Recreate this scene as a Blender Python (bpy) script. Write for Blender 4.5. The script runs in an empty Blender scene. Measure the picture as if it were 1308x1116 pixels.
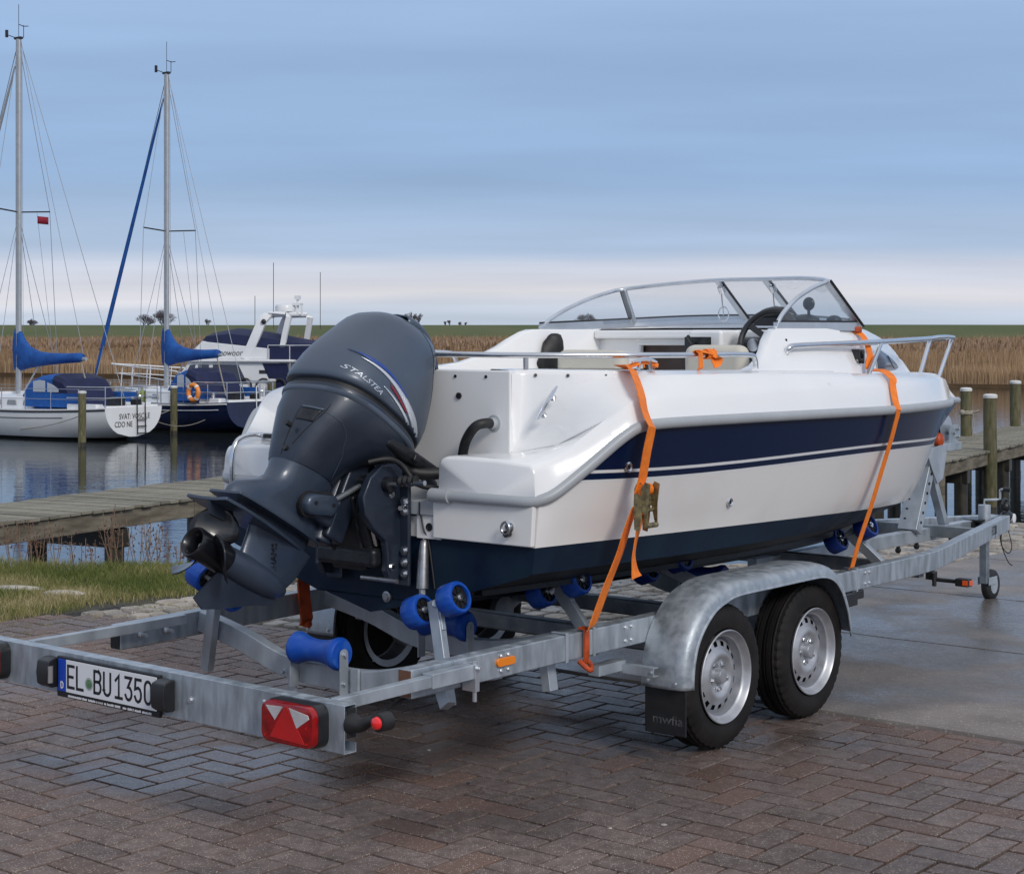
import bpy, bmesh, math, random
from mathutils import Vector, Matrix, noise
from math import sin, cos, pi, radians, sqrt, atan2
S = bpy.context.scene
COL = S.collection
R = random.Random(7)

# ---------------------------------------------------------------- camera, sky, sun, exposure
CAMZ = 1.666
cd = bpy.data.cameras.new('camera')
cam = bpy.data.objects.new('camera', cd); COL.objects.link(cam)
cam.location = (0, 0, CAMZ); cam.rotation_euler = (radians(90), 0, 0)
cd.sensor_width = 36; cd.lens = 59.56; cd.shift_y = -0.0979
cd.clip_start = 0.1; cd.clip_end = 6000
S.camera = cam
SUN_EL, SUN_AZ = radians(33), radians(152)      # azimuth clockwise from +Y: behind the camera, to its right
W = bpy.data.worlds.new('World'); S.world = W; W.use_nodes = True
nt = W.node_tree; N = nt.nodes; L = nt.links
for n in list(N): N.remove(n)
def nn(t, **k):
    n = N.new(t)
    for a, b in k.items(): setattr(n, a, b)
    return n
out = nn('ShaderNodeOutputWorld'); bg = nn('ShaderNodeBackground')
sky = nn('ShaderNodeTexSky', sky_type='NISHITA', sun_disc=False)
sky.sun_elevation = SUN_EL; sky.sun_rotation = SUN_AZ; sky.altitude = 0; sky.dust_density = 2.0
bg.inputs['Strength'].default_value = 0.1
tc = nn('ShaderNodeTexCoord'); sep = nn('ShaderNodeSeparateXYZ')
L.new(tc.outputs['Generated'], sep.inputs[0])
# cloud deck: colour by elevation (z of the direction), broken by stretched noise
def mathn(op, a, b=None, clamp=False):
    n = nn('ShaderNodeMath', operation=op); n.use_clamp = clamp
    for i, v in enumerate((a, b)):
        if v is None: continue
        if isinstance(v, (int, float)): n.inputs[i].default_value = v
        else: L.new(v, n.inputs[i])
    return n.outputs[0]
zc = mathn('MAXIMUM', sep.outputs['Z'], 0.0)
# layers seen in perspective: x/(z+k), y/(z+k)
den = mathn('ADD', zc, 0.10)
px = mathn('DIVIDE', sep.outputs['X'], den); py = mathn('DIVIDE', sep.outputs['Y'], den)
cmb = nn('ShaderNodeCombineXYZ'); L.new(px, cmb.inputs[0]); L.new(py, cmb.inputs[1])
mp = nn('ShaderNodeMapping'); L.new(cmb.outputs[0], mp.inputs[0])
mp.inputs['Scale'].default_value = (0.55, 1.3, 1); mp.inputs['Rotation'].default_value = (0, 0, radians(-10)); mp.inputs['Location'].default_value = (3.1, 1.7, 0)
nz = nn('ShaderNodeTexNoise'); nz.inputs['Scale'].default_value = 1.0; nz.inputs['Detail'].default_value = 5; nz.inputs['Roughness'].default_value = 0.5
L.new(mp.outputs[0], nz.inputs['Vector'])
mp2 = nn('ShaderNodeMapping'); L.new(tc.outputs['Generated'], mp2.inputs[0]); mp2.inputs['Scale'].default_value = (2.4, 2.4, 30); mp2.inputs['Rotation'].default_value = (0, radians(3), 0)
nz2 = nn('ShaderNodeTexNoise'); nz2.inputs['Scale'].default_value = 1.0; nz2.inputs['Detail'].default_value = 4; nz2.inputs['Roughness'].default_value = 0.45
L.new(mp2.outputs[0], nz2.inputs['Vector'])
zz = mathn('ADD', sep.outputs['Z'], mathn('MULTIPLY', mathn('SUBTRACT', nz2.outputs['Fac'], 0.5), 0.030))
ramp = nn('ShaderNodeValToRGB'); cr = ramp.color_ramp; cr.interpolation = 'EASE'
stops = [(0.000, (.49, .57, .70)), (0.012, (.53, .60, .72)), (0.024, (.70, .70, .76)), (0.036, (.60, .63, .74)), (0.055, (.36, .47, .66)), (0.095, (.265, .40, .635)),
         (0.14, (.28, .415, .65)), (0.20, (.31, .44, .67)), (0.32, (.42, .50, .66)), (0.6, (.56, .60, .68)), (1.0, (.64, .67, .73))]
while len(cr.elements) < len(stops): cr.elements.new(0.5)
for e, (p, c) in zip(cr.elements, stops): e.position = p; e.color = (*c, 1)
L.new(zz, ramp.inputs[0])
mot = mathn('ADD', 0.79, mathn('MULTIPLY', nz.outputs['Fac'], 0.42))
mot2 = mathn('ADD', 0.87, mathn('MULTIPLY', nz2.outputs['Fac'], 0.26))
mm = mathn('MULTIPLY', mot, mot2)
mm = mathn('MULTIPLY', mm, 10.6)
vm = nn('ShaderNodeVectorMath', operation='SCALE'); L.new(ramp.outputs[0], vm.inputs[0]); L.new(mm, vm.inputs['Scale'])
mix = nn('ShaderNodeMix', data_type='RGBA'); mix.inputs['Factor'].default_value = 0.86
L.new(sky.outputs[0], mix.inputs['A']); L.new(vm.outputs[0], mix.inputs['B'])
L.new(mix.outputs['Result'], bg.inputs['Color']); L.new(bg.outputs[0], out.inputs[0])
sl = bpy.data.lights.new('sun', 'SUN'); sl.energy = 1.5; sl.angle = radians(14); sl.color = (1.0, .95, .88)
so = bpy.data.objects.new('sun', sl); COL.objects.link(so)
sd = Vector((sin(SUN_AZ) * cos(SUN_EL), cos(SUN_AZ) * cos(SUN_EL), sin(SUN_EL)))
so.rotation_euler = sd.to_track_quat('Z', 'Y').to_euler(); so.location = sd * 50
S.view_settings.view_transform = 'Standard'; S.view_settings.look = 'None'
S.view_settings.exposure = 0.10; S.view_settings.gamma = 1; S.view_settings.use_curve_mapping = False
S.render.engine = 'CYCLES'
S.cycles.max_bounces = 8; S.cycles.transparent_max_bounces = 16

# ---------------------------------------------------------------- helpers
def tag(o, label=None, cat=None, group=None, kind=None):
    if label: o['label'] = label
    if cat: o['category'] = cat
    if group: o['group'] = group
    if kind: o['kind'] = kind
    return o
def empty(name, loc=(0, 0, 0), rz=0, parent=None):
    o = bpy.data.objects.new(name, None); COL.objects.link(o); o.location = loc; o.rotation_euler = (0, 0, rz)
    o.empty_display_size = .1
    if parent: o.parent = parent
    return o
MATS = {}
def mat(name, col, rough=.5, metal=0, var=0, vscale=8, bump=0, bscale=60, spec=.5, coat=0, trans=0, col2=None, stretch=(1, 1, 1), rvar=0, alpha=1, emit=None, detail=5, objvar=0, ramp=(.35, .65), coords='Object'):
    """principled material; var = value mottling, col2 = second colour blended by noise, objvar = per-object value change"""
    m = bpy.data.materials.new(name); m.use_nodes = True; MATS[name] = m
    t = m.node_tree; b = t.nodes['Principled BSDF']
    b.inputs['Base Color'].default_value = (*col, 1); b.inputs['Roughness'].default_value = rough; b.inputs['Metallic'].default_value = metal
    b.inputs['Specular IOR Level'].default_value = spec; b.inputs['Coat Weight'].default_value = coat; b.inputs['Coat Roughness'].default_value = .08
    b.inputs['Transmission Weight'].default_value = trans; b.inputs['Alpha'].default_value = alpha
    if emit: b.inputs['Emission Color'].default_value = (*emit[0], 1); b.inputs['Emission Strength'].default_value = emit[1]
    if var or col2 or bump or rvar or objvar:
        c = t.nodes.new('ShaderNodeTexCoord'); mpn = t.nodes.new('ShaderNodeMapping'); t.links.new(c.outputs[coords], mpn.inputs[0]); mpn.inputs['Scale'].default_value = stretch
        n1 = t.nodes.new('ShaderNodeTexNoise'); n1.inputs['Scale'].default_value = vscale; n1.inputs['Detail'].default_value = detail; t.links.new(mpn.outputs[0], n1.inputs['Vector'])
        mr = t.nodes.new('ShaderNodeMapRange'); mr.inputs[1].default_value = ramp[0]; mr.inputs[2].default_value = ramp[1]; t.links.new(n1.outputs['Fac'], mr.inputs[0])
        mx = t.nodes.new('ShaderNodeMix'); mx.data_type = 'RGBA'; t.links.new(mr.outputs[0], mx.inputs['Factor'])
        c2 = col2 if col2 else tuple(min(1, x * (1 + var)) for x in col); c1 = col if col2 else tuple(x * (1 - var) for x in col)
        mx.inputs['A'].default_value = (*c1, 1); mx.inputs['B'].default_value = (*c2, 1)
        res = mx.outputs['Result']
        if objvar:
            oi = t.nodes.new('ShaderNodeObjectInfo'); mv = t.nodes.new('ShaderNodeMapRange'); t.links.new(oi.outputs['Random'], mv.inputs[0])
            mv.inputs[3].default_value = 1 - objvar; mv.inputs[4].default_value = 1 + objvar
            vs = t.nodes.new('ShaderNodeVectorMath'); vs.operation = 'SCALE'; t.links.new(res, vs.inputs[0]); t.links.new(mv.outputs[0], vs.inputs['Scale']); res = vs.outputs[0]
        t.links.new(res, b.inputs['Base Color'])
        if rvar:
            rr = t.nodes.new('ShaderNodeMapRange'); t.links.new(mr.outputs[0], rr.inputs[0]); rr.inputs[3].default_value = max(.02, rough - rvar); rr.inputs[4].default_value = min(1, rough + rvar)
            t.links.new(rr.outputs[0], b.inputs['Roughness'])
        if bump:
            n2 = t.nodes.new('ShaderNodeTexNoise'); n2.inputs['Scale'].default_value = bscale; n2.inputs['Detail'].default_value = 4; t.links.new(mpn.outputs[0], n2.inputs['Vector'])
            bp = t.nodes.new('ShaderNodeBump'); bp.inputs['Strength'].default_value = bump; bp.inputs['Distance'].default_value = .01; t.links.new(n2.outputs['Fac'], bp.inputs['Height']); t.links.new(bp.outputs[0], b.inputs['Normal'])
    return m
def V(*a): return Vector(a)
class MB:
    """collects faces; build() links them as ONE mesh object"""
    def __init__(s): s.v = []; s.f = []; s.mi = []; s.cur = 0
    def add(s, vs, fs):
        k = len(s.v); s.v += [tuple(p) for p in vs]; s.f += [tuple(i + k for i in f) for f in fs]; s.mi += [s.cur] * len(fs); return s
    def hexa(s, p):      # 8 points: bottom 4 ccw, top 4 ccw
        return s.add(p, [(3, 2, 1, 0), (4, 5, 6, 7), (0, 1, 5, 4), (1, 2, 6, 5), (2, 3, 7, 6), (3, 0, 4, 7)])
    def box(s, a, b):
        (x0, x1), (y0, y1), (z0, z1) = [sorted((a[i], b[i])) for i in range(3)]
        return s.hexa([(x0, y0, z0), (x1, y0, z0), (x1, y1, z0), (x0, y1, z0), (x0, y0, z1), (x1, y0, z1), (x1, y1, z1), (x0, y1, z1)])
    def beam(s, a, b, w, h, up=(0, 0, 1), w2=None, h2=None):      # rectangular bar from a to b, w sideways, h along up
        a, b = Vector(a), Vector(b); d = (b - a).normalized(); side = d.cross(Vector(up)).normalized(); u = side.cross(d).normalized()
        w2 = w if w2 is None else w2; h2 = h if h2 is None else h2
        def ring(c, w, h): return [c - side * w / 2 - u * h / 2, c + side * w / 2 - u * h / 2, c + side * w / 2 + u * h / 2, c - side * w / 2 + u * h / 2]
        r = ring(a, w, h) + ring(b, w2, h2)
        return s.add(r, [(0, 1, 2, 3), (7, 6, 5, 4), (1, 0, 4, 5), (2, 1, 5, 6), (3, 2, 6, 7), (0, 3, 7, 4)])
    def rings(s, rs, cap=True, closed=False):
        n = len(rs[0]); k = len(s.v); fs = []
        for r in rs: s.v += [tuple(p) for p in r]
        m = len(rs)
        for i in range(m if closed else m - 1):
            j = (i + 1) % m
            for q in range(n):
                q2 = (q + 1) % n; fs.append((k + i * n + q, k + i * n + q2, k + j * n + q2, k + j * n + q))
        if cap and not closed: fs += [tuple(k + q for q in range(n))[::-1], tuple(k + (m - 1) * n + q for q in range(n))]
        s.f += fs; s.mi += [s.cur] * len(fs); return s
    def grid(s, rows):       # open sheet from rows of points
        n = len(rows[0]); k = len(s.v)
        for r in rows: s.v += [tuple(p) for p in r]
        for i in range(len(rows) - 1):
            for q in range(n - 1): s.f.append((k + i * n + q, k + i * n + q + 1, k + (i + 1) * n + q + 1, k + (i + 1) * n + q)); s.mi.append(s.cur)
        return s
    def tube(s, pts, r, n=8, closed=False, r2=None, prof=None, up=None):
        pts = [Vector(p) for p in pts]; m = len(pts); rs = []; prev = None
        for i, p in enumerate(pts):
            if closed: d = pts[(i + 1) % m] - pts[i - 1]
            else: d = pts[min(i + 1, m - 1)] - pts[max(i - 1, 0)]
            d.normalize()
            if prev is None:
                uu = Vector(up) if up else (Vector((0, 0, 1)) if abs(d.z) < .9 else Vector((1, 0, 0)))
                a = d.cross(uu).normalized()
            else:
                a = prev - d * prev.dot(d); a.normalize()
            if up: a = d.cross(Vector(up)).normalized()
            prev = a; b = a.cross(d).normalized()
            rr = r if r2 is None else r + (r2 - r) * i / (m - 1)
            if isinstance(r, (list, tuple)): rr = r[i]
            if prof: rs.append([p + a * x + b * y for x, y in prof])
            else: rs.append([p + (a * cos(t) + b * sin(t)) * rr for t in [2 * pi * q / n for q in range(n)]])
        return s.rings(rs, cap=not closed, closed=closed)
    def cyl(s, a, b, r, n=16, r2=None): return s.tube([a, b], r, n, r2=r2 if r2 is not None else r)
    def lathe(s, c, axis, prof, n=32, cap=True):     # prof: (distance along axis, radius)
        c = Vector(c); ax = Vector(axis).normalized(); a = ax.orthogonal().normalized(); b = ax.cross(a)
        return s.rings([[c + ax * d + (a * cos(t) + b * sin(t)) * max(r, 1e-4) for t in [2 * pi * q / n for q in range(n)]] for d, r in prof], cap=cap)
    def ball(s, c, r, n=12, m=8, sc=(1, 1, 1)):
        c = Vector(c); rs = []
        for i in range(m + 1):
            t = pi * i / m; rs.append([c + Vector((cos(q) * sin(t) * r * sc[0], sin(q) * sin(t) * r * sc[1], cos(t) * r * sc[2])) if 0 < i < m else c + Vector((cos(q) * 1e-4, sin(q) * 1e-4, cos(t) * r * sc[2])) for q in [2 * pi * j / n for j in range(n)]])
        return s.rings(rs)
    def prism(s, poly, y0, y1, ax='y'):      # polygon (a,b) extruded along ax
        f = {'y': lambda a, b, c: (a, c, b), 'x': lambda a, b, c: (c, a, b), 'z': lambda a, b, c: (a, b, c)}[ax]
        return s.rings([[f(a, b, y0) for a, b in poly], [f(a, b, y1) for a, b in poly]])
    def ribbon(s, pts, w, t, side=None):      # flat strap along pts; side = width direction
        pts = [Vector(p) for p in pts]; rs = []
        for i, p in enumerate(pts):
            d = (pts[min(i + 1, len(pts) - 1)] - pts[max(i - 1, 0)]).normalized()
            sd = Vector(side[i] if isinstance(side, list) else side); sd = (sd - d * sd.dot(d)).normalized(); nn_ = d.cross(sd)
            rs.append([p - sd * w / 2 - nn_ * t / 2, p + sd * w / 2 - nn_ * t / 2, p + sd * w / 2 + nn_ * t / 2, p - sd * w / 2 + nn_ * t / 2])
        return s.rings(rs)
    def build(s, name, m, parent=None, smooth=35, bevel=0, seg=2, loc=None, rot=None, label=None):
        me = bpy.data.meshes.new(name); me.from_pydata(s.v, [], s.f)
        ms = m if isinstance(m, (list, tuple)) else [m]
        for x in ms: me.materials.append(MATS[x] if isinstance(x, str) else x)
        if len(ms) > 1: me.polygons.foreach_set('material_index', s.mi)
        bm = bmesh.new(); bm.from_mesh(me); bmesh.ops.recalc_face_normals(bm, faces=bm.faces); bm.to_mesh(me); bm.free()
        o = bpy.data.objects.new(name, me); COL.objects.link(o)
        if smooth: me.shade_smooth(); me.set_sharp_from_angle(angle=radians(smooth))
        if bevel:
            md = o.modifiers.new('bevel', 'BEVEL'); md.width = bevel; md.segments = seg; md.limit_method = 'ANGLE'; md.angle_limit = radians(40); md.harden_normals = True
        if parent: o.parent = parent
        if loc: o.location = loc
        if rot: o.rotation_euler = rot
        if label: o['label'] = label
        return o
def copy_tree(o, parent=None):
    c = o.copy(); COL.objects.link(c); c.parent = parent
    for ch in o.children: copy_tree(ch, c)
    return c
def interp(tab, x):      # piecewise smooth (catmull-rom-ish monotone linear) table lookup; tab rows (x, a, b, ...)
    if x <= tab[0][0]: return tab[0][1:]
    if x >= tab[-1][0]: return tab[-1][1:]
    for i in range(len(tab) - 1):
        if tab[i][0] <= x <= tab[i + 1][0]:
            h = tab[i + 1][0] - tab[i][0]; t = (x - tab[i][0]) / h; r = []
            for k in range(1, len(tab[0])):
                p0, p1 = tab[i][k], tab[i + 1][k]
                m0 = (p1 - tab[i - 1][k]) / (tab[i + 1][0] - tab[i - 1][0]) if i > 0 else (p1 - p0) / h
                m1 = (tab[i + 2][k] - p0) / (tab[i + 2][0] - tab[i][0]) if i + 2 < len(tab) else (p1 - p0) / h
                t2, t3 = t * t, t * t * t
                r.append((2 * t3 - 3 * t2 + 1) * p0 + (t3 - 2 * t2 + t) * m0 * h + (-2 * t3 + 3 * t2) * p1 + (t3 - t2) * m1 * h)
            return tuple(r)
def smooth_path(pts, n=6):
    pts = [Vector(p) for p in pts]; r = []
    for i in range(len(pts) - 1):
        p0, p1, p2, p3 = pts[max(i - 1, 0)], pts[i], pts[i + 1], pts[min(i + 2, len(pts) - 1)]
        for q in range(n):
            t = q / n; r.append(.5 * ((2 * p1) + (p2 - p0) * t + (2 * p0 - 5 * p1 + 4 * p2 - p3) * t * t + (3 * p1 - p0 - 3 * p2 + p3) * t ** 3))
    return r + [pts[-1]]
# trailer frame: u forward along the trailer, v towards its far side
TO = (-.514, 5.2); TA = atan2(.775, .632)
def w2t(x, y): dx, dy = x - TO[0], y - TO[1]; return (cos(TA) * dx + sin(TA) * dy, -sin(TA) * dx + cos(TA) * dy)
def t2w(u, v, z=0): return Vector((TO[0] + cos(TA) * u - sin(TA) * v, TO[1] + sin(TA) * u + cos(TA) * v, z))

# ---------------------------------------------------------------- materials
mat('galvanised', (.36, .40, .44), .48, .6, col2=(.50, .55, .60), vscale=12, bump=.08, bscale=60, rvar=.08, stretch=(1, 1, .5), detail=8)
mat('galvanised_spangle', (.31, .35, .39), .46, .6, col2=(.47, .52, .57), vscale=13, bump=.08, bscale=60, rvar=.1, stretch=(1.8, 1.8, .5), detail=10, ramp=(.36, .64))
mat('galvanised_sheet', (.31, .345, .38), .46, .55, col2=(.43, .47, .51), vscale=24, bump=.12, bscale=60, rvar=.10, detail=12, ramp=(.38, .64))
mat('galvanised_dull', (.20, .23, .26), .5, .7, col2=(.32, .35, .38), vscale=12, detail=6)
mat('white_gelcoat', (.80, .80, .80), .22, coat=.5, var=.015, vscale=3)
mat('hull_white', (.80, .785, .77), .25, coat=.4, col2=(.70, .66, .60), vscale=2.2, detail=8, ramp=(.5, .95))
mat('cream_vinyl', (.55, .52, .45), .5, var=.04, bump=.1, bscale=300)
mat('navy_stripe', (.0015, .011, .048), .22, spec=.22)
mat('antifoul', (.003, .010, .028), .5, col2=(.007, .020, .038), vscale=6, rvar=.12, bump=.05, bscale=40, spec=.22, detail=8)
mat('antifoul_dark', (.003, .004, .007), .45, col2=(.006, .008, .013), vscale=9, spec=.3)
mat('rub_rail', (.36, .38, .40), .4, var=.05, vscale=6)
mat('black_rubber', (.012, .012, .013), .55, var=.3, vscale=20)
mat('black_plastic', (.014, .015, .017), .35, var=.15, vscale=14)
mat('tyre_rubber', (.007, .0065, .0065), .66, vscale=9, bump=.15, bscale=120, col2=(.016, .013, .012), spec=.3)
mat('wheel_steel', (.42, .43, .46), .44, .6, var=.12, vscale=14, rvar=.08)
mat('dark_hole', (.004, .004, .004), .8)
mat('roller_blue', (.002, .065, .40), .45, col2=(.03, .12, .44), ramp=(.5, .85), detail=9, vscale=22, bump=.05, bscale=40)
mat('roller_navy', (.003, .03, .22), .45, var=.2, vscale=16)
mat('chrome', (.68, .69, .71), .2, 1.0, var=.05, vscale=10)
mat('aluminium', (.62, .65, .69), .32, .8, var=.06, vscale=8)
mat('strap_orange', (.95, .235, .014), .6, col2=(.80, .18, .012), vscale=30, bump=.35, bscale=240)
mat('hook_orange', (.42, .06, .01), .5, var=.3, vscale=20)
mat('ratchet_brass', (.34, .29, .14), .42, .6, col2=(.16, .12, .07), vscale=40)
mat('engine_grey', (.066, .088, .124), .38, .2, coat=.18, var=.05, vscale=5)
mat('engine_dark', (.017, .025, .042), .38, .2, coat=.2, col2=(.024, .034, .055), vscale=8, rvar=.06)
mat('engine_leg', (.034, .050, .080), .36, .2, coat=.25, col2=(.045, .063, .096), vscale=6, rvar=.06)
mat('engine_black', (.010, .012, .016), .38, .2, col2=(.022, .025, .030), vscale=30, bump=.15, bscale=120)
mat('propeller_black', (.008, .009, .013), .28, .2, coat=.2)
mat('bare_metal', (.35, .35, .36), .4, .9, var=.2, vscale=30)
mat('decal_silver', (.62, .66, .72), .3, .5)
mat('faded_print', (.13, .13, .13), .6, col2=(.03, .03, .03), vscale=30)
mat('decal_blue', (.02, .06, .28), .3)
mat('decal_red', (.22, .01, .03), .35)
mat('amber_lens', (.80, .22, .01), .2, coat=.5)
mat('orange_lens', (.75, .10, .02), .2, coat=.5)
mat('red_lens', (.20, .002, .003), .16, coat=.6, col2=(.34, .004, .006), vscale=40, spec=.3)
mat('red_reflector', (.50, .006, .005), .30, coat=.3, bump=.35, bscale=420, var=.08, spec=.3)
mat('clear_lens', (.55, .53, .54), .18, coat=.5, bump=.5, bscale=420, var=.15)
mat('bright_red_lens', (.85, .02, .02), .15, coat=.7)  # brighter red than the tail lens, by base colour alone
mat('plate_white', (.72, .73, .76), .3)
mat('plate_blue', (.004, .05, .42), .35)
mat('plate_black', (.008, .008, .012), .4)
mat('seal_green', (.10, .20, .10), .5, var=.3, vscale=60)
mat('lamp_glass', (.22, .21, .21), .2, coat=.4)
mat('seal_grey', (.38, .42, .40), .4)
mat('door_brown', (.060, .034, .026), .3, coat=.3, var=.1)
mat('rope', (.30, .27, .22), .9, var=.2, vscale=40)
mat('dark_line', (.03, .03, .035), .8)
mat('wire', (.34, .36, .39), .4, .5)
mat('boat_white', (.74, .75, .76), .32, var=.03, vscale=2, coat=.3)
mat('boat_navy', (.006, .012, .05), .25, coat=.4, var=.2, vscale=2)
mat('sail_blue', (.004, .055, .25), .8, col2=(.008, .095, .36), vscale=5, bump=.3, bscale=14)
mat('canvas_blue', (.006, .085, .34), .75, var=.12, vscale=6, bump=.2, bscale=12)
mat('canvas_navy', (.006, .011, .055), .75, var=.2, vscale=6, bump=.2, bscale=12)
mat('tinted_window', (.06, .07, .10), .22, spec=.5)
mat('pale_window', (.20, .21, .23), .15, spec=.8)
mat('vinyl_window', (.42, .46, .52), .12, spec=.7)
mat('mast_metal', (.42, .44, .46), .4, .4, var=.06, vscale=5)
mat('life_ring', (.80, .26, .04), .5, var=.15, vscale=20)
mat('flag_red', (.25, .01, .03), .8)
mat('fender_teal', (.01, .12, .20), .4)
mat('fender_green', (.22, .26, .04), .7)
mat('gold', (.4, .4, .42), .5)
mat('teak', (.12, .055, .03), .6, var=.2)
def glass_mat(name, tint, a, rough=.03):
    m = bpy.data.materials.new(name); m.use_nodes = True; MATS[name] = m; t = m.node_tree; n = t.nodes; n.clear()
    o = n.new('ShaderNodeOutputMaterial'); tr = n.new('ShaderNodeBsdfTransparent'); gl = n.new('ShaderNodeBsdfGlossy'); mx = n.new('ShaderNodeMixShader'); fr = n.new('ShaderNodeFresnel')
    df = n.new('ShaderNodeBsdfDiffuse'); df.inputs[0].default_value = (.5, .55, .6, 1); m2 = n.new('ShaderNodeMixShader'); m2.inputs[0].default_value = a
    tr.inputs[0].default_value = (*tint, 1); gl.inputs['Roughness'].default_value = rough; ge = n.new('ShaderNodeNewGeometry'); mi_ = n.new('ShaderNodeMapRange'); t.links.new(ge.outputs['Backfacing'], mi_.inputs[0]); mi_.inputs[3].default_value = 1.5; mi_.inputs[4].default_value = 1 / 1.5; t.links.new(mi_.outputs[0], fr.inputs[0])
    t.links.new(tr.outputs[0], m2.inputs[1]); t.links.new(df.outputs[0], m2.inputs[2])
    t.links.new(fr.outputs[0], mx.inputs[0]); t.links.new(m2.outputs[0], mx.inputs[1]); t.links.new(gl.outputs[0], mx.inputs[2]); t.links.new(mx.outputs[0], o.inputs[0])
glass_mat('windscreen_glass', (.88, .91, .94), .05)
# ================================================================ GROUND
def world_mat(name, c1, c2, c3, rough_dry, rough_wet, scale, wet_scale, agg=0, agg_col=(.4, .38, .35), bump=.3, bscale=120, tint=.0, wet_ramp=(.42, .58), wet_dark=.55, puddles=()):
    """surface in world coordinates: mottled colour, speckles of aggregate, damp patches that darken and gloss it"""
    m = bpy.data.materials.new(name); m.use_nodes = True; MATS[name] = m; t = m.node_tree; b = t.nodes['Principled BSDF']; lk = t.links.new; b.inputs['Specular IOR Level'].default_value = .36
    def nd(ty, **k):
        n = t.nodes.new(ty)
        for a, v in k.items(): setattr(n, a, v)
        return n
    g = nd('ShaderNodeNewGeometry')
    def noise_(sc, det=4, rough=.5, vec=None):
        n = nd('ShaderNodeTexNoise'); n.inputs['Scale'].default_value = sc; n.inputs['Detail'].default_value = det; n.inputs['Roughness'].default_value = rough; lk(vec or g.outputs['Position'], n.inputs['Vector']); return n.outputs['Fac']
    def mr(x, a, b_, c=0., d=1.):
        n = nd('ShaderNodeMapRange'); lk(x, n.inputs[0]); n.inputs[1].default_value = a; n.inputs[2].default_value = b_; n.inputs[3].default_value = c; n.inputs[4].default_value = d; return n.outputs[0]
    def mixc(f, a, b_):
        n = nd('ShaderNodeMix', data_type='RGBA')
        if isinstance(f, float): n.inputs['Factor'].default_value = f
        else: lk(f, n.inputs['Factor'])
        for s_, v in (('A', a), ('B', b_)):
            if isinstance(v, tuple): n.inputs[s_].default_value = (*v, 1)
            else: lk(v, n.inputs[s_])
        return n.outputs['Result']
    def mth(op, a, b_):
        n = nd('ShaderNodeMath', operation=op)
        for i, v in enumerate((a, b_)):
            if isinstance(v, float): n.inputs[i].default_value = v
            else: lk(v, n.inputs[i])
        return n.outputs[0]
    col = mixc(mr(noise_(scale), .35, .65), c1, c2)
    if tint:
        oi = nd('ShaderNodeObjectInfo'); at = nd('ShaderNodeAttribute', attribute_name='tint')
        fr = mth('FRACT', mth('ADD', oi.outputs['Random'], at.outputs['Fac']), 0.)
        col = mixc(mr(fr, .55, 1.), col, c3)
        vs = nd('ShaderNodeVectorMath', operation='SCALE'); lk(col, vs.inputs[0]); lk(mr(mth('FRACT', mth('MULTIPLY', fr, 7.13), 0.), 0., 1., 1 - tint, 1 + tint), vs.inputs['Scale']); col = vs.outputs[0]
    if agg:
        vo = nd('ShaderNodeTexVoronoi', feature='F1'); vo.inputs['Scale'].default_value = agg; lk(g.outputs['Position'], vo.inputs['Vector'])
        sepc = nd('ShaderNodeSeparateColor'); lk(vo.outputs['Color'], sepc.inputs[0])
        spk = mth('MULTIPLY', mr(vo.outputs['Distance'], .42, .30), mr(sepc.outputs[0], .70, .80))
        col = mixc(mth('MULTIPLY', spk, .75), col, agg_col)
    wn = noise_(wet_scale, 5, .55)
    wet = mr(wn, *wet_ramp)
    for (px_, py_, rx, ry, s_) in puddles:
        sub = nd('ShaderNodeVectorMath', operation='SUBTRACT'); lk(g.outputs['Position'], sub.inputs[0]); sub.inputs[1].default_value = (px_, py_, 0)
        mp_ = nd('ShaderNodeVectorMath', operation='DIVIDE'); lk(sub.outputs[0], mp_.inputs[0]); mp_.inputs[1].default_value = (rx, ry, 1)
        ln = nd('ShaderNodeVectorMath', operation='LENGTH'); lk(mp_.outputs[0], ln.inputs[0])
        dd = mth('ADD', ln.outputs['Value'], mth('MULTIPLY', mth('SUBTRACT', noise_(1.6, 5), .5), 2.2))
        if s_ > 0: wet = mth('MAXIMUM', wet, mr(dd, 1.1, .6, 0., s_))
        else: wet = mth('MULTIPLY', wet, mr(dd, .7, 1.3, 0., 1.))
    dark = nd('ShaderNodeVectorMath', operation='SCALE'); lk(col, dark.inputs[0]); lk(mr(wet, 0., 1., 1., wet_dark), dark.inputs['Scale'])
    lk(dark.outputs[0], b.inputs['Base Color']); lk(mth('ADD', mr(wet, 0., 1., rough_dry, rough_wet), mr(noise_(30.), .3, .7, -.06, .06)), b.inputs['Roughness'])
    bp = nd('ShaderNodeBump'); bp.inputs['Distance'].default_value = .004; lk(mr(wet, 0., 1., bump, bump * .35), bp.inputs['Strength']); lk(mth('ADD', noise_(bscale, 4, .6), mth('MULTIPLY', noise_(9., 3), .8)), bp.inputs['Height']); lk(bp.outputs[0], b.inputs['Normal'])
    return m
PUD = [(-1.15, 6.55, .95, .45, 1.0), (-.2, 6.9, .9, .5, .7), (1.0, 8.3, 1.6, 1.1, .75), (.9, 6.4, 1.3, .8, .55)]
world_mat('brick_clay', (.135, .100, .088), (.205, .157, .140), (.170, .105, .082), .74, .20, 18, .8, agg=150, agg_col=(.58, .52, .45), bump=.9, bscale=170, tint=.16, puddles=PUD, wet_ramp=(.42, .66), wet_dark=.52)
world_mat('joint_sand', (.010, .009, .007), (.022, .019, .015), (.02, .02, .02), .9, .6, 30, .8, agg=200, bump=.6, wet_dark=.5, puddles=PUD)
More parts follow.
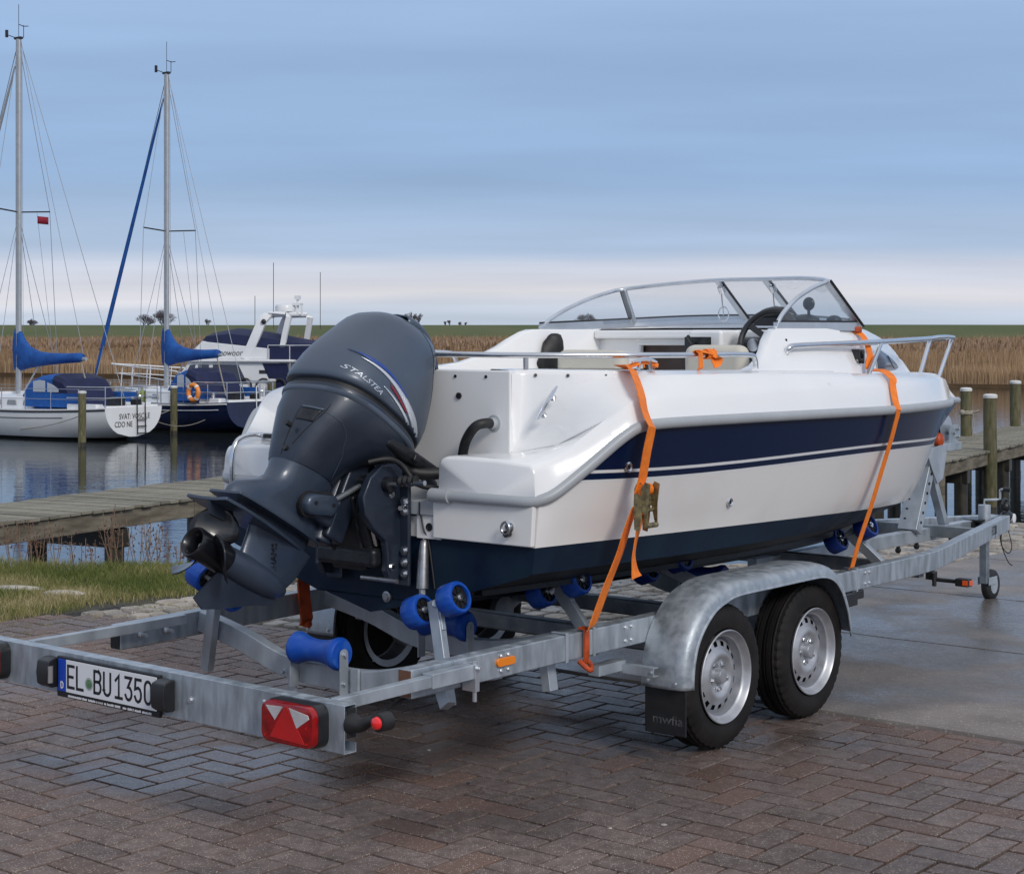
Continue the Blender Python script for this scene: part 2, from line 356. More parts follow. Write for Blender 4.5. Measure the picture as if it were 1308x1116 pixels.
world_mat('concrete_wet', (.19, .168, .156), (.26, .232, .216), (.2, .2, .2), .72, .24, 3.5, .55, agg=75, agg_col=(.42, .39, .36), bump=.7, bscale=70, wet_ramp=(.40, .60), wet_dark=.52,
          puddles=[(4.1, 10.3, 2.6, 1.6, .9), (2.2, 9.2, .9, .7, .85), (2.4, 7.2, 1.5, .6, -1)])
world_mat('sett_stone', (.27, .24, .20), (.40, .36, .31), (.20, .175, .15), .75, .4, 9, 1.2, agg=60, agg_col=(.55, .5, .44), bump=.8, bscale=50, tint=.22, wet_dark=.75)
world_mat('soil', (.055, .048, .034), (.085, .075, .045), (.05, .05, .05), .9, .6, 6, 1.0, bump=.8, bscale=40)
world_mat('far_grass', (.068, .092, .026), (.105, .112, .038), (.05, .05, .05), .9, .8, .08, .02, bump=.0, wet_dark=.9)
world_mat('reed_ground', (.16, .10, .052), (.25, .165, .085), (.05, .05, .05), .9, .9, .4, .05, bump=.0, wet_dark=.85)

gz = lambda u: 0 if u < 3.0 else -.0165 * (u - 3.0) if u < 12 else -.1485 - (u - 12) * .12     # slipway falls towards the water
shore = [(-30, 7.5), (-6, 7.5), (0, 7.45), (3.2, 7.25), (4.4, 6.4), (5.3, 5.0), (6.3, 3.7), (7.4, 3.15), (9.5, 3.1), (12, 3.1), (16, 3.2), (30, 3.3)]
shz = lambda u: interp(shore, u)[0]
# base ground under everything on this side of the water: one sheet that dips below the water line at the bank
rows = []
us = [-60, -30, -15, -8, -4, -2, 0, 1, 2, 2.9, 3.0, 3.5, 4, 4.5, 5, 5.5, 6, 6.5, 7, 8, 9, 10, 12, 14, 17, 20, 25, 40]
for u in us:
    sv = shz(u) + .06 * noise.noise(Vector((u * 3, 0, 0))); r = []
    for v, dz in [(-60, -.02), (-20, -.02), (-8, -.02), (-4, -.02), (0, -.02), (1.5, -.02), (sv - 1.2, -.02), (sv - .5, -.025), (sv, -.05), (sv + .18, -.35), (sv + .5, -.75), (sv + 1.0, -1.15), (sv + 3, -1.6)]:
        r.append(t2w(u, v, gz(u) + dz))
    rows.append(r)
tag(MB().grid(rows).build('ground', 'soil', smooth=60), kind='structure')

# --- block paving, herringbone
pave = empty('brick_paving', t2w(0, 0, 0), TA); tag(pave, kind='structure')
tag(MB().box((-14, -14, -.03), (2.99, 4.92, -.017)).build('joint_bed', 'joint_sand', pave, smooth=0), kind='stuff')
def chamf(mb, x0, x1, y0, y1, z, c=.004, d=.03, tilt=(0, 0)):
    cx_, cy_ = (x0 + x1) / 2, (y0 + y1) / 2
    def P(x, y, zz): return (x, y, zz + z + tilt[0] * (x - cx_) + tilt[1] * (y - cy_))
    rs = []
    for i, zz in ((0, -d), (0, -c * .8), (c, 0)): rs.append([P(x0 + i, y0 + i, zz), P(x1 - i, y0 + i, zz), P(x1 - i, y1 - i, zz), P(x0 + i, y1 - i, zz)])
    k = len(mb.v); mb.v += sum(rs, []); fs = []
    for a in range(2):
        for q in range(4): fs.append((k + a * 4 + q, k + a * 4 + (q + 1) % 4, k + a * 4 + 4 + (q + 1) % 4, k + a * 4 + 4 + q))
    fs.append((k + 8, k + 9, k + 10, k + 11)); mb.f += fs; mb.mi += [0] * len(fs)
bw = .121; cells = []
for ix in range(-46, 26):
    for iy in range(-46, 42):
        k = (ix - iy) % 4
        if k == 0: x0, x1, y0, y1 = ix, ix + 2, iy, iy + 1
        elif k == 3: x0, x1, y0, y1 = ix, ix + 1, iy, iy + 2
        else: continue
        x0, x1, y0, y1 = [q * bw for q in (x0, x1, y0, y1)]
        x1 = min(x1, 2.98 - max(0, y0 - 3.6) * .45); y1 = min(y1, 4.9)
        if x1 - x0 < .04 or y1 - y0 < .04: continue
        c = t2w((x0 + x1) / 2, (y0 + y1) / 2); dist = c.length
        inview = c.y > 4.6 and abs(c.x / c.y) < .32
        full = (x1 - x0) * (y1 - y0) > bw * bw * 1.95
        cells.append((dist if inview and full else 99 + dist, x0, x1, y0, y1, k, full))
cells.sort()
variants = {}
for k in (0, 3):
    for q in range(3):
        g = MB(); w, h = (2 * bw, bw) if k == 0 else (bw, 2 * bw); jj = .0060
        chamf(g, -w / 2 + jj, w / 2 - jj, -h / 2 + jj, h / 2 - jj, 0, c=.0018 + .0005 * q, tilt=(R.uniform(-.008, .008), R.uniform(-.008, .008)))
        me = bpy.data.meshes.new('brick'); me.from_pydata(g.v, [], g.f); me.materials.append(MATS['brick_clay']); variants[k, q] = me
stuffb = MB(); tints = []
for i, (d, x0, x1, y0, y1, k, full) in enumerate(cells):
    if i < 298:
        o = bpy.data.objects.new('brick', variants[k, R.randrange(3)]); COL.objects.link(o); o.parent = pave
        o.location = ((x0 + x1) / 2 + R.uniform(-.001, .001), (y0 + y1) / 2 + R.uniform(-.001, .001), R.uniform(-.0015, .0015)); o.rotation_euler = (0, 0, R.uniform(-.008, .008) + (pi if R.random() < .5 else 0))
    else:
        n0 = len(stuffb.f); chamf(stuffb, x0 + .0060, x1 - .0060, y0 + .0060, y1 - .0060, R.uniform(-.0015, .0015), c=R.uniform(.0016, .003), tilt=(R.uniform(-.01, .01), R.uniform(-.01, .01)))
        tints += [R.random()] * 4 * (len(stuffb.f) - n0)
o = stuffb.build('brick', 'brick_clay', pave, smooth=0); o['kind'] = 'stuff'
at = o.data.attributes.new('tint', 'FLOAT', 'CORNER'); at.data.foreach_set('value', tints)
for (x, y, r) in [(.55, -.75, .012), (.6, -.72, .007), (-1.5, 3.0, .010), (-1.3, 2.9, .016), (-1.22, 2.86, .009)]: pass

# --- concrete slipway slabs
slip = empty('slipway', t2w(0, 0, 0), TA); tag(slip, kind='structure')
edges = [3.0, 5.02, 6.95, 9.1, 12.0, 15, 19, 24]
for a, b_ in zip(edges, edges[1:]):
    g = MB(); rows = []; nv = 46 if a < 9 else 12; v0, v1 = -8.0, 1.98
    nu = 6
    for i in range(nu + 1):
        u = a + .004 + (b_ - a - .008) * i / nu; r = []
        for j in range(nv + 1):
            v = v0 + (v1 - v0) * j / nv; jag = .012 * noise.noise(Vector((a * 7, v * 5, 0))) + .007 * noise.noise(Vector((a, v * 23, 3))) if i in (0, nu) else 0
            r.append((u + jag + (.008 if i == 0 else -.008 if i == nu else 0), v, gz(u) + .006 + .004 * noise.noise(Vector((u * .7, v * .7, 0)))))
        rows.append(r)
    rows.insert(0, [(p[0] - .006, p[1], p[2] - .03) for p in rows[0]]); rows.append([(p[0] + .006, p[1], p[2] - .03) for p in rows[-1]])
    rows = [[(r[0][0], r[0][1], r[0][2] - .04)] + r + [(r[-1][0], r[-1][1] + .004, r[-1][2] - .05)] for r in rows]
    g.grid(rows).build('concrete_slab', 'concrete_wet', slip, smooth=50)
# crumbs and leaves lying about
# --- natural stone setts
sett = empty('stone_setts', t2w(0, 0, 0), TA); tag(sett, kind='structure')
tag(MB().grid([[(u, 1.99, gz(u) - .012), (u, min(4.86, shz(u) - .02), gz(u) - .012)] for u in (3.0, 3.6, 4.2, 4.6, 5, 5.4, 5.8, 6.3, 7, 8, 9, 10, 12)]).build('joint_soil', 'soil', sett, smooth=0), kind='stuff')
stones = []
vv = 2.0; row = 0
while vv < 4.85:
    h = R.uniform(.11, .16); uu = 3.0 - max(0, vv - 3.55) * .45 + R.uniform(0, .06)
    while uu < 12:
        w = R.uniform(.11, .20)
        if vv + h < min(4.9, shz(uu) + .15): stones.append((uu, uu + w, vv, vv + h))
        uu += w
    vv += h; row += 1
stones.sort(key=lambda s_: t2w(s_[0], s_[2]).length)
def stone(mb, x0, x1, y0, y1, z):
    cx_, cy_ = (x0 + x1) / 2, (y0 + y1) / 2; n = 8; a0 = R.random(); pts = []
    for q in range(n):
        t = 2 * pi * (q + .5) / n; c_, s_ = cos(t), sin(t); e = .42
        px_ = math.copysign(abs(c_) ** e, c_) * (x1 - x0) / 2 * R.uniform(.84, .97); py_ = math.copysign(abs(s_) ** e, s_) * (y1 - y0) / 2 * R.uniform(.82, .97); pts.append((px_, py_))
    rs = []
    for sc, zz in ((1, -.03), (.99, -.006), (.90, .004), (.5, .007)):
        rs.append([(cx_ + p[0] * sc, cy_ + p[1] * sc, z + zz + R.uniform(-.003, .003)) for p in pts])
    mb.rings(rs)
rest = MB(); rt = []
for i, (x0, x1, y0, y1) in enumerate(stones):
    z = gz(x0) + R.uniform(-.008, .008)
    if i < 298:
        g = MB(); stone(g, x0, x1, y0, y1, z); g.build('sett', 'sett_stone', sett, smooth=40)
    else:
        n0 = len(rest.f); stone(rest, x0, x1, y0, y1, z); t_ = R.random()
        for f_ in rest.f[n0:]: rt += [t_] * len(f_)
o = rest.build('sett', 'sett_stone', sett, smooth=40); o['kind'] = 'stuff'
at = o.data.attributes.new('tint', 'FLOAT', 'CORNER')
if len(at.data) == len(rt): at.data.foreach_set('value', rt)
# rubble along the water's edge
rb = MB()
for i in range(420):
    u = R.uniform(5.4, 17); v = shz(u) + R.uniform(-.25, .35); z = gz(u) - .02 - max(0, v - shz(u)) * 1.6; s_ = R.uniform(.03, .12)
    k = len(rb.v); rb.ball((u, v, z), s_, 7, 4, (R.uniform(.8, 1.6), R.uniform(.7, 1.3), R.uniform(.35, .6)))
    for q in range(k, len(rb.v)):
        p = Vector(rb.v[q]); rb.v[q] = tuple(p + noise.noise_vector(p * 14) * .02)
o = rb.build('rubble', 'sett_stone', None, smooth=0); o.location = t2w(0, 0, 0); o.rotation_euler = (0, 0, TA); tag(o, kind='stuff')

# --- grass verge
def attr_mat(name, cols, rough=.8, transl=.25):
    m = bpy.data.materials.new(name); m.use_nodes = True; MATS[name] = m; t = m.node_tree; b = t.nodes['Principled BSDF']
    a = t.nodes.new('ShaderNodeAttribute'); a.attribute_name = 'tint'; r = t.nodes.new('ShaderNodeValToRGB'); t.links.new(a.outputs['Fac'], r.inputs[0])
    while len(r.color_ramp.elements) < len(cols): r.color_ramp.elements.new(.5)
    for i, (e, c) in enumerate(zip(r.color_ramp.elements, cols)): e.position = i / (len(cols) - 1); e.color = (*c, 1)
    t.links.new(r.outputs[0], b.inputs['Base Color']); b.inputs['Roughness'].default_value = rough; b.inputs['Specular IOR Level'].default_value = .2
    o = t.nodes['Material Output']; tr = t.nodes.new('ShaderNodeBsdfTranslucent'); t.links.new(r.outputs[0], tr.inputs[0]); mx = t.nodes.new('ShaderNodeMixShader'); mx.inputs[0].default_value = transl
    t.links.new(b.outputs[0], mx.inputs[1]); t.links.new(tr.outputs[0], mx.inputs[2]); t.links.new(mx.outputs[0], o.inputs[0])
    return m
attr_mat('grass_blades', [(.100, .135, .034), (.165, .190, .055), (.25, .240, .090), (.36, .31, .15), (.50, .42, .25)])
attr_mat('reed_blades', [(.22, .140, .080), (.36, .240, .140), (.50, .350, .21), (.62, .46, .30), (.38, .26, .19)], transl=.35)
import numpy as np
rng = np.random.default_rng(5)
def blades(name, mtl, P, H, Wd, lean, tint, ang=None):
    """P (n,3) roots, H heights, W widths; each blade is a bent strip of 3 triangles"""
    n = len(P); a = rng.uniform(0, 2 * np.pi, n) if ang is None else ang
    side = np.stack([np.cos(a), np.sin(a), np.zeros(n)], 1) * (Wd / 2)[:, None]
    b = rng.uniform(0, 2 * np.pi, n); ln = np.stack([np.cos(b), np.sin(b), np.zeros(n)], 1) * (lean * H)[:, None]
    up = np.array([0, 0, 1.])
    p0 = P - side; p1 = P + side; mid = P + ln * .3 + up * (H * .6)[:, None]; p2 = mid - side * .8; p3 = mid + side * .8; tip = P + ln + up * H[:, None]
    v = np.stack([p0, p1, p3, p2, tip], 1).reshape(-1, 3); base = np.arange(n) * 5
    quads = np.stack([base, base + 1, base + 2, base + 3], 1); tris = np.stack([base + 3, base + 2, base + 4], 1)
    loops = np.concatenate([quads, tris], 1).reshape(-1); me = bpy.data.meshes.new(name)
    me.vertices.add(len(v)); me.vertices.foreach_set('co', v.reshape(-1)); me.loops.add(len(loops)); me.loops.foreach_set('vertex_index', loops)
    me.polygons.add(2 * n); st = np.empty(2 * n, int); st[0::2] = np.arange(n) * 7; st[1::2] = np.arange(n) * 7 + 4; me.polygons.foreach_set('loop_start', st)
    me.update(calc_edges=True); me.materials.append(MATS[mtl]); at = me.attributes.new('tint', 'FLOAT', 'POINT'); at.data.foreach_set('value', np.repeat(tint, 5).astype(np.float32))
    o = bpy.data.objects.new(name, me); COL.objects.link(o); return tag(o, kind='stuff')
def nz2(x, y, s_=1.): return np.array([noise.noise(Vector((a * s_, b_ * s_, 3.3))) for a, b_ in zip(x, y)])
n = 110000
u = rng.uniform(-1.5, 6.2, n); v = rng.uniform(4.78, 7.5, n)
sh = np.interp(u, [p[0] for p in shore], [p[1] for p in shore])
edge = 4.95 + .16 * nz2(u[:n], np.zeros(n), 1.3)
dens = nz2(u, v, 2.2)
keep = (v < sh - .02) & (v > edge) & (dens > -.62) & (rng.uniform(0, 1, n) < np.clip((v - edge) * 5, .25, 1))
u, v, dens = u[keep], v[keep], dens[keep]; n = len(u)
far = np.clip((v - 6.4) / .9, 0, 1); T = nz2(u, v, 1.7)
X = TO[0] + cos(TA) * u - sin(TA) * v; Y = TO[1] + sin(TA) * u + cos(TA) * v
Hh = rng.uniform(.025, .065, n) * (1 + .6 * np.clip(dens, 0, 1)) + far * rng.uniform(.02, .12, n)
blades('grass', 'grass_blades', np.stack([X, Y, np.array([gz(q) for q in u]) - .022], 1), Hh, rng.uniform(.003, .006, n), rng.uniform(.2, .9, n), np.clip(.50 + .85 * T + .3 * far + rng.normal(0, .2, n), 0, 1))
# tufts in the paving joints near the verge
n = 5000; u = rng.uniform(1.2, 5.5, n); v = rng.uniform(4.35, 5.05, n); k = (nz2(u, v, 3) > .12); u, v = u[k], v[k]; n = len(u)
X = TO[0] + cos(TA) * u - sin(TA) * v; Y = TO[1] + sin(TA) * u + cos(TA) * v
blades('moss_tufts', 'grass_blades', np.stack([X, Y, np.full(n, -.01)], 1), rng.uniform(.008, .025, n), rng.uniform(.003, .005, n), rng.uniform(.3, 1, n), rng.uniform(.1, .7, n))

# ================================================================ WATER
WZ = -1.0
m = bpy.data.materials.new('harbour_water'); m.use_nodes = True; MATS['harbour_water'] = m; t = m.node_tree; b = t.nodes['Principled BSDF']
b.inputs['Base Color'].default_value = (.018, .022, .022, 1); b.inputs['Roughness'].default_value = .035; b.inputs['IOR'].default_value = 1.333
g = t.nodes.new('ShaderNodeNewGeometry'); hs = None
for sc, st, rot in ((1.0, (1.6, 5.0, 1), 12), (1.0, (6, 15, 1), -9), (1, (.35, .9, 1), 25)):
    mp_ = t.nodes.new('ShaderNodeMapping'); t.links.new(g.outputs['Position'], mp_.inputs[0]); mp_.inputs['Scale'].default_value = st; mp_.inputs['Rotation'].default_value = (0, 0, radians(rot))
    n1 = t.nodes.new('ShaderNodeTexNoise'); n1.inputs['Scale'].default_value = sc; n1.inputs['Detail'].default_value = 3; t.links.new(mp_.outputs[0], n1.inputs['Vector'])
    ad = t.nodes.new('ShaderNodeMath'); ad.operation = 'MULTIPLY_ADD'; t.links.new(n1.outputs['Fac'], ad.inputs[0]); ad.inputs[1].default_value = {1.6: 1.0, 6: .25, .35: 1.6}[st[0]]
    if hs: t.links.new(hs, ad.inputs[2])
    else: ad.inputs[2].default_value = 0
    hs = ad.outputs[0]
bp = t.nodes.new('ShaderNodeBump'); bp.inputs['Strength'].default_value = .5; bp.inputs['Distance'].default_value = .010; t.links.new(hs, bp.inputs['Height']); t.links.new(bp.outputs[0], b.inputs['Normal'])
tag(MB().add([(-400, -50, WZ), (400, -50, WZ), (400, 220, WZ), (-400, 220, WZ)], [(0, 1, 2, 3)]).build('water', 'harbour_water', smooth=0), kind='structure')

# ================================================================ FAR SHORE: reed bed, fields, dike
def bank_y(x): return 100 - .475 * x if x < 40 else 81 - .1 * (x - 40)      # near edge of the reeds
mb = MB(); rows = []
for x in range(-400, 401, 10):
    y0 = bank_y(x) if x > -120 else 157
    rows.append([(x, y0 - .6, WZ - .3), (x, y0 + .4, WZ + .15), (x, y0 + 6, WZ + .3), (x, y0 + 30, -.5), (x, 222, -.3)])
tag(mb.grid(rows).build('marsh_ground', 'reed_ground', smooth=60), kind='structure')
rows = []
for x in range(-900, 901, 30):
    w = 1.2 * noise.noise(Vector((x * .004, 0, 0))); top = 3.5 + .10 * noise.noise(Vector((x * .01, 5, 0)))
    rows.append([(x, 218 + w, -.5), (x, 240 + w, .6), (x, 254 + w, 2.2), (x, 262 + w, top - .15), (x, 266 + w, top), (x, 270 + w, top - .1), (x, 300, -.5), (x, 2500, -.6)])
tag(MB().grid(rows).build('dike', 'far_grass', smooth=60), kind='structure')
n = 165000
fr = rng.uniform(0, 1, n) ** 2.2
x = rng.uniform(-78, 52, n); y0 = np.where(x < 40, 100 - .475 * x, 81 - .1 * (x - 40))
y = y0 - .3 + fr * (150)
x = x * np.where(y > y0 + 10, y / y0, 1)
k = y < 225; x, y, y0, fr = x[k], y[k], y0[k], fr[k]; n = len(x)
H0 = 2.15 + .35 * nz2(x, y, .12) + .22 * nz2(x, y, .9)
near = np.clip((y - y0) / 1.6, .45, 1)
sc = (y / 95)
blades('reed_bed', 'reed_blades', np.stack([x, y, np.full(n, WZ + .2) + np.clip((y - y0 - 6) / 30, 0, 1) * .25], 1), H0 * near * rng.uniform(.75, 1.12, n), rng.uniform(.018, .05, n) * sc, rng.uniform(.02, .22, n),
       np.clip(.50 + .30 * nz2(x, y, .25) + rng.normal(0, .20, n) - .25 * (y > y0 + 8), 0, 1), ang=rng.uniform(-.9, .9, n))
# plumes: darker feathery tops at the front
n = 38000; x = rng.uniform(-78, 52, n); y0 = 100 - .475 * x; y = y0 + 1.2 + rng.uniform(0, 1, n) ** 1.6 * 60; k = y < 215; x, y = x[k], y[k]; n = len(x)
H0 = 2.15 + .35 * nz2(x, y, .12) + .22 * nz2(x, y, .9)
blades('reed_plumes', 'reed_blades', np.stack([x, y, WZ + .2 + H0 * rng.uniform(.78, .95, n)], 1), rng.uniform(.2, .38, n), rng.uniform(.06, .12, n) * y / 95, rng.uniform(.1, .5, n), rng.choice([.02, .2, .95, 1.], n), ang=rng.uniform(-.9, .9, n))
# ================================================================ TRAILER
VC = 1.0
trailer = empty('boat_trailer', t2w(0, 0, 0), TA)
tag(trailer, 'long galvanised twin axle boat trailer with blue rollers carrying the white speedboat', 'trailer')
def text_mesh(name, txt, m, parent, size, M, ext=.0006, space=1.0, shear=0, sx=1.0):
    """flat lettering from the built-in font, placed by matrix M (x right, y up, z out of the surface)"""
    c = bpy.data.curves.new(name, 'FONT'); c.body = txt; c.size = size; c.extrude = ext; c.space_character = space; c.shear = shear; c.align_x = 'CENTER'; c.align_y = 'CENTER'; c.resolution_u = 3
    t = bpy.data.objects.new(name, c); COL.objects.link(t); bpy.context.view_layer.update()
    me = bpy.data.meshes.new_from_object(t.evaluated_get(bpy.context.evaluated_depsgraph_get())); bpy.data.objects.remove(t); bpy.data.curves.remove(c)
    me.materials.clear(); me.materials.append(MATS[m]); me.transform(M @ Matrix.Diagonal((sx, 1, 1, 1))); me.name = name
    o = bpy.data.objects.new(name, me); COL.objects.link(o); o.parent = parent; return o
def frame_m(o, x, y):      # matrix with origin o, x and y axes
    x = Vector(x).normalized(); y = Vector(y); y = (y - x * y.dot(x)).normalized(); z = x.cross(y)
    return Matrix(((x.x, y.x, z.x, o[0]), (x.y, y.y, z.y, o[1]), (x.z, y.z, z.z, o[2]), (0, 0, 0, 1)))
def bolt(mb, p, d, r=.009, h=.008):
    p = Vector(p); d = Vector(d).normalized(); mb.cyl(p, p + d * .002, r * 1.5, 12); mb.cyl(p + d * .002, p + d * (.002 + h), r, 6)
    return mb
# --- rear light bar: a channel open to the front
b0, b1 = .383, .533
prof = [(0, b0), (0, b1), (.052, b1), (.052, b1 - .035), (.049, b1 - .035), (.049, b1 - .003), (.003, b1 - .003), (.003, b0 + .003), (.049, b0 + .003), (.049, b0 + .03), (.052, b0 + .03), (.052, b0)]
bar = MB().prism(prof, -.0, 2.0).build('light_bar', 'galvanised_spangle', trailer, bevel=.0015)
g = MB()
for v in (.36, 1.48):
    for z in (.425, .497): g.ball((-.001, v, z), .0085, 10, 6, (.5, 1, 1))
g.build('rivet', 'aluminium', bar)
# --- number plate
pl = empty('number_plate', parent=trailer)
pv0, pv1, pz0, pz1 = .875, 1.425, .397, .512          # v from right edge to left edge
g = MB().box((-.016, pv0 - .012, pz0 - .022), (-.002, pv1 + .012, pz1 + .008)); g.build('plate_holder', 'plate_black', pl, bevel=.004)
MB().box((-.019, pv0, pz0), (-.0165, pv1 - .046, pz1)).build('plate_face', 'plate_white', pl, bevel=.001)
MB().box((-.019, pv1 - .0455, pz0), (-.0165, pv1, pz1)).build('country_band', 'plate_blue', pl, bevel=.001)
def glyph_strokes(ch):
    a = lambda cx_, cy_, rx, ry, t0, t1, n=8: [(cx_ + rx * cos(radians(t0 + (t1 - t0) * i / n)), cy_ + ry * sin(radians(t0 + (t1 - t0) * i / n))) for i in range(n + 1)]
    return {'E': [[(1, 0), (0, 0), (0, 1), (1, 1)], [(0, .5), (.82, .5)]], 'L': [[(0, 1), (0, 0), (1, 0)]],
            'B': [[(0, 0), (0, 1), (.62, 1)] + a(.62, .76, .36, .24, 90, -90) + [(0, .52)], [(.55, .52)] + a(.62, .26, .38, .26, 90, -90) + [(0, 0)]],
            'U': [[(0, 1), (0, .25)] + a(.5, .25, .5, .25, 180, 360) + [(1, 1)]],
            '1': [[(0, .78), (.5, 1), (.5, 0)], [(0, 0), (1, 0)]],
            '3': [[(.0, 1), (.95, 1), (.42, .58)] + a(.5, .29, .5, .29, 90, -160)],
            '5': [[(.92, 1), (.08, 1), (.02, .56)] + a(.48, .32, .5, .32, 120, -160)],
            '0': [a(.5, .72, .5, .28, 0, 180) + a(.5, .28, .5, .28, 180, 360) + [(1, .72)]],
            'D': [[(0, 0), (0, 1), (.5, 1)] + a(.5, .62, .5, .38, 90, 0) + a(.5, .38, .5, .38, 0, -90) + [(0, 0)]]}[ch]
def glyph(ch, vleft, z0, w, h, t, m, parent, x=-.0195, name='character'):
    mb = MB()
    for st in glyph_strokes(ch):
        P = [Vector((x, vleft - p[0] * w, z0 + p[1] * h)) for p in st]
        d0 = (P[1] - P[0]).normalized() * t / 2; d1 = (P[-1] - P[-2]).normalized() * t / 2
        P[0] = P[0] - d0; P[-1] = P[-1] + d1
        k = len(mb.v); L_, R_ = [], []
        for i, p in enumerate(P):
            a = (P[i] - P[i - 1]).normalized() if i > 0 else (P[1] - P[0]).normalized(); b = (P[i + 1] - P[i]).normalized() if i < len(P) - 1 else a
            n1 = Vector((0, -a.z, a.y)); n2 = Vector((0, -b.z, b.y)); n_ = (n1 + n2).normalized(); s_ = t / 2 / max(.5, n_.dot(n1)); L_.append(p + n_ * s_); R_.append(p - n_ * s_)
        e = Vector((.0012, 0, 0))
        mb.rings([[l, r, r + e, l + e] for l, r in zip(L_, R_)])
    return mb.build(name, m, parent, smooth=0)
vl = pv1 - .058
h = .076; z0 = pz0 + .019
for ch, off, w in (('E', 0, .034), ('L', .052, .034), ('B', .152, .036), ('U', .206, .036), ('1', .272, .034), ('3', .325, .034), ('5', .377, .034), ('0', .430, .034)):
    glyph(ch, vl - off, z0, w, h, .0105, 'plate_black', pl)
glyph('D', pv1 - .016, pz0 + .012, .013, .021, .0045, 'plate_white', pl)
g = MB(); g.cyl((-.0195, vl - .122, z0 + .026), (-.0185, vl - .122, z0 + .026), .023, 24); g.build('seal_rim', 'seal_grey', pl)
g = MB(); g.cyl((-.0203, vl - .122, z0 + .026), (-.0192, vl - .122, z0 + .026), .0165, 24); g.build('seal', 'seal_green', pl)
g = MB(); v = pv1 - .05; rr = random.Random(4)
while v > pv0 + .03:
    w = rr.uniform(.002, .005)
    if rr.random() > .14: g.box((-.0168, v - w, pz0 - .017), (-.0158, v, pz0 - .017 + rr.uniform(.006, .0085)))
    v -= w + .0018
g.build('small_print', 'plate_white', pl, smooth=0)
def plate_lamp(v):
    g = MB(); g.prism([(-.052, .418), (-.056, .46), (-.05, .502), (-.02, .512), (-.001, .512), (-.001, .405), (-.03, .405)], v - .034, v + .034)
    o = g.build('plate_lamp', 'black_plastic', trailer, bevel=.006)
    return o
lp = plate_lamp(.832)
lp = plate_lamp(1.475); MB().cyl((-.040, 1.444, .425), (-.040, 1.444, .485), .011, 12).build('lamp_window', 'lamp_glass', lp)
# --- tail lights
def rrect(w, h, r, n=6):
    p = []
    for cx_, cy_, a0 in ((w / 2 - r, h / 2 - r, 0), (-w / 2 + r, h / 2 - r, 90), (-w / 2 + r, -h / 2 + r, 180), (w / 2 - r, -h / 2 + r, 270)):
        for i in range(n + 1): t = radians(a0 + 90 * i / n); p.append((cx_ + r * cos(t), cy_ + r * sin(t)))
    return p
def tail_light(vc):
    t = empty('tail_light', (0, vc, .461), parent=trailer); w, h = .236, .130
    rs = []
    for x, s_ in ((-.001, 1.0), (-.035, 1.0), (-.044, .985)): rs.append([(x, a * s_, b * s_) for a, b in rrect(w + .006, h + .006, .035)])
    MB().rings(rs).build('housing', 'black_plastic', t)
    rs = []
    for x, s_, r in ((-.044, 1, .034), (-.058, .995, .034), (-.066, .965, .032), (-.068, .9, .03)): rs.append([(x, a * s_, b * s_) for a, b in rrect(w, h, r)])
    MB().rings(rs).build('red_lens', 'red_lens', t)
    f = -.0695
    MB().prism([(-.085, -.052), (.074, -.047), (.004, .056), (-.006, .056)], f, f + .003, 'x').build('triangle_reflector', 'red_reflector', t, bevel=.001)
    for P in ([(.092, .050), (.014, .054), (.050, .008)], [(-.014, .054), (-.098, .042), (-.104, .030), (-.048, -.006)]):
        MB().prism(P, f - .0004, f + .003, 'x').build('clear_lens', 'clear_lens', t, bevel=.001)
    g = MB()
    for a, b in ((.095, -.045), (-.092, -.048), (.0, .028), (-.09, .0)): g.cyl((f - .001, a, b), (f + .003, a, b), .004, 10)
    g.build('lens_screw', 'red_reflector', t)
    return t
tail_light(.188); tail_light(1.862)
def side_marker(s_, v0):
    t = empty('marker_lamp', (.026, v0, .487), parent=trailer)
    g = MB(); g.box((-.018, 0, -.055), (.018, s_ * .004, .035)); g.tube(smooth_path([(0, 0, -.01), (0, s_ * .045, -.012), (0, s_ * .085, .006), (0, s_ * .125, .012)], 4), [.034, .032, .028, .024, .02, .018, .016, .015, .014, .014, .015, .017, .018], 12)
    g.build('rubber_arm', 'black_rubber', t)
    g = MB().lathe((-.026, s_ * .135, .013), (1, 0, 0), [(0, .021), (.004, .028), (.05, .029), (.053, .026), (.056, .02)], 24); g.build('lamp_body', 'black_rubber', t)
    MB().lathe((-.026, s_ * .135, .013), (-1, 0, 0), [(-.006, .020), (.0, .0205), (.008, .018), (.013, .010), (.0145, .002)], 20).build('lamp_lens', 'bright_red_lens', t)
side_marker(-1, -.002); side_marker(1, 2.002)
# --- extension arms and sleeves
for v, uend in ((.092, .70), (1.69, .78)):
    MB().beam((.05, v, .517), (uend, v, .522), .036, .038).build('extension_arm', 'galvanised', trailer, bevel=.002)
g = MB(); g.beam((.48, .090, .522), (.69, .090, .523), .048, .050); g.build('arm_sleeve', 'galvanised', trailer, bevel=.003)
g = MB(); g.box((.69, .060, .455), (.712, .12, .548)); bolt(g, (.70, .060, .535), (0, -1, 0), .008, .012); bolt(g, (.74, .125, .53), (0, -1, 0), .009, .02); bolt(g, (.74, .125, .495), (0, -1, 0), .009, .018); g.cyl((.70, .072, .42), (.70, .072, .56), .008, 8)
g.build('arm_clamp', 'aluminium', trailer, bevel=.002)
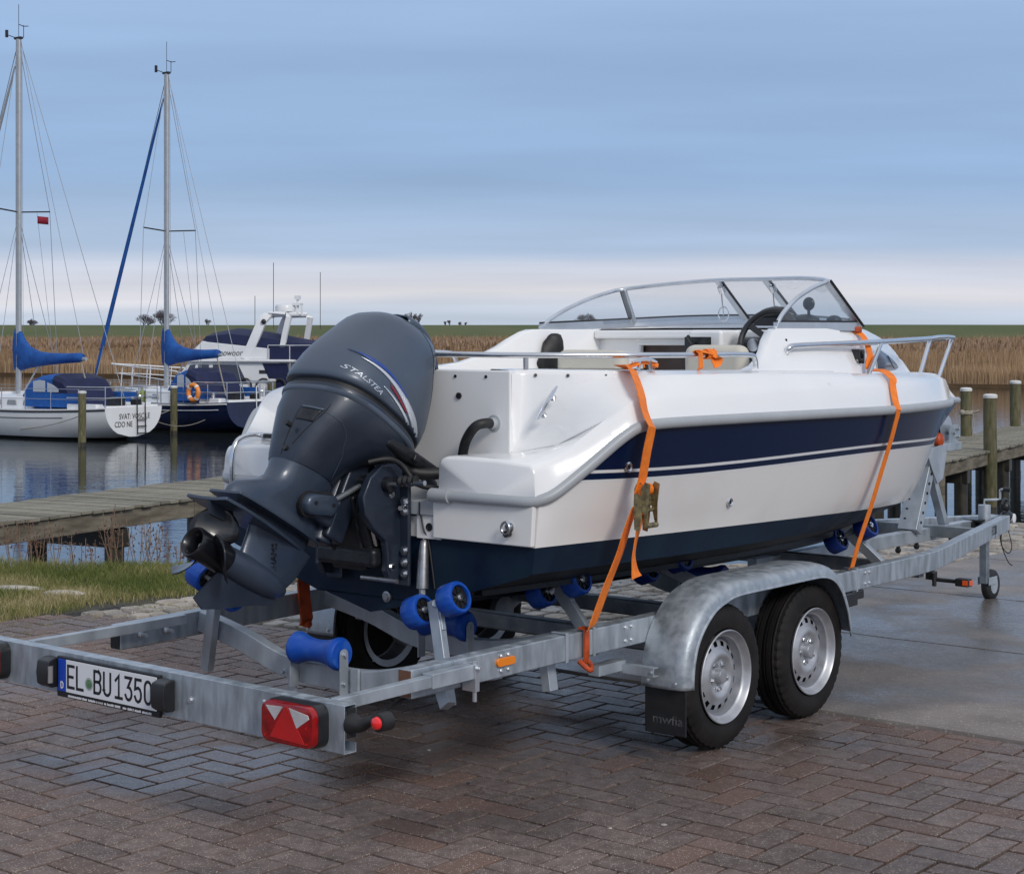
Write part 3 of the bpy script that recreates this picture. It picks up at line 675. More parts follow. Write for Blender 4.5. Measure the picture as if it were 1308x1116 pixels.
# --- side rails, bent inwards to the drawbar
RW, RH = .060, .098
rp = [(-RW / 2, -RH / 2), (RW / 2, -RH / 2), (RW / 2, RH / 2), (-RW / 2, RH / 2)]
near_path = [(.44, .155, .512), (4.20, .150, .514), (4.45, .175, .510), (4.75, .255, .498), (7.27, .965, .412)]
far_path = [(.50, 1.77, .477), (2.2, 1.82, .497), (4.20, 1.87, .514), (4.45, 1.84, .510), (4.75, 1.745, .498), (7.27, 1.035, .412)]
for p in (near_path, far_path):
    r = MB().tube(p, 1, prof=rp, up=(0, 0, 1)).build('side_rail', 'galvanised_spangle', trailer, smooth=25, bevel=.005)
    e = p[0]; MB().box((e[0] - .004, e[1] - .026, e[2] - .044), (e[0] + .01, e[1] + .026, e[2] + .044)).build('rail_end_cap', 'black_rubber' if p is far_path else 'teak', r)
g = MB()
for u in (.60, .73): g.ball((u, 1.738, .478), .016, 12, 6, (1, .7, 1)); g.cyl((u, 1.74, .478), (u, 1.70, .478), .008, 8)
g.build('rail_bolt', 'aluminium', trailer)
g = MB(); g.prism(rrect(.10, .030, .014), 0, .012); o = g.build('side_reflector', 'amber_lens', trailer, bevel=.002, loc=(.925, .1135, .519))
text_mesh('drawbar_lettering', 'FCTIJB', 'plate_black', trailer, .082, frame_m((6.52, .7175, .440), (2.52, .71, -.086), (0, 0, 1)), sx=.85)
# --- V shaped crossbeams with keel rollers
def vbeam(u, tops, h=.085, w=.05, m='galvanised'):
    pts = smooth_path([(u, v, z - h / 2) for v, z in tops], 5)
    return MB().tube(pts, 1, prof=[(-w / 2, -h / 2), (w / 2, -h / 2), (w / 2, h / 2), (-w / 2, h / 2)], up=(0, 0, 1)).build('cross_beam', m, trailer, smooth=25, bevel=.004)
vt = [(.16, .535), (.45, .477), (.75, .408), (1.0, .398), (1.25, .415), (1.5, .485), (1.745, .535)]
vbeam(.925, vt); vbeam(1.68, [(v, z + .012) for v, z in vt[:-1]] + [(1.79, .55)], m='galvanised')
vbeam(3.65, [(v, z + .01) for v, z in vt[:-1]] + [(1.83, .55)], m='galvanised_dull')
def keel_roller(u, z, m='roller_blue', L_=.255, vc=VC, tilt=0):
    t = empty('keel_roller', (u, vc, z), parent=trailer); t.rotation_euler = (tilt, 0, 0)
    prf = []
    for i in range(21): x = -1 + 2 * i / 20; r = .043 + .020 * min(1, (abs(x) / .82) ** 2.2); r -= .010 * max(0, (abs(x) - .9) / .1) ** 2; prf.append((x * L_ / 2, r))
    MB().lathe((0, 0, 0), (0, 1, 0), prf, 32).build('roller', m, t, smooth=50)
    for s_ in (-1, 1):
        g = MB(); v = s_ * (L_ / 2 + .008); pts = [(-.022, -.155), (.022, -.155), (.022, .0)] + [(.022 * cos(a), .022 * sin(a)) for a in [pi * q / 6 for q in range(1, 6)]] + [(-.022, 0)]
        g.prism(pts, v - .003, v + .003); bolt(g, (0, v + s_ * .003, 0), (0, s_, 0), .010, .010); bolt(g, (-.004, v + s_ * .003, -.11), (0, s_, 0), .008, .010)
        g.build('roller_bracket', 'galvanised', t, bevel=.001)
    return t
keel_roller(.865, .462); keel_roller(1.60, .470); keel_roller(3.58, .455, 'roller_navy')
for u_, v_ in ((.86, .83), (.86, 1.17)):
    g = MB(); g.box((.885, v_ - .02, .27), (.897, v_ + .02, .41)); bolt(g, (.885, v_ + .045, .352), (-1, 0, 0), .008, .012); g.build('beam_clamp', 'galvanised', trailer, bevel=.001)
def roller_pair(u, v, z, s_, foot, m='roller_blue', tilt=20, lean=None):
    """two ribbed wheels on a rocking axle on top of a slanting arm; s_ = +1 near side (outer wheel higher towards -v)"""
    t = empty('wobble_roller', (u, v, z), parent=trailer)
    a = radians(tilt); ax = Vector((0, -cos(a) * s_, sin(a)))
    for q in (-1, 1):
        c = ax * (.095 * q); w = .040; prf = [(-w, .044), (-w, .056), (-w + .008, .063), (w - .008, .063), (w, .056), (w, .046), (w - .012, .045)]
        n = 48; a_ = ax.orthogonal().normalized(); b_ = ax.cross(a_); rs = []
        for d, r in prf:
            rs.append([c + ax * d + (a_ * cos(tt) + b_ * sin(tt)) * (r - (.0022 if (k % 3 == 0 and r > .06) else 0)) for k, tt in enumerate([2 * pi * k / n for k in range(n)])])
        rs2 = [[c - ax * (w - .012) + (a_ * cos(tt) + b_ * sin(tt)) * .045 for tt in [2 * pi * k / n for k in range(n)]]] + rs
        wh = MB().rings(rs2, cap=False).build('roller_wheel', m, t, smooth=40)
        g = MB(); g.cyl(c - ax * (w - .014), c + ax * (w - .014), .0448, 24)
        for k in range(8):
            tt = 2 * pi * k / 8; r_ = a_ * cos(tt) + b_ * sin(tt)
            for e in (1, -1): g.beam(c + ax * (w - .011) * e + r_ * .012, c + ax * (w - .011) * e + r_ * .043, .004, .008, up=ax)
        g.build('wheel_core', 'black_plastic', wh)
        g = MB(); g.cyl(c + ax * (w - .014), c + ax * (w - .002), .014, 16); g.cyl(c + ax * (w - .002), c + ax * (w + .004), .008, 6); g.build('axle_nut', 'chrome', wh)
    g = MB(); g.cyl(-ax * .14, ax * .13, .009, 12); g.build('axle', 'aluminium', t)
    f = Vector(foot) - Vector((u, v, z)); d = f.normalized(); top = -d * .02
    g = MB(); g.beam(top, f, .05, .034, up=ax.cross(d)); g.beam(top + Vector((0, 0, .0)), d * .10, .062, .022, up=ax.cross(d)); g.build('roller_arm', 'galvanised', t, bevel=.003)
    g = MB(); g.cyl(-d.orthogonal() * .03, d.orthogonal() * .03, .014, 10); g.build('pivot', 'aluminium', t)
    return t
roller_pair(1.05, .565, .655, 1, (.985, .44, .305))
roller_pair(.84, 1.56, .668, -1, (.90, 1.69, .30))
roller_pair(1.80, .56, .640, 1, (1.72, .30, .42)); roller_pair(1.80, 1.44, .640, -1, (1.72, 1.64, .42), 'roller_navy')
roller_pair(4.20, .50, .645, 1, (4.28, .34, .47), 'roller_navy', tilt=26); roller_pair(4.20, 1.42, .625, -1, (4.26, 1.62, .45), 'roller_navy', tilt=26)
roller_pair(2.55, .56, .655, 1, (2.55, .20, .52), 'roller_navy')
g = MB()
for u in (1.284, 1.455, 3.55):
    g.box((u - .008, .119, .459), (u + .008, .1235, .569)); g.box((u - .008, .1236, .5645), (u + .008, .190, .569)); g.box((u - .008, .1236, .459), (u + .008, .190, .4632))
g.build('rail_clamp', 'galvanised', trailer, bevel=.0015)
g = MB(); g.beam((1.285, .22, .47), (1.285, .20, .345), .05, .04); g.build('support_leg', 'galvanised', trailer, bevel=.003)
g = MB(); g.beam((.97, .43, .31), (1.0, .50, .40), .055, .04, up=(1, 0, 0)); g.build('arm_foot', 'galvanised', trailer, bevel=.003)
# --- axles, wheels, mudguards
for u in (2.145, 2.86):
    g = MB(); g.beam((u + .16, .16, .36), (u + .16, 1.79, .36), .075, .075); g.build('axle_tube', 'galvanised_dull', trailer, bevel=.01)
    for v in (.215, 1.735):
        g = MB(); g.beam((u + .16, v, .36), (u, v, .295), .035, .06); g.cyl((u, v - .02, .295), (u, v + .02, .295), .075, 24); g.build('swing_arm', 'galvanised_dull', trailer, bevel=.004)
def wheel(u, v, s_):      # s_ = -1: outer face towards -v
    t = empty('road_wheel', (u, v, .294), parent=trailer); t.rotation_euler = (0, R.uniform(0, 3), 0)
    r0 = .292; W2 = .078
    prf = [(-W2 + .012, .186), (-W2 + .002, .196), (-W2 - .002, .225), (-W2 - .001, .250), (-W2 + .006, .272), (-W2 + .016, .286), (-W2 + .03, r0 - .003), (-.045, r0), (-.041, r0), (-.040, r0 - .007), (-.034, r0 - .007), (-.033, r0), (-.012, r0), (-.011, r0 - .007), (-.005, r0 - .007), (-.004, r0 + .0005), (.004, r0 + .0005)]
    prf = prf + [(-d, r) for d, r in prf[::-1]]
    n = 132; rs = []
    for d, r in prf:
        ring = []
        for k in range(n):
            a = 2 * pi * k / n; rr = r
            if r > .27 and (k % 3 == 0) and abs(d) > .046: rr -= .006
            ring.append((rr * cos(a), d * 1.0, rr * sin(a)))
        rs.append(ring)
    MB().rings(rs, cap=False).build('tyre', 'tyre_rubber', t, smooth=28)
    f = s_ * -1      # +1 if outer is -v
    o = lambda d: -f * d      # distance outward -> y
    rim = MB()
    def lat(prf_, n=64, skip=None):
        k0 = len(rim.v)
        for d, r in prf_:
            for k in range(n): a = 2 * pi * k / n; rim.v.append((r * cos(a), o(d), r * sin(a)))
        for i in range(len(prf_) - 1):
            for k in range(n):
                if skip and skip(i, k): continue
                rim.f.append((k0 + i * n + k, k0 + i * n + (k + 1) % n, k0 + (i + 1) * n + (k + 1) % n, k0 + (i + 1) * n + k)); rim.mi.append(0)
    lat([(.074, .186), (.083, .189), (.086, .185), (.083, .181), (.074, .178), (.066, .170), (.060, .168), (.056, .160), (.035, .158), (.018, .155), (-.07, .155), (-.078, .186)])
    lat([(.018, .156), (.024, .150), (.030, .142), (.034, .139), (.037, .135), (.041, .123), (.043, .119), (.046, .110), (.056, .098), (.059, .088), (.056, .076), (.044, .064), (.040, .056), (.041, .040), (.041, .030)], 64, lambda i, k: i in (3, 4, 5) and k % 4 in (0, 1))
    rm = rim.build('rim', 'wheel_steel', t, smooth=50)
    MB().lathe((0, 0, 0), (0, -f, 0), [(.020, .150), (.022, .148), (.022, .01)], 32, cap=True).build('rim_hole_shade', 'dark_hole', rm)  # near-black disc stands in for the shade behind the rim holes
    g = MB()
    for k in range(5):
        a = 2 * pi * k / 5 + .3; p = Vector((.052 * cos(a), o(.042), .052 * sin(a))); g.cyl(p, p + Vector((0, -f * .016, 0)), .0095, 6, r2=.0075); g.cyl(p, p + Vector((0, -f * .004, 0)), .0135, 14)
    g.build('wheel_bolt', 'chrome', rm)
    MB().lathe((0, 0, 0), (0, -f, 0), [(.03, .031), (.062, .030), (.068, .026), (.070, .015), (.070, .001)], 28).build('hub_cap', 'wheel_steel', rm, smooth=40)
    g = MB(); g.tube([(.118, o(.05), -.10), (.128, o(.066), -.112)], .0035, 8); g.build('valve', 'black_rubber', rm)
for u in (2.145, 2.86):
    wheel(u, .050, -1); wheel(u, 1.90, 1)
def mudguard(v_in, v_out, s_):
    lower = [(1.765, .300), (1.768, .36), (1.782, .43), (1.815, .505), (1.875, .575), (1.955, .632), (2.05, .664), (2.16, .681), (2.45, .682), (2.70, .682), (2.84, .679), (2.93, .662), (3.00, .628), (3.06, .57), (3.11, .49), (3.14, .41), (3.155, .345)]
    P = smooth_path([(u, 0, z) for u, z in lower], 3); rows = []
    for i, p in enumerate(P):
        d = (P[min(i + 1, len(P) - 1)] - P[max(i - 1, 0)]).normalized(); n_ = Vector((-d.z, 0, d.x))
        rows.append([p + n_ * nn_ + Vector((0, v, 0)) for v, nn_ in ((v_in, -.012), (v_in, 0), (v_in - s_ * .05, .003), (v_in - s_ * .12, .004), (v_out + s_ * .05, 0), (v_out + s_ * .028, -.004), (v_out + s_ * .012, -.014), (v_out + s_ * .003, -.030), (v_out, -.048), (v_out - s_ * .001, -.054), (v_out - s_ * .008, -.058))])
    o = MB().grid(rows).build('mudguard', 'galvanised_sheet', trailer, smooth=60)
    md = o.modifiers.new('solidify', 'SOLIDIFY'); md.thickness = .003; md.offset = 0
    MB().box((1.786, v_in, .118), (1.794, v_out + s_ * .008, .345)).build('mud_flap', 'black_rubber', o, bevel=.003)
    g = MB(); 
    for v in (v_in - s_ * .03, v_out + s_ * .04): bolt(g, (1.762, v, .325), (-1, 0, 0), .006, .005)
    g.build('flap_bolt', 'aluminium', o)
    return o
mg = mudguard(.120, -.080, 1); mudguard(1.83, 2.03, -1)
text_mesh('flap_lettering', 'mwfia', 'faded_print', mg, .052, frame_m((1.7855, .012, .175), (0, -1, 0), (0, 0, 1)), sx=1.15)
g = MB(); g.prism([(1.70, .352), (1.70, .388), (1.735, .388), (1.735, .384), (1.704, .384), (1.704, .356), (1.735, .356), (1.735, .352)], .26, .02); g.box((1.55, .17, .36), (1.73, .22, .40)); bolt(g, (1.70, .03, .37), (-1, 0, 0), .006, .004)
g.build('mudguard_bracket', 'galvanised', trailer, bevel=.0015)
g = MB(); g.box((3.30, .10, .40), (3.52, .16, .463)); g.cyl((3.50, .12, .40), (3.50, .12, .47), .02, 12); g.box((3.55, .12, .42), (3.62, .15, .463)); g.build('brake_bracket', 'black_plastic', trailer, bevel=.006)
# --- front frame
MB().beam((4.32, .16, .472), (4.32, 1.84, .472), .05, .07).build('cross_member', 'galvanised_dull', trailer, bevel=.004)
MB().beam((4.05, 1.0, .455), (7.15, 1.0, .425), .06, .08).build('centre_beam', 'galvanised', trailer, bevel=.005)
MB().beam((6.15, .66, .455), (6.15, 1.34, .455), .05, .07).build('cross_member', 'galvanised_dull', trailer, bevel=.004)
g = MB()
for u, v in ((5.75, 1.0), (6.0, 1.0), (6.18, .86), (6.18, 1.14)): g.cyl((u, v, .36), (u, v, .42), .012, 8); g.ball((u, v, .37), .02, 8, 5)
g.build('frame_bolt', 'black_plastic', trailer)
# winch post
wp = empty('winch_post', (0, 0, 0), parent=trailer)
MB().beam((5.90, 1.0, .47), (6.14, 1.0, .95), .125, .08, up=(1, 0, 0)).build('post', 'galvanised', wp, bevel=.004)
g = MB()
for k in range(6):
    f = .12 + .12 * k; p = Vector((5.90 + .24 * f * 1.0, .9365, .47 + .48 * f)); g.cyl(p, p + Vector((0, -.003, 0)), .009, 10); g.cyl(p + Vector((-.035, .09, .02)) * 1, p + Vector((-.036, .09, .02)), .009, 10)
g.build('post_hole', 'dark_hole', wp)
g = MB(); g.beam((6.40, 1.0, .45), (6.20, 1.0, .80), .05, .05, up=(1, 0, 0)); g.build('post_brace', 'galvanised', wp, bevel=.003)
g = MB(); g.prism([(5.98, .97), (6.06, .85), (6.14, .75), (6.22, .78), (6.27, .94), (6.20, .99)], .925, .933); g.prism([(5.98, .97), (6.06, .85), (6.14, .75), (6.22, .78), (6.27, .94), (6.20, .99)], 1.067, 1.075); g.build('post_cheek', 'galvanised', wp, bevel=.002)
MB().beam((6.05, 1.03, .965), (6.58, 1.03, .965), .13, .05).build('winch_shelf', 'galvanised', wp, bevel=.004)
g = MB(); g.box((6.44, .985, .99), (6.57, .990, 1.10)); g.box((6.44, 1.17, .99), (6.57, 1.175, 1.10)); g.cyl((6.50, .97, 1.05), (6.50, 1.18, 1.05), .012, 12); bolt(g, (6.545, .985, 1.075), (0, -1, 0), .012, .02); bolt(g, (6.545, .985, 1.025), (0, -1, 0), .010, .02); g.build('winch_frame', 'galvanised', wp, bevel=.003)
g = MB().lathe((6.47, 1.02, 1.080), (0, 1, 0), [(0, .02), (0, .085), (.004, .085), (.006, .045), (.13, .045), (.133, .085), (.137, .085), (.137, .02)], 36); g.build('winch_drum', 'aluminium', wp, smooth=40)
g = MB().lathe((6.47, 1.04, 1.080), (0, 1, 0), [(0, .070), (.10, .070)], 24); g.build('winch_strap', 'black_rubber', wp, smooth=40)
g = MB().lathe((6.215, .93, 1.020), (0, 1, 0), [(0, .03), (.01, .042), (.03, .045), (.05, .038), (.07, .045), (.09, .042), (.10, .03)], 24); g.build('bow_stop', 'hook_orange', wp, smooth=50)
# jockey wheel
jk = empty('jockey_wheel', (6.85, .93, 0), parent=trailer)
g = MB(); g.cyl((0, 0, .40), (0, 0, .565), .040, 20); g.build('clamp_tube', 'galvanised', jk)
MB().beam((0, 0, .05), (0, 0, .42), .05, .05, up=(0, 1, 0)).build('inner_tube', 'galvanised_dull', jk, bevel=.004)
g = MB().tube([(0, 0, .56), (0, 0, .598), (.03, -.07, .602), (.04, -.09, .606), (.04, -.09, .665), (.04, -.10, .67), (.04, -.14, .668)], .008, 8); g.build('crank', 'aluminium', jk)
MB().cyl((.04, -.115, .668), (.04, -.16, .668), .016, 10).build('crank_grip', 'black_plastic', jk)
g = MB(); g.beam((0, -.03, .065), (.13, -.03, .065), .005, .05); g.beam((0, .045, .065), (.13, .045, .065), .005, .05); g.build('wheel_fork', 'galvanised', jk, bevel=.001)
g = MB().lathe((.11, -.02, .030), (0, 1, 0), [(0, .055), (0, .09), (.008, .10), (.03, .103), (.045, .10), (.053, .09), (.053, .055)], 32); g.build('small_tyre', 'black_rubber', jk, smooth=50)
g = MB().lathe((.11, -.022, .030), (0, 1, 0), [(0, .056), (.01, .05), (.02, .02), (.02, .001)], 24); g.build('small_rim', 'galvanised', jk, smooth=50)
g = MB(); g.box((-.10, -.02, .46), (.05, .10, .475)); g.box((-.12, .03, .40), (.02, .09, .46)); g.tube(smooth_path([(.04, .03, .49), (.12, .03, .51), (.16, .03, .44), (.13, .02, .36)], 4), .006, 6); g.build('clamp', 'black_plastic', jk, bevel=.003)
# coupling
cp = empty('coupling', (7.28, 1.0, .10), parent=trailer); cp.scale = (.72, .72, .76)
g = MB(); g.box((-.01, -.075, .355), (.02, .075, .465)); g.build('front_plate', 'galvanised_dull', cp, bevel=.004)
g = MB(); g.tube(smooth_path([(-.02, 0, .44), (.06, 0, .455), (.14, 0, .46), (.22, 0, .43)], 4), [.03, .032, .034, .036, .038, .040, .042, .044, .046, .046, .045, .043, .04], 14); g.ball((.10, -.0, .54), .048, 12, 8); g.tube([(.06, 0, .46), (.09, 0, .52)], .02, 8); g.build('coupling_head', 'engine_black', cp)
g = MB(); g.tube(smooth_path([(.02, 0, .56), (.06, 0, .60), (.12, 0, .60), (.16, 0, .55)], 4), .014, 8); g.build('release_handle', 'black_plastic', cp)
g = MB().lathe((.20, -.05, .43), (0, 1, 0), [(0, .03), (.003, .042), (.03, .042)], 20); g.build('wear_disc', 'plate_white', cp)
g = MB().tube(smooth_path([(-.15, -.05, .37), (-.13, -.06, .22), (-.02, -.08, .14), (.06, -.08, .2), (.10, -.02, .36)], 6), .005, 6); g.tube(smooth_path([(-.05, -.03, .38), (-.08, -.04, .22), (-.03, -.08, .07), (.02, -.1, .03)], 6), .005, 6); g.build('cable', 'black_rubber', cp)
# wiring and small fixings
g = MB(); g.tube(smooth_path([(.03, .30, .46), (.10, .26, .42), (.30, .16, .43), (.50, .19, .455), (.9, .19, .45), (1.4, .192, .452), (1.75, .19, .45)], 5), .006, 6); g.build('lighting_cable', 'black_rubber', trailer, smooth=50)
g = MB(); g.tube(smooth_path([(4.1, .19, .455), (4.4, .20, .450), (5.0, .36, .44), (6.0, .63, .40), (7.0, .92, .37), (7.2, .97, .36)], 4), .006, 6); g.build('lighting_cable', 'black_rubber', trailer, smooth=50)
for u, v in ((.925, .122), (1.68, .122), (3.65, .119)):
    for du_ in (-.02, .02):
        for z in (.488, .540): g = MB(); bolt(g, (u + du_, v + .0015, z), (0, -1, 0), .0065, .006); g.build('joint_bolt', 'aluminium', trailer)
for v in (.72, 1.30):
    g = MB(); bolt(g, (-.0005, v, .455), (-1, 0, 0), .008, .006); g.build('joint_bolt', 'aluminium', trailer)
# front side marker on a rubber arm
fm = empty('side_marker', (4.40, .10, .44), parent=trailer)
g = MB(); g.box((-.02, .03, -.02), (.04, .07, .02)); g.box((-.01, -.10, -.028), (.025, .04, -.010)); g.cyl((-.02, .02, -.05), (-.02, .02, .02), .012, 8); g.build('rubber_arm', 'black_rubber', fm, bevel=.004)
g = MB(); g.box((-.02, -.165, -.040), (.03, -.09, .000)); g.build('lamp_body', 'black_rubber', fm, bevel=.006)
g = MB(); g.box((-.024, -.160, -.033), (-.019, -.132, -.007)); g.box((-.014, -.170, -.033), (.024, -.164, -.007)); g.build('amber_lens', 'orange_lens', fm, bevel=.002)
# ================================================================ MOTORBOAT ON THE TRAILER (u, v, z in the trailer frame)
boat = empty('motorboat', t2w(0, 0, 0), TA)
tag(boat, 'white open speedboat with navy side stripe and big grey outboard strapped on the trailer', 'motorboat')
UT = 1.15
KEEL = [(1.15, .575), (2.0, .55), (3.0, .525), (4.2, .505), (4.8, .52), (5.1, .56), (5.38, .645), (5.72, .763), (6.04, .925), (6.32, 1.08), (6.6, 1.255)]
CH = [(1.15, .82, .795), (2.0, .88, .785), (3.0, .87, .775), (3.8, .76, .765), (4.4, .58, .758), (4.9, .38, .755), (5.3, .18, .755), (5.7, .01, .76), (6.6, 0, .76)]
WL = [(1.15, .835, .893), (2.0, .905, .882), (3.0, .915, .86), (3.8, .84, .832), (4.4, .70, .81), (4.9, .50, .795), (5.3, .30, .78), (5.55, .15, .77), (5.74, .0, .765), (6.6, 0, .765)]
RB = [(1.15, .855, 1.066), (1.18, .872, 1.076), (1.237, .908, 1.122), (1.335, .952, 1.196), (1.416, .998, 1.268), (1.50, 1.040, 1.324), (1.60, 1.060, 1.336), (1.75, 1.070, 1.338), (1.9, 1.076, 1.338), (2.3, 1.085, 1.336), (3.0, 1.085, 1.330), (3.6, 1.06, 1.324), (4.2, .97, 1.322), (4.6, .855, 1.318), (5.0, .675, 1.310), (5.4, .495, 1.300), (5.8, .315, 1.285), (6.15, .158, 1.272), (6.4, .06, 1.262), (6.55, .012, 1.258), (6.6, .0, 1.256)]
S1 = [(1.15, 1.175), (2.0, 1.160), (3.6, 1.165), (5.0, 1.125), (6.3, 1.075), (6.6, 1.06)]
def kz(u): return interp(KEEL, u)[0]
def hb(u, z):      # half breadth of the topsides
    k = kz(u); wb, wz = interp(WL, u); rb, rz = interp(RB, u); wz = max(wz, k)
    if rz - wz < 1e-4: return 0 if u > 5 else rb
    t = max(0, min(1, (z - wz) / (1.33 - wz if u < 1.8 else rz - wz)))
    rb2 = interp(RB, max(u, 1.72))[0] if u < 1.72 else rb
    rb2 = rb2 if u >= 1.72 else rb + (rb2 - rb) * .0 + (1.05 - rb) * 0
    if u < 1.72: t = max(0, min(1, (z - wz) / (rz - wz)))
    return max(0, wb) + (rb - max(0, wb)) * t ** (.9 if u < 5 else .85)
us = [1.15, 1.18, 1.21, 1.25, 1.30, 1.34, 1.38, 1.42, 1.46, 1.50, 1.55, 1.62, 1.72, 1.85, 2.0, 2.3, 2.6, 3.0, 3.3, 3.6, 3.9, 4.2, 4.4, 4.6, 4.8, 5.0, 5.2, 5.4, 5.6, 5.74, 5.9, 6.05, 6.2, 6.32, 6.44, 6.54, 6.598]
def station(u, s_):
    k = kz(u); cb, czz = interp(CH, u); wb, wz = interp(WL, u); rb, rz = interp(RB, u); s1 = interp(S1, u)[0]
    P = [(0, k)]; zc = max(czz, k); cb = cb if czz > k + .002 else 0
    P.append((max(0, cb) * .34, k + (zc - k) * .30)); P.append((max(0, cb) * .36, k + (zc - k) * .27)); P.append((max(0, cb) * .97, zc - .012 * (cb > .05))); P.append((max(0, cb), zc))
    wz = max(wz, k)
    zs = [wz, wz + (s1 - .046 - wz) * .33, wz + (s1 - .046 - wz) * .66, s1 - .046, s1 - .036, s1 - .012, s1, s1 + (rz - s1) * .5, rz]
    for z in zs: z = max(k, min(z, rz)); P.append((hb(u, z), z))
    return [Vector((u, VC - s_ * b, z)) for b, z in P]
mi = [0, 0, 0, 0, 1, 2, 2, 2, 3, 4, 3, 4, 4]
hull = MB()
for s_ in (1, -1):
    st = [station(u, s_) for u in us]
    n = len(st[0])
    for i in range(len(st) - 1):
        for q in range(n - 1):
            hull.cur = mi[q]; k = len(hull.v); hull.v += [tuple(st[i][q]), tuple(st[i][q + 1]), tuple(st[i + 1][q + 1]), tuple(st[i + 1][q])]; hull.f.append((k, k + 1, k + 2, k + 3)); hull.mi.append(mi[q])
# transom: strips between matching levels of both sides
A = station(1.15, 1); B_ = station(1.15, -1)
def lerp(a, b, t): return a + (b - a) * t
for q in range(len(A) - 1):
    for (t0, t1) in ((0, .27), (.27, .73), (.73, 1)):
        k = len(hull.v); hull.v += [tuple(lerp(A[q], B_[q], t0)), tuple(lerp(A[q], B_[q], t1)), tuple(lerp(A[q + 1], B_[q + 1], t1)), tuple(lerp(A[q + 1], B_[q + 1], t0))]
        if A[q + 1].z < 1.02 or t0 != .27: hull.f.append((k, k + 1, k + 2, k + 3)); hull.mi.append(1 if q < 5 else 2)
def weld(o, d=.0006):
    bm = bmesh.new(); bm.from_mesh(o.data); bmesh.ops.remove_doubles(bm, verts=bm.verts, dist=d); bmesh.ops.dissolve_degenerate(bm, edges=bm.edges, dist=d); bmesh.ops.recalc_face_normals(bm, faces=bm.faces); bm.to_mesh(o.data); bm.free(); o.data.shade_smooth(); o.data.set_sharp_from_angle(angle=radians(28)); return o
h_ = hull.build('hull', ['antifoul_dark', 'antifoul', 'hull_white', 'boat_white', 'navy_stripe'], boat, smooth=0); weld(h_)
for s_ in (1, -1):       # spray rails on the dark bottom
    for fb, fz in ((.30, .24), (.62, .55)):
        pts = []
        for u in us:
            if 1.2 < u < 5.2:
                k = kz(u); cb, zc = interp(CH, u)[:2]; pts.append((u, VC - s_ * cb * fb, k + (zc - k) * (fz + .02) - .012))
        MB().tube(pts, 1, prof=[(-.022, -.006), (.022, -.006), (.018, .02), (-.018, .02)], up=(0, 0, 1)).build('spray_rail', 'antifoul_dark', boat, smooth=20)
# ---- white deck moulding
OUT = [(1.15, .835, 1.198), (1.22, .862, 1.215), (1.30, .895, 1.255), (1.36, .925, 1.300), (1.42, .955, 1.346), (1.50, .995, 1.402), (1.58, 1.012, 1.428), (1.66, 1.02, 1.440), (1.8, 1.026, 1.446), (2.0, 1.032, 1.448), (2.6, 1.042, 1.455), (3.3, 1.035, 1.448), (3.9, .985, 1.442), (4.4, .87, 1.438), (4.9, .685, 1.43), (5.3, .508, 1.42), (5.7, .33, 1.408), (6.0, .20, 1.39), (6.25, .09, 1.355), (6.42, .03, 1.315), (6.55, .005, 1.272)]
INN = [(1.42, .50, 1.213), (1.47, .515, 1.265), (1.52, .60, 1.40), (1.58, .69, 1.475), (1.66, .80, 1.505), (1.8, .90, 1.512), (2.0, .955, 1.512), (2.6, .975, 1.508), (3.3, .965, 1.495), (3.9, .92, 1.48), (4.4, .80, 1.472), (4.9, .625, 1.465), (5.3, .455, 1.455), (5.7, .28, 1.44), (6.0, .155, 1.42), (6.25, .055, 1.38), (6.42, .015, 1.33), (6.55, .002, 1.276)]
TOP = [(1.42, .500, 1.535), (1.47, .512, 1.535), (1.52, .58, 1.535), (1.58, .67, 1.534), (1.66, .775, 1.533), (1.8, .862, 1.530), (2.0, .905, 1.527), (2.6, .925, 1.520), (3.3, .90, 1.508)]
CABF = [(2.5, .905, 1.52), (2.7, .875, 1.515), (3.0, .86, 1.50), (3.3, .855, 1.492), (3.9, .78, 1.482), (4.4, .64, 1.476), (4.9, .47, 1.470), (5.3, .30, 1.462), (5.55, .16, 1.452), (5.78, .03, 1.44), (5.82, 0, 1.44)]
def rubrow(u): return interp(RB, u)
dk = MB()
du = [1.15, 1.2, 1.25, 1.3, 1.36, 1.421]
for s_ in (1, -1):       # stern pods
    rows = []
    for u in du:
        rb, rz = rubrow(u); ob, oz = interp(OUT, u); r = [(rb, rz - .01), (rb - .004, rz + .02), (ob + .010, lerp(rz, oz, .78)), (ob, oz - .008), (ob - .012, oz + .003), (lerp(ob, .5, .5), lerp(oz, 1.212, .72) + .003), (.512, 1.214), (.42, 1.212), (.392, 1.206), (.38, 1.19), (.372, .95)]
        rows.append([(u, VC - s_ * (b - .03 * (u > 1.43)), z - .03 * (u > 1.43)) for b, z in r])
    dk.grid(rows)
    # rounded aft end of each pod
    n = len(rows[0]); prevr = rows[0]
    for dx, sc, dz in ((-.012, .0, -.004), (-.018, .01, -.016)):
        nr = []
        for p in rows[0]:
            b = abs(p[1] - VC); cb_ = .61; nb = b + (cb_ - b) * sc; z = p[2] if p[2] < 1.1 else p[2] + dz
            nr.append((p[0] + dx, VC - s_ * nb, z))
        dk.grid([prevr, nr]); prevr = nr
    cpt = (1.132, VC - s_ * .61, 1.06)
    k = len(dk.v); dk.v += prevr + [cpt]; m = len(prevr)
    for q in range(m - 1): dk.f.append((k + q, k + q + 1, k + m)); dk.mi.append(0)
    dk.f.append((k + m - 1, k, k + m)); dk.mi.append(0)
pods = dk.build('stern_pod', 'white_gelcoat', boat, smooth=0); weld(pods); pods.data.set_sharp_from_angle(angle=radians(50))
dk = MB()
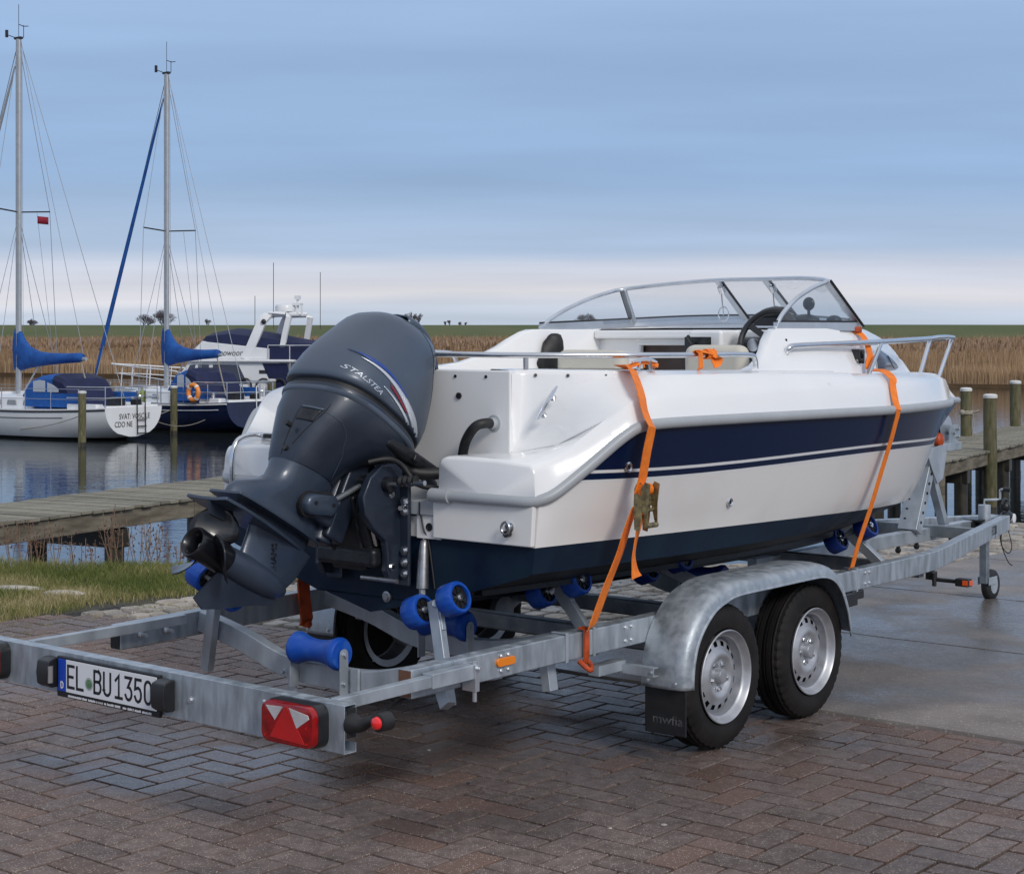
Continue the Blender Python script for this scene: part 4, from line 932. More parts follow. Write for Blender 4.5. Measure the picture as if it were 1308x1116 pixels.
fu = [1.42, 1.445, 1.47, 1.495, 1.52, 1.55, 1.58, 1.62, 1.66, 1.72, 1.8, 1.9, 2.0, 2.2, 2.4, 2.6, 2.8, 3.0, 3.15, 3.3]
for s_ in (1, -1):
    rows = []
    for u in fu:
        rb, rz = rubrow(u); ob, oz = interp(OUT, u); ib, iz = interp(INN, u); tb, tz = interp(TOP, u)
        g1 = min(.02, (tz - iz) * .3)
        r = [(rb, rz - .01), (rb - .004, rz + .02), (ob + .010, lerp(rz, oz, .78)), (ob, oz - .008), (ob - .012, oz + .003), (lerp(ob, ib, .5), lerp(oz, iz, .72 if u < 1.46 else .5) + .003), (ib + .012, iz + .001), (ib, iz + .004), (tb + .004, tz - g1), (tb - .004, tz - .004), (tb - .014, tz), (tb - .10, tz + .004), (tb - .112, tz - .004), (tb - .116, tz - .02), (tb - .12, 1.06)]
        rows.append([(u, VC - s_ * b, z) for b, z in r])
    dk.grid(rows)
# foredeck: continues forward, from the outer wall to the cabin foot
for s_ in (1, -1):
    rows = []
    for u in [3.0, 3.3, 3.6, 3.9, 4.15, 4.4, 4.65, 4.9, 5.1, 5.3, 5.5, 5.7, 5.85, 6.0, 6.12, 6.25, 6.34, 6.42, 6.5, 6.55]:
        rb, rz = rubrow(u); ob, oz = interp(OUT, u); ib, iz = interp(INN, u); cb, cz_ = interp(CABF, u); cb = min(cb, ib * .9); cz_ = min(cz_, iz + .012); cz_ = iz if u > 6.3 else cz_
        r = [(rb, rz - .01), (rb - .004, rz + .02), (ob + .010 * min(1, ob * 8), lerp(rz, oz, .78)), (ob, oz - .008), (ob * .988, oz + .006), (lerp(ob, ib, .5), lerp(oz, iz, .5)), (ib, iz), (lerp(ib, cb, .5), lerp(iz, cz_, .5) + .004), (cb, cz_), (cb * .5, cz_ + .01 * (u < 6.3)), (0, cz_ + .012 * (u < 6.3))]
        rows.append([(u, VC - s_ * b, z) for b, z in r])
    dk.grid(rows)
    k = len(dk.v); dk.v += [tuple(p) for p in rows[-1]] + [(6.59, VC, 1.262)]; m = len(rows[-1])
    for q in range(m - 1): dk.f.append((k + q, k + q + 1, k + m)); dk.mi.append(0)
deck = dk.build('deck', 'white_gelcoat', boat, smooth=0); weld(deck); deck.data.set_sharp_from_angle(angle=radians(50))
# aft bulkhead, well floor, cockpit sole, transom cap
g = MB(); g.box((1.412, .498, .98), (1.455, 1.502, 1.534)); g.build('aft_bulkhead', 'white_gelcoat', boat, bevel=.008)
g = MB(); g.box((1.155, .60, .985), (1.42, 1.40, 1.0)); g.build('motor_well', 'white_gelcoat', boat)
g = MB(); g.box((1.46, .16, 1.05), (3.7, 1.84, 1.06)); g.build('cockpit_sole', 'cream_vinyl', boat)
g = MB(); g.box((1.128, .615, .978), (1.19, 1.385, 1.036)); g.build('transom_cap', 'rub_rail', boat, bevel=.007)
g = MB(); g.box((1.139, .62, .890), (1.149, .74, .980)); g.build('transom_panel', 'hull_white', boat)
for s_ in (1, -1): MB().prism([(VC - s_ * .835, .896), (VC - s_ * .845, 1.05), (VC - s_ * .352, 1.05), (VC - s_ * .352, .896)][::s_], 1.126, 1.149, 'x').build('pod_end_panel', 'hull_white', boat, bevel=.006)
# cabin trunk
CT = [(3.05, .735, 1.700), (3.4, .735, 1.702), (3.9, .715, 1.706), (4.15, .63, 1.700), (4.35, .56, 1.685), (4.6, .48, 1.662), (4.8, .415, 1.635), (5.1, .31, 1.585), (5.3, .235, 1.545), (5.5, .15, 1.495), (5.65, .08, 1.460), (5.78, .01, 1.444)]
cb_ = MB(); rows = []
for u in [3.62, 3.75, 3.9, 4.05, 4.2, 4.35, 4.5, 4.65, 4.8, 4.95, 5.1, 5.2, 5.3, 5.4, 5.5, 5.58, 5.65, 5.72, 5.77]:
    fb, fz = interp(CABF, u); tb, tz = interp(CT, u); crown = .030 * min(1, tb * 3)
    half = [(fb + .01, fz - .02), (fb, fz), (lerp(fb, tb, .55), lerp(fz, tz, .55)), (tb + .012, tz - .035), (tb, tz - .014), (tb - .02 * min(1, tb * 4), tz), (tb * .7, tz + crown * .55), (tb * .35, tz + crown * .9), (0, tz + crown)]
    if u < 4.0: half = half[:6] + [(tb * .7, tz + .004), (tb * .35, tz + .006), (0, tz + .006)]
    rows.append([(u, VC - b, z) for b, z in half] + [(u, VC + b, z) for b, z in half[-2::-1]])
cb_.grid(rows)
# cabin sides running aft past the helm, swept down at their aft edge
for s_ in (1, -1):
    rows = []
    for u, topz in ((2.52, 1.522), (2.58, 1.530), (2.66, 1.540), (2.74, 1.562), (2.80, 1.585), (2.86, 1.612), (2.93, 1.655), (3.0, 1.690), (3.05, 1.703), (3.12, 1.704), (3.3, 1.704), (3.5, 1.705), (3.64, 1.708)):
        fb, fz = interp(CABF, u); tb = interp(CT, max(u, 3.05))[0]; f = max(0, (topz - fz) / (1.70 - fz)); tb = lerp(fb, tb, f)
        rows.append([(u, VC - s_ * b, z) for b, z in ((fb + .012, fz - .02), (fb, fz + .002), (lerp(fb, tb, .5), lerp(fz, topz, .5)), (tb + .008, topz - .012 * f), (tb, topz), (tb - .04, topz), (tb - .048, topz - .01), (tb - .055, 1.06))])
    cb_.grid(rows)
cab = cb_.build('cabin', 'white_gelcoat', boat, smooth=0); weld(cab, .001); cab.data.set_sharp_from_angle(angle=radians(48))
# dashboard and forward bulkhead with the brown cabin door
g = MB(); g.box((3.56, .32, 1.655), (3.95, 1.68, 1.700)); g.box((3.62, .30, 1.06), (3.66, 1.0, 1.66)); g.box((3.62, 1.42, 1.06), (3.66, 1.70, 1.66)); g.box((3.61, .98, 1.62), (3.66, 1.44, 1.66))
g.build('dashboard', 'white_gelcoat', boat, bevel=.012)
MB().box((3.665, .99, 1.06), (3.68, 1.43, 1.63)).build('cabin_door', 'door_brown', boat, bevel=.02)
g = MB(); g.box((3.40, .78, 1.40), (3.62, .98, 1.70)); g.build('helm_console', 'white_gelcoat', boat, bevel=.02)
MB().box((3.50, .34, 1.35), (3.62, .76, 1.66)).build('instrument_panel', 'black_plastic', boat, bevel=.03)
g = MB()
for v, z in ((.66, 1.625), (.58, 1.625), (.50, 1.625)): g.cyl((3.495, v, z), (3.505, v, z), .033, 18)
g.build('gauge', 'chrome', boat)
g = MB(); g.box((3.28, .80, 1.52), (3.34, .92, 1.665)); g.tube([(3.30, .86, 1.60), (3.22, .86, 1.67)], .010, 8); g.build('throttle_control', 'black_plastic', boat, bevel=.02)
g = MB(); cen = Vector((3.42, .53, 1.655)); nrm = Vector((-1, 0, .45)).normalized(); a_ = Vector((0, 1, 0)); b_2 = nrm.cross(a_)
g.tube([cen + (a_ * cos(t) + b_2 * sin(t)) * .150 for t in [2 * pi * q / 40 for q in range(40)]], .015, 10, closed=True)
for t in (pi / 2, pi * 1.17, pi * 1.83): g.beam(cen, cen + (a_ * cos(t) + b_2 * sin(t)) * .145, .03, .01, up=nrm)
g.cyl(cen - nrm * .02, cen + nrm * .02, .035, 16); g.cyl(cen - nrm * .02, cen - nrm * .2, .022, 10); g.build('steering_wheel', 'black_plastic', boat)
g = MB(); g.ball((3.66, .62, 1.775), .055, 18, 10, (.9, 1.9, .75)); g.box((3.60, .52, 1.72), (3.70, .72, 1.76)); g.build('instrument_hood', 'black_plastic', boat)
g = MB(); g.ball((3.82, .55, 1.745), .05, 14, 8, (1, 1.6, .7)); g.ball((3.84, .40, 1.745), .04, 14, 8, (1, 1, .7)); g.cyl((3.80, .52, 1.77), (3.80, .52, 1.80), .008, 8); g.ball((3.80, .52, 1.83), .034, 12, 8, (.5, 1, 1)); g.build('compass', 'black_plastic', boat)
def seat(u, v, w, zt, back):
    t = empty('seat', (u, v, 1.06), parent=boat)
    g = MB(); g.box((-.03, -w / 2, .30), (.06, w / 2, zt - 1.06)); g.build('seat_back', 'cream_vinyl', t, bevel=.045, seg=4)
    g = MB(); g.box((-.02 if back else -.02, -w / 2, .22), (.42, w / 2, .34)); g.build('cushion', 'cream_vinyl', t, bevel=.04, seg=3)
    MB().box((.02, -w / 2 + .04, 0), (.38, w / 2 - .04, .22)).build('seat_box', 'white_gelcoat', t, bevel=.01)
seat(2.90, .50, .33, 1.628, 1); seat(3.08, 1.34, .42, 1.600, 1)
# rub rail round the hull
for s_ in (1, -1):
    pts = [(1.118, VC - s_ * .365, 1.062), (1.116, VC - s_ * .60, 1.062), (1.120, VC - s_ * .74, 1.062), (1.125, VC - s_ * .81, 1.062), (1.145, VC - s_ * .85, 1.066), (1.18, VC - s_ * .882, 1.082)]
    for u in [1.22, 1.27, 1.32, 1.37, 1.42, 1.46, 1.5, 1.55, 1.6, 1.67, 1.75, 1.85, 2.0, 2.3, 2.7, 3.1, 3.5, 3.9, 4.2, 4.5, 4.8, 5.1, 5.4, 5.7, 6.0, 6.2, 6.4, 6.55]:
        b, z = interp(RB, u); pts.append((u, VC - s_ * (b + .006), z))
    pts[-1] = (6.53, VC - s_ * .03, 1.258); pts.append((6.590, VC, 1.256))
    prof_ = [(.018 * cos(t), .021 * sin(t)) for t in [2 * pi * q / 14 for q in range(14)]]
    MB().tube(smooth_path(pts, 2), 1, prof=prof_, up=(0, 0, 1)).build('rub_rail', 'rub_rail', boat, smooth=60)
    MB().tube([(1.119, VC - s_ * .355, 1.062), (1.117, VC - s_ * .45, 1.062)], .027, 16).build('rub_rail_end', 'rub_rail', boat)
ws = empty('windscreen', parent=boat)
TF = [(3.06, .28, 1.700), (3.115, .28, 1.760), (3.20, .283, 1.812), (3.30, .287, 1.857), (3.45, .295, 1.902), (3.59, .305, 1.936)]
TM = [(3.70, .50, 1.955), (3.86, .809, 1.962), (3.93, 1.138, 1.965), (3.92, 1.45, 1.950)]
TP = [(3.86, 1.70, 1.925), (3.72, 1.705, 1.903), (3.55, 1.71, 1.865), (3.375, 1.715, 1.812), (3.25, 1.72, 1.762), (3.15, 1.72, 1.710)]
BF = [(3.06, .28, 1.712), (3.5, .278, 1.714), (3.88, .28, 1.717), (4.03, .50, 1.737), (4.13, .778, 1.752), (4.17, 1.108, 1.758), (4.12, 1.45, 1.755), (3.99, 1.72, 1.742), (3.6, 1.72, 1.728), (3.15, 1.72, 1.712)]
fp = [(-.010, -.015), (.010, -.015), (.010, .015), (-.010, .015)]
MB().tube(smooth_path(TF + TM + TP, 4), .0105, 10).build('top_frame', 'aluminium', ws, smooth=50)
MB().tube(smooth_path(BF, 3), 1, prof=[(-.008, -.02), (.008, -.02), (.008, .02), (-.008, .02)], up=(0, 0, 1)).build('base_frame', 'aluminium', ws, smooth=30)
MB().grid([[(p[0] + d_, p[1], p[2] - .012) if q_ == 0 else (p[0] + d_, p[1], 1.58) for q_ in range(2)] for p in smooth_path(BF[2:9], 4) for d_ in (0,)]).build('plinth', 'white_gelcoat', ws, smooth=60)
MB().tube([tuple(Vector(p) + Vector((0, 0, .024))) for p in smooth_path(BF, 3)], .006, 6).build('seal_strip', 'black_rubber', ws)
for a, b in ((TF[-1], BF[2]), (TM[1], BF[4]), (TM[2], BF[5]), (TP[0], BF[7])):
    MB().beam(a, b, .034, .020, up=(1, 0, 0)).build('strut', 'aluminium', ws, bevel=.004)
    a_2, b_3 = Vector(a), Vector(b); off = Vector((.0, -.022, 0)) if a[1] < 1.2 else Vector((0, .022, 0)); MB().tube([a_2 + off, b_3 + off], .006, 6).build('strut_seal', 'black_rubber', ws)
def pane(top, bot):
    g = MB(); n = 12
    def samp(P, t):
        L_ = [0]; 
        for i in range(1, len(P)): L_.append(L_[-1] + (Vector(P[i]) - Vector(P[i - 1])).length)
        d = t * L_[-1]
        for i in range(1, len(P)):
            if d <= L_[i] + 1e-9: f = (d - L_[i - 1]) / max(1e-6, L_[i] - L_[i - 1]); return Vector(P[i - 1]).lerp(Vector(P[i]), f)
        return Vector(P[-1])
    g.grid([[samp(bot, i / n), samp(top, i / n)] for i in range(n + 1)])
    o = g.build('pane', 'windscreen_glass', ws, smooth=60)
    return o
pane(TF, BF[:3]); pane([TF[-1], TM[0], TM[1]], BF[2:5]); pane([TM[1], TM[2]], BF[4:6]); pane([TM[2], TM[3], TP[0]], BF[5:8]); pane(TP, BF[7:10])
for (u, v) in ((3.98, 1.12), (3.95, .79)):
    g = MB(); g.cyl((u - .05, v, 1.93), (u - .03, v, 1.90), .018, 12); g.tube([(u - .045, v, 1.915), (u - .02, v, 1.78)], .004, 6); g.tube([(u - .02 + .0, v + .032 * cos(t), 1.785 + .038 * sin(t)) for t in [2 * pi * q / 16 for q in range(16)]], .004, 6, closed=True); g.build('wiper', 'chrome', ws)
# rails
def rail(pts, r=.0125, name='hand_rail'): return MB().tube(smooth_path(pts, 5), r, 10).build(name, 'chrome', boat, smooth=60)
rail([(2.66, .14, 1.515), (2.64, .135, 1.57), (2.57, .13, 1.588), (2.2, .12, 1.590), (1.85, .16, 1.592), (1.66, .30, 1.592), (1.50, .47, 1.593), (1.44, .62, 1.594), (1.43, 1.0, 1.595), (1.44, 1.38, 1.594), (1.50, 1.53, 1.593), (1.66, 1.70, 1.592), (1.85, 1.84, 1.592), (2.2, 1.88, 1.590), (2.57, 1.87, 1.588), (2.64, 1.865, 1.57), (2.66, 1.86, 1.515)], .0115)
for u, v in ((1.50, .49), (1.50, 1.51), (1.445, 1.0), (1.9, 1.845)): MB().cyl((u, v, 1.53), (u, v, 1.588), .0105, 10).build('rail_post', 'chrome', boat)
rail([(3.02, .20, 1.590), (3.03, .185, 1.618), (3.12, .185, 1.625), (3.5, .19, 1.632), (3.95, .20, 1.640), (4.5, .32, 1.648), (5.135, .50, 1.655), (5.75, .74, 1.662), (6.2, .89, 1.664), (6.43, .955, 1.660), (6.47, 1.0, 1.655), (6.43, 1.045, 1.65), (6.2, 1.11, 1.64), (5.9, 1.2, 1.635), (5.345, 1.40, 1.63), (4.7, 1.58, 1.63), (4.15, 1.69, 1.63)], .0135, 'bow_rail')
for a, b in (((3.66, .125, 1.47), (3.95, .20, 1.638)), ((4.96, .48, 1.448), (5.135, .50, 1.653)), ((6.20, .95, 1.40), (6.41, .955, 1.655)), ((5.21, 1.40, 1.448), (5.345, 1.40, 1.63)), ((4.0, 1.72, 1.46), (4.15, 1.69, 1.63))):
    MB().cyl(a, b, .012, 10).build('stanchion', 'chrome', boat)
MB().lathe((3.02, .215, 1.588), (.0, -1, .0), [(0, .022), (.006, .022), (.008, .01)], 16).build('rail_foot', 'chrome', boat)
# cleats, snaps, fittings
def cleat(p, d, up, L_=.15):
    p, d, up = Vector(p), Vector(d).normalized(), Vector(up).normalized(); g = MB()
    g.tube([p + up * .045 + d * x - up * .012 * (abs(x) / (L_ / 2)) ** 2 for x in [-L_ / 2 + L_ * q / 8 for q in range(9)]], [.004, .007, .008, .009, .009, .009, .008, .007, .004], 8)
    for x in (-.03, .03): g.cyl(p + d * x * 1.3, p + d * x + up * .045, .008, 8); g.cyl(p + d * x * 1.3, p + d * x * 1.3 + up * .004, .014, 10)
    return g.build('cleat', 'chrome', boat)
cleat((1.475, .36, 1.395), (.42, -.22, .75), (-.7, -.5, .45)); cleat((1.80, .13, 1.532), (1, -.1, 0), (0, 0, 1)); cleat((1.545, 1.685, 1.375), (.62, .18, .60), (-.4, .6, .75))
g = MB()
def snap(p, n_): p, n_ = Vector(p), Vector(n_).normalized(); g.cyl(p, p + n_ * .004, .0065, 10); g.cyl(p + n_ * .004, p + n_ * .006, .004, 8)
for v in (1.35, 1.15, .95, .78, .62): snap((1.412, v, 1.508), (-1, 0, 0))
for u in (1.50, 1.57, 1.66, 1.77, 1.95, 2.13, 2.30, 2.46, 2.6, 2.7, 2.8): b, z = interp(TOP, u); snap((u, VC - b - .006 - .003, z - .020), (-.7 if u < 1.8 else 0, -1, .2))
for p in ((3.0, .20, 1.56), (3.08, .235, 1.65)): snap(p, (0, -1, .2))
g.build('snap_stud', 'black_plastic', boat)
g = MB(); g.cyl((1.405, .76, 1.43), (1.413, .76, 1.43), .013, 14); g.build('drain_socket', 'black_plastic', boat)
def skinfit(u, z, r, name='skin_fitting', m='chrome'):
    v = VC - hb(u, z) - .001
    g = MB().lathe((u, v, z), (0, -1, 0), [(-.002, r), (.005, r), (.008, r * .75), (.004, r * .5)], 20); o = g.build(name, m, boat, smooth=50)
    MB().cyl((u, v, z), (u, v - .0045, z), r * .45, 14).build('fitting_hole', 'dark_hole', o)
skinfit(1.52, 1.175, .021); skinfit(2.28, .985, .02)
g = MB(); v = VC - hb(1.17, .975) - .0; g.lathe((1.126, .265, .965), (-1, 0, 0), [(0, .020), (.004, .020), (.006, .014)], 16)
g.tube([(1.121 - .022 + .022 * cos(t) * 0, .265 + .019 * cos(t), .965 + .028 + .022 * sin(t) - .03) for t in [2 * pi * q / 16 for q in range(16)]], .005, 6, closed=True); g.build('stern_eye', 'chrome', boat)
MB().cyl((1.096, .262, .942), (1.118, .262, .942), .013, 12).build('eye_bolt', 'black_plastic', boat)
MB().lathe((1.139, .675, .935), (-1, 0, 0), [(0, .016), (.003, .016), (.004, .010), (.001, .009)], 16).build('drain_hole', 'black_plastic', boat)
MB().lathe((1.149, .905, .645), (-1, 0, 0), [(0, .022), (.008, .022), (.010, .014), (.014, .013), (.014, .001)], 20).build('drain_plug', 'bare_metal', boat)
g = MB(); g.box((3.70, .188, 1.555), (3.712, .235, 1.605)); g.box((3.705, .184, 1.548), (3.745, .20, 1.560)); g.cyl((3.745, .235, 1.588), (3.745, .188, 1.590), .014, 12); g.box((3.74, .186, 1.535), (3.752, .215, 1.588)); g.build('horn', 'black_plastic', boat, bevel=.004)
# side windows in the trunk
def cabv(u, z): fb, fz = interp(CABF, u); tb, tz = interp(CT, u); t = (z - fz) / (tz - .035 - fz); return lerp(fb, tb + .012, t)
for s_ in (1, -1):
    for nm, grow, off, m in (('window_frame', .014, .002, 'rub_rail'), ('window', 0, .005, 'tinted_window')):
        pts = [(4.02, 1.502), (4.06, 1.572), (4.16, 1.598), (4.28, 1.592), (4.42, 1.572), (4.54, 1.548), (4.63, 1.518), (4.62, 1.500), (4.5, 1.494), (4.2, 1.494)]
        cx_, cy_ = 4.32, 1.54; P = []
        for u, z in pts: L_ = sqrt((u - cx_) ** 2 + (z - cy_) ** 2); u2, z2 = u + (u - cx_) / L_ * grow, z + (z - cy_) / L_ * grow; P.append((u2, VC - s_ * (cabv(u2, z2) + off), z2))
        g = MB(); c = sum((Vector(p) for p in P), Vector()) / len(P); k = len(g.v); g.v += P + [tuple(c)]; n = len(P)
        for q in range(n): g.f.append((k + q, k + (q + 1) % n, k + n)); g.mi.append(0)
        o = g.build(nm, m, boat, smooth=60); sd_ = o.modifiers.new('s', 'SOLIDIFY'); sd_.thickness = .004; sd_.offset = 0
    MB().beam((4.46, VC - s_ * (cabv(4.46, 1.50) + .007), 1.496), (4.44, VC - s_ * (cabv(4.44, 1.565) + .007), 1.566), .008, .004, up=(0, s_, 0)).build('window_bar', 'black_rubber', boat)
# hose at the well, steering hoses, trim tab ram
MB().tube(smooth_path([(1.405, .58, 1.325), (1.36, .58, 1.328), (1.33, .60, 1.318), (1.33, .64, 1.28), (1.34, .675, 1.225), (1.35, .70, 1.12)], 6), .020, 12).build('well_hose', 'black_rubber', boat, smooth=60)
MB().lathe((1.418, .58, 1.325), (-1, 0, 0), [(0, .034), (.008, .034), (.010, .024), (.03, .022)], 18).build('hose_collar', 'rub_rail', boat)
g = MB(); g.tube(smooth_path([(1.146, .70, .88), (1.135, .70, .86), (1.115, .69, .70)], 4), [.006, .006, .012, .016, .018, .02, .022, .024, .024], 12); g.cyl((1.115, .69, .70), (1.105, .68, .655), .014, 10); g.build('trim_ram', 'bare_metal', boat)
MB().tube(smooth_path([(1.127, .715, 1.03), (1.126, .715, .985), (1.135, .715, .975), (1.135, .70, .92), (1.145, .685, .88), (1.147, .655, .70)], 4), .0035, 6).build('trim_hose', 'black_rubber', boat)
# port side boarding ladder on the far pod
g = MB()
for v in (1.52, 1.76): g.tube(smooth_path([(1.32, v, 1.235), (1.22, v, 1.245), (1.13, v, 1.225), (1.10, v, 1.15), (1.10, v, 1.03)], 5), .012, 10)
for u, z in ((1.26, 1.245),): g.tube([(u, 1.52, z), (u, 1.76, z)], .011, 10)
g.build('boarding_ladder', 'chrome', boat, smooth=60)
g = MB(); g.box((1.235, 1.56, 1.232), (1.285, 1.72, 1.252)); g.build('ladder_step', 'black_plastic', boat, bevel=.005)
# black bundle in the port side of the cockpit
g = MB().ball((3.16, 1.66, 1.56), .10, 16, 12, (.7, .35, 1.3))
for q in range(len(g.v)): p = Vector(g.v[q]); g.v[q] = tuple(p + noise.noise_vector(p * 11) * .035)
o = g.build('jacket', 'black_rubber', smooth=50); o.location = boat.location; o.rotation_euler = boat.rotation_euler
tag(o, 'black bundled cloth hanging inside the far side of the speedboat cockpit', 'cloth')

# ================================================================ OUTBOARD (a part of the boat)
ob = empty('outboard_motor', (.80, 1.0, 1.20), parent=boat); ob.rotation_euler = (0, radians(28), 0)
def sup(c, A_, B2, h, n=56, e=2.7, droop=None, skew=0):
    r = []
    for k in range(n):
        t = 2 * pi * k / n; x = math.copysign(abs(cos(t)) ** (2 / e), cos(t)) * A_; y = math.copysign(abs(sin(t)) ** (2 / e), sin(t)) * B2
        if x > 0: y *= 1 - .10 * (x / max(A_, 1e-5)) ** 2
        z = h + (droop(c + x, y) if droop else 0); r.append((c + x, y, z))
    return r
dr = lambda x, y: .036 - .105 * (x - .13) - .25 * max(0, abs(x - .13) - .05) ** 2
def dmix(f): return lambda x, y: dr(x, y) * f
C = [(.236, .145, .284, .228, 1, 2.7), (.243, .145, .292, .234, 1, 2.7), (.27, .148, .294, .237, .9, 2.7), (.32, .158, .292, .235, .8, 2.65), (.38, .162, .282, .227, .6, 2.6), (.44, .170, .268, .217, .4, 2.55), (.49, .178, .252, .206, .3, 2.5), (.54, .186, .234, .193, .2, 2.45), (.585, .194, .216, .182, .1, 2.6), (.625, .198, .196, .168, 0, 2.7), (.652, .202, .174, .150, 0, 2.7), (.672, .206, .146, .126, 0, 2.6), (.683, .210, .108, .092, 0, 2.5), (.688, .212, .05, .04, 0, 2.3), (.689, .212, .01, .01, 0, 2)]
MB().rings([sup(c, a, b, h, droop=dmix(f), e=e) for h, c, a, b, f, e in C]).build('cowling', 'engine_grey', ob, smooth=60)
MB().rings([sup(.145, a, b, h, droop=dmix(1)) for h, a, b in ((.204, .270, .213), (.238, .272, .216))]).build('cowl_seal', 'black_rubber', ob, smooth=60)
# raised air-intake hood on the front of the cowling
rows = []
for i in range(9):
    t = i / 8; x = .14 + .29 * t; z = interp([(.14, .692), (.20, .702), (.25, .698), (.31, .676), (.36, .640), (.40, .596), (.43, .55)], x)[0]; w = .125 - .01 * t
    rows.append([(x, -w, z - .030), (x, -w * .98, z - .008), (x, -w * .85, z + .004), (x, -w * .4, z + .012), (x, w * .4, z + .012), (x, w * .85, z + .004), (x, w * .98, z - .008), (x, w, z - .030)])
o = MB().grid(rows).build('intake_hood', 'engine_grey', ob, smooth=60); md = o.modifiers.new('s', 'SOLIDIFY'); md.thickness = .006
g = MB(); g.box((.152, -.118, .650), (.22, .118, .688)); g.build('intake_slot', 'dark_hole', ob)
# apron / lower cowl
Lc = [(.214, .148, .284, .229, 1, 2.7), (.200, .150, .288, .232, 1, 2.7), (.165, .142, .282, .226, .9, 2.6), (.135, .112, .262, .214, .6, 2.5), (.105, .075, .228, .190, .3, 2.4), (.06, .035, .188, .158, .1, 2.4), (.01, .010, .160, .132, 0, 2.4), (-.035, .0, .146, .116, 0, 2.4), (-.058, .0, .140, .108, 0, 2.4)]
MB().rings([sup(c, a, b, h, droop=dmix(f), e=e) for h, c, a, b, f, e in Lc]).build('lower_cowl', 'engine_dark', ob, smooth=60)
MB().rings([sup(.150, a, b, h, droop=dmix(1)) for h, a, b in ((.176, .286, .229), (.180, .291, .234), (.196, .293, .236), (.200, .288, .231))], cap=False).build('cowl_lip', 'engine_grey', ob, smooth=60)
g = MB(); g.box((.30, -.250, .148), (.335, -.238, .172)); g.build('latch', 'black_plastic', ob, bevel=.004, label='small black latch')
g = MB(); g.cyl((-.155, -.035, -.02), (-.140, -.035, -.02), .010, 12); g.cyl((-.205, -.05, .06), (-.176, -.05, .06), .010, 12); g.build('cowl_bolt', 'black_plastic', ob)
# leg
Lg = [(-.058, .0, .142, .104), (-.09, .0, .143, .092), (-.13, -.004, .150, .080), (-.165, -.018, .172, .070), (-.195, -.042, .208, .062), (-.22, -.055, .236, .058), (-.245, -.058, .250, .058), (-.268, -.058, .255, .060)]
MB().rings([sup(c, a, b, h, e=2.2) for h, c, a, b in Lg]).build('leg', 'engine_leg', ob, smooth=60)
def plate(h, pts, th, name, m):
    g = MB(); top = [(x, y, h + th / 2) for x, y in pts] ; bot = [(x, y, h - th / 2) for x, y in pts]; full = lambda P: P + [(x, -y, z) for x, y, z in P[::-1]]
    g.rings([full(bot), full(top)]); return g.build(name, m, ob, bevel=.003)
plate(-.273, [(.205, .012), (.17, .045), (.05, .078), (-.12, .092), (-.26, .094), (-.315, .085)], .012, 'splash_plate', 'engine_leg')
MB().rings([sup(-.045, .20, .040, h, e=2.2) for h in (-.268, -.320)]).build('upper_strut', 'engine_dark', ob, smooth=60)
plate(-.325, [(.15, .010), (.10, .040), (-.02, .075), (-.18, .105), (-.30, .115), (-.385, .108), (-.372, .03)], .013, 'cavitation_plate', 'engine_leg')
g = MB(); g.prism([(-.37, -.331), (-.345, -.375), (-.27, -.372), (-.24, -.331)], -.006, .006); g.build('trim_anode', 'engine_dark', ob, bevel=.002)
St = [(-.325, .02, .172, .046), (-.36, .018, .165, .036), (-.41, .010, .155, .034), (-.45, .0, .145, .040), (-.48, -.01, .135, .046)]
MB().rings([sup(c, a, b, h, e=2.0) for h, c, a, b in St]).build('gearcase_strut', 'engine_leg', ob, smooth=60)
MB().lathe((.135, 0, -.492), (-1, 0, 0), [(0, .002), (.012, .018), (.035, .034), (.07, .047), (.12, .055), (.18, .058), (.25, .058), (.30, .056), (.335, .054)], 32).build('gearcase', 'engine_leg', ob, smooth=60)
MB().rings([[(x, -w, z), (x, w, z)] + [(x2, w2, z2), (x2, -w2, z2)] for x, w, z, x2, w2, z2 in [(.10, .008, -.53, .085, .004, -.558), (0, .011, -.53, -.03, .006, -.605), (-.10, .011, -.53, -.13, .006, -.655), (-.19, .009, -.53, -.215, .005, -.690), (-.205, .004, -.53, -.272, .003, -.668)]]).build('skeg', 'engine_dark', ob, smooth=20)
for k_, (z, x) in enumerate(((-.398, -.02), (-.406, .0), (-.414, .02), (-.402, .045))): pass
text_mesh('gearcase_emblem', 'SHAMS', 'engine_black', ob, .036, frame_m((-.01, -.0375, -.405), (-.45, 0, 1), (-1, 0, -.45)), sx=1.0, ext=.002)
# propeller
pr = MB().lathe((-.198, 0, -.492), (-1, 0, 0), [(0, .050), (.02, .056), (.10, .053), (.165, .056), (.172, .053), (.168, .046), (.10, .040), (.06, .04), (.06, .002)], 32)
for q in range(3):
    a0 = 2 * pi * q / 3 + radians(70); rows = []
    for i in range(9):
        t = i / 8; r = .045 + .118 * t; chord = (.062 + .075 * sin(pi * min(1, t * .85 + .12))) * (1 - max(0, t - .75) ** 2 * 9); sweep = .35 * t * t; row = []
        for j in range(7):
            s_ = -1 + 2 * j / 6; ang = a0 + sweep + s_ * chord / max(r, .08) * .50; x = -.268 + s_ * chord * .50 - .02 * t - .012 * (1 - s_ * s_)
            row.append((x, r * cos(ang), -.492 + r * sin(ang)))
        rows.append(row)
    pr.grid(rows)
o = pr.build('propeller', 'propeller_black', ob, smooth=60); md = o.modifiers.new('s', 'SOLIDIFY'); md.thickness = .004; md.offset = 0
g = MB(); g.cyl((-.25, 0, -.492), (-.33, 0, -.492), .010, 12); g.cyl((-.27, 0, -.492), (-.305, 0, -.492), .020, 6); g.build('propeller_nut', 'bare_metal', ob)
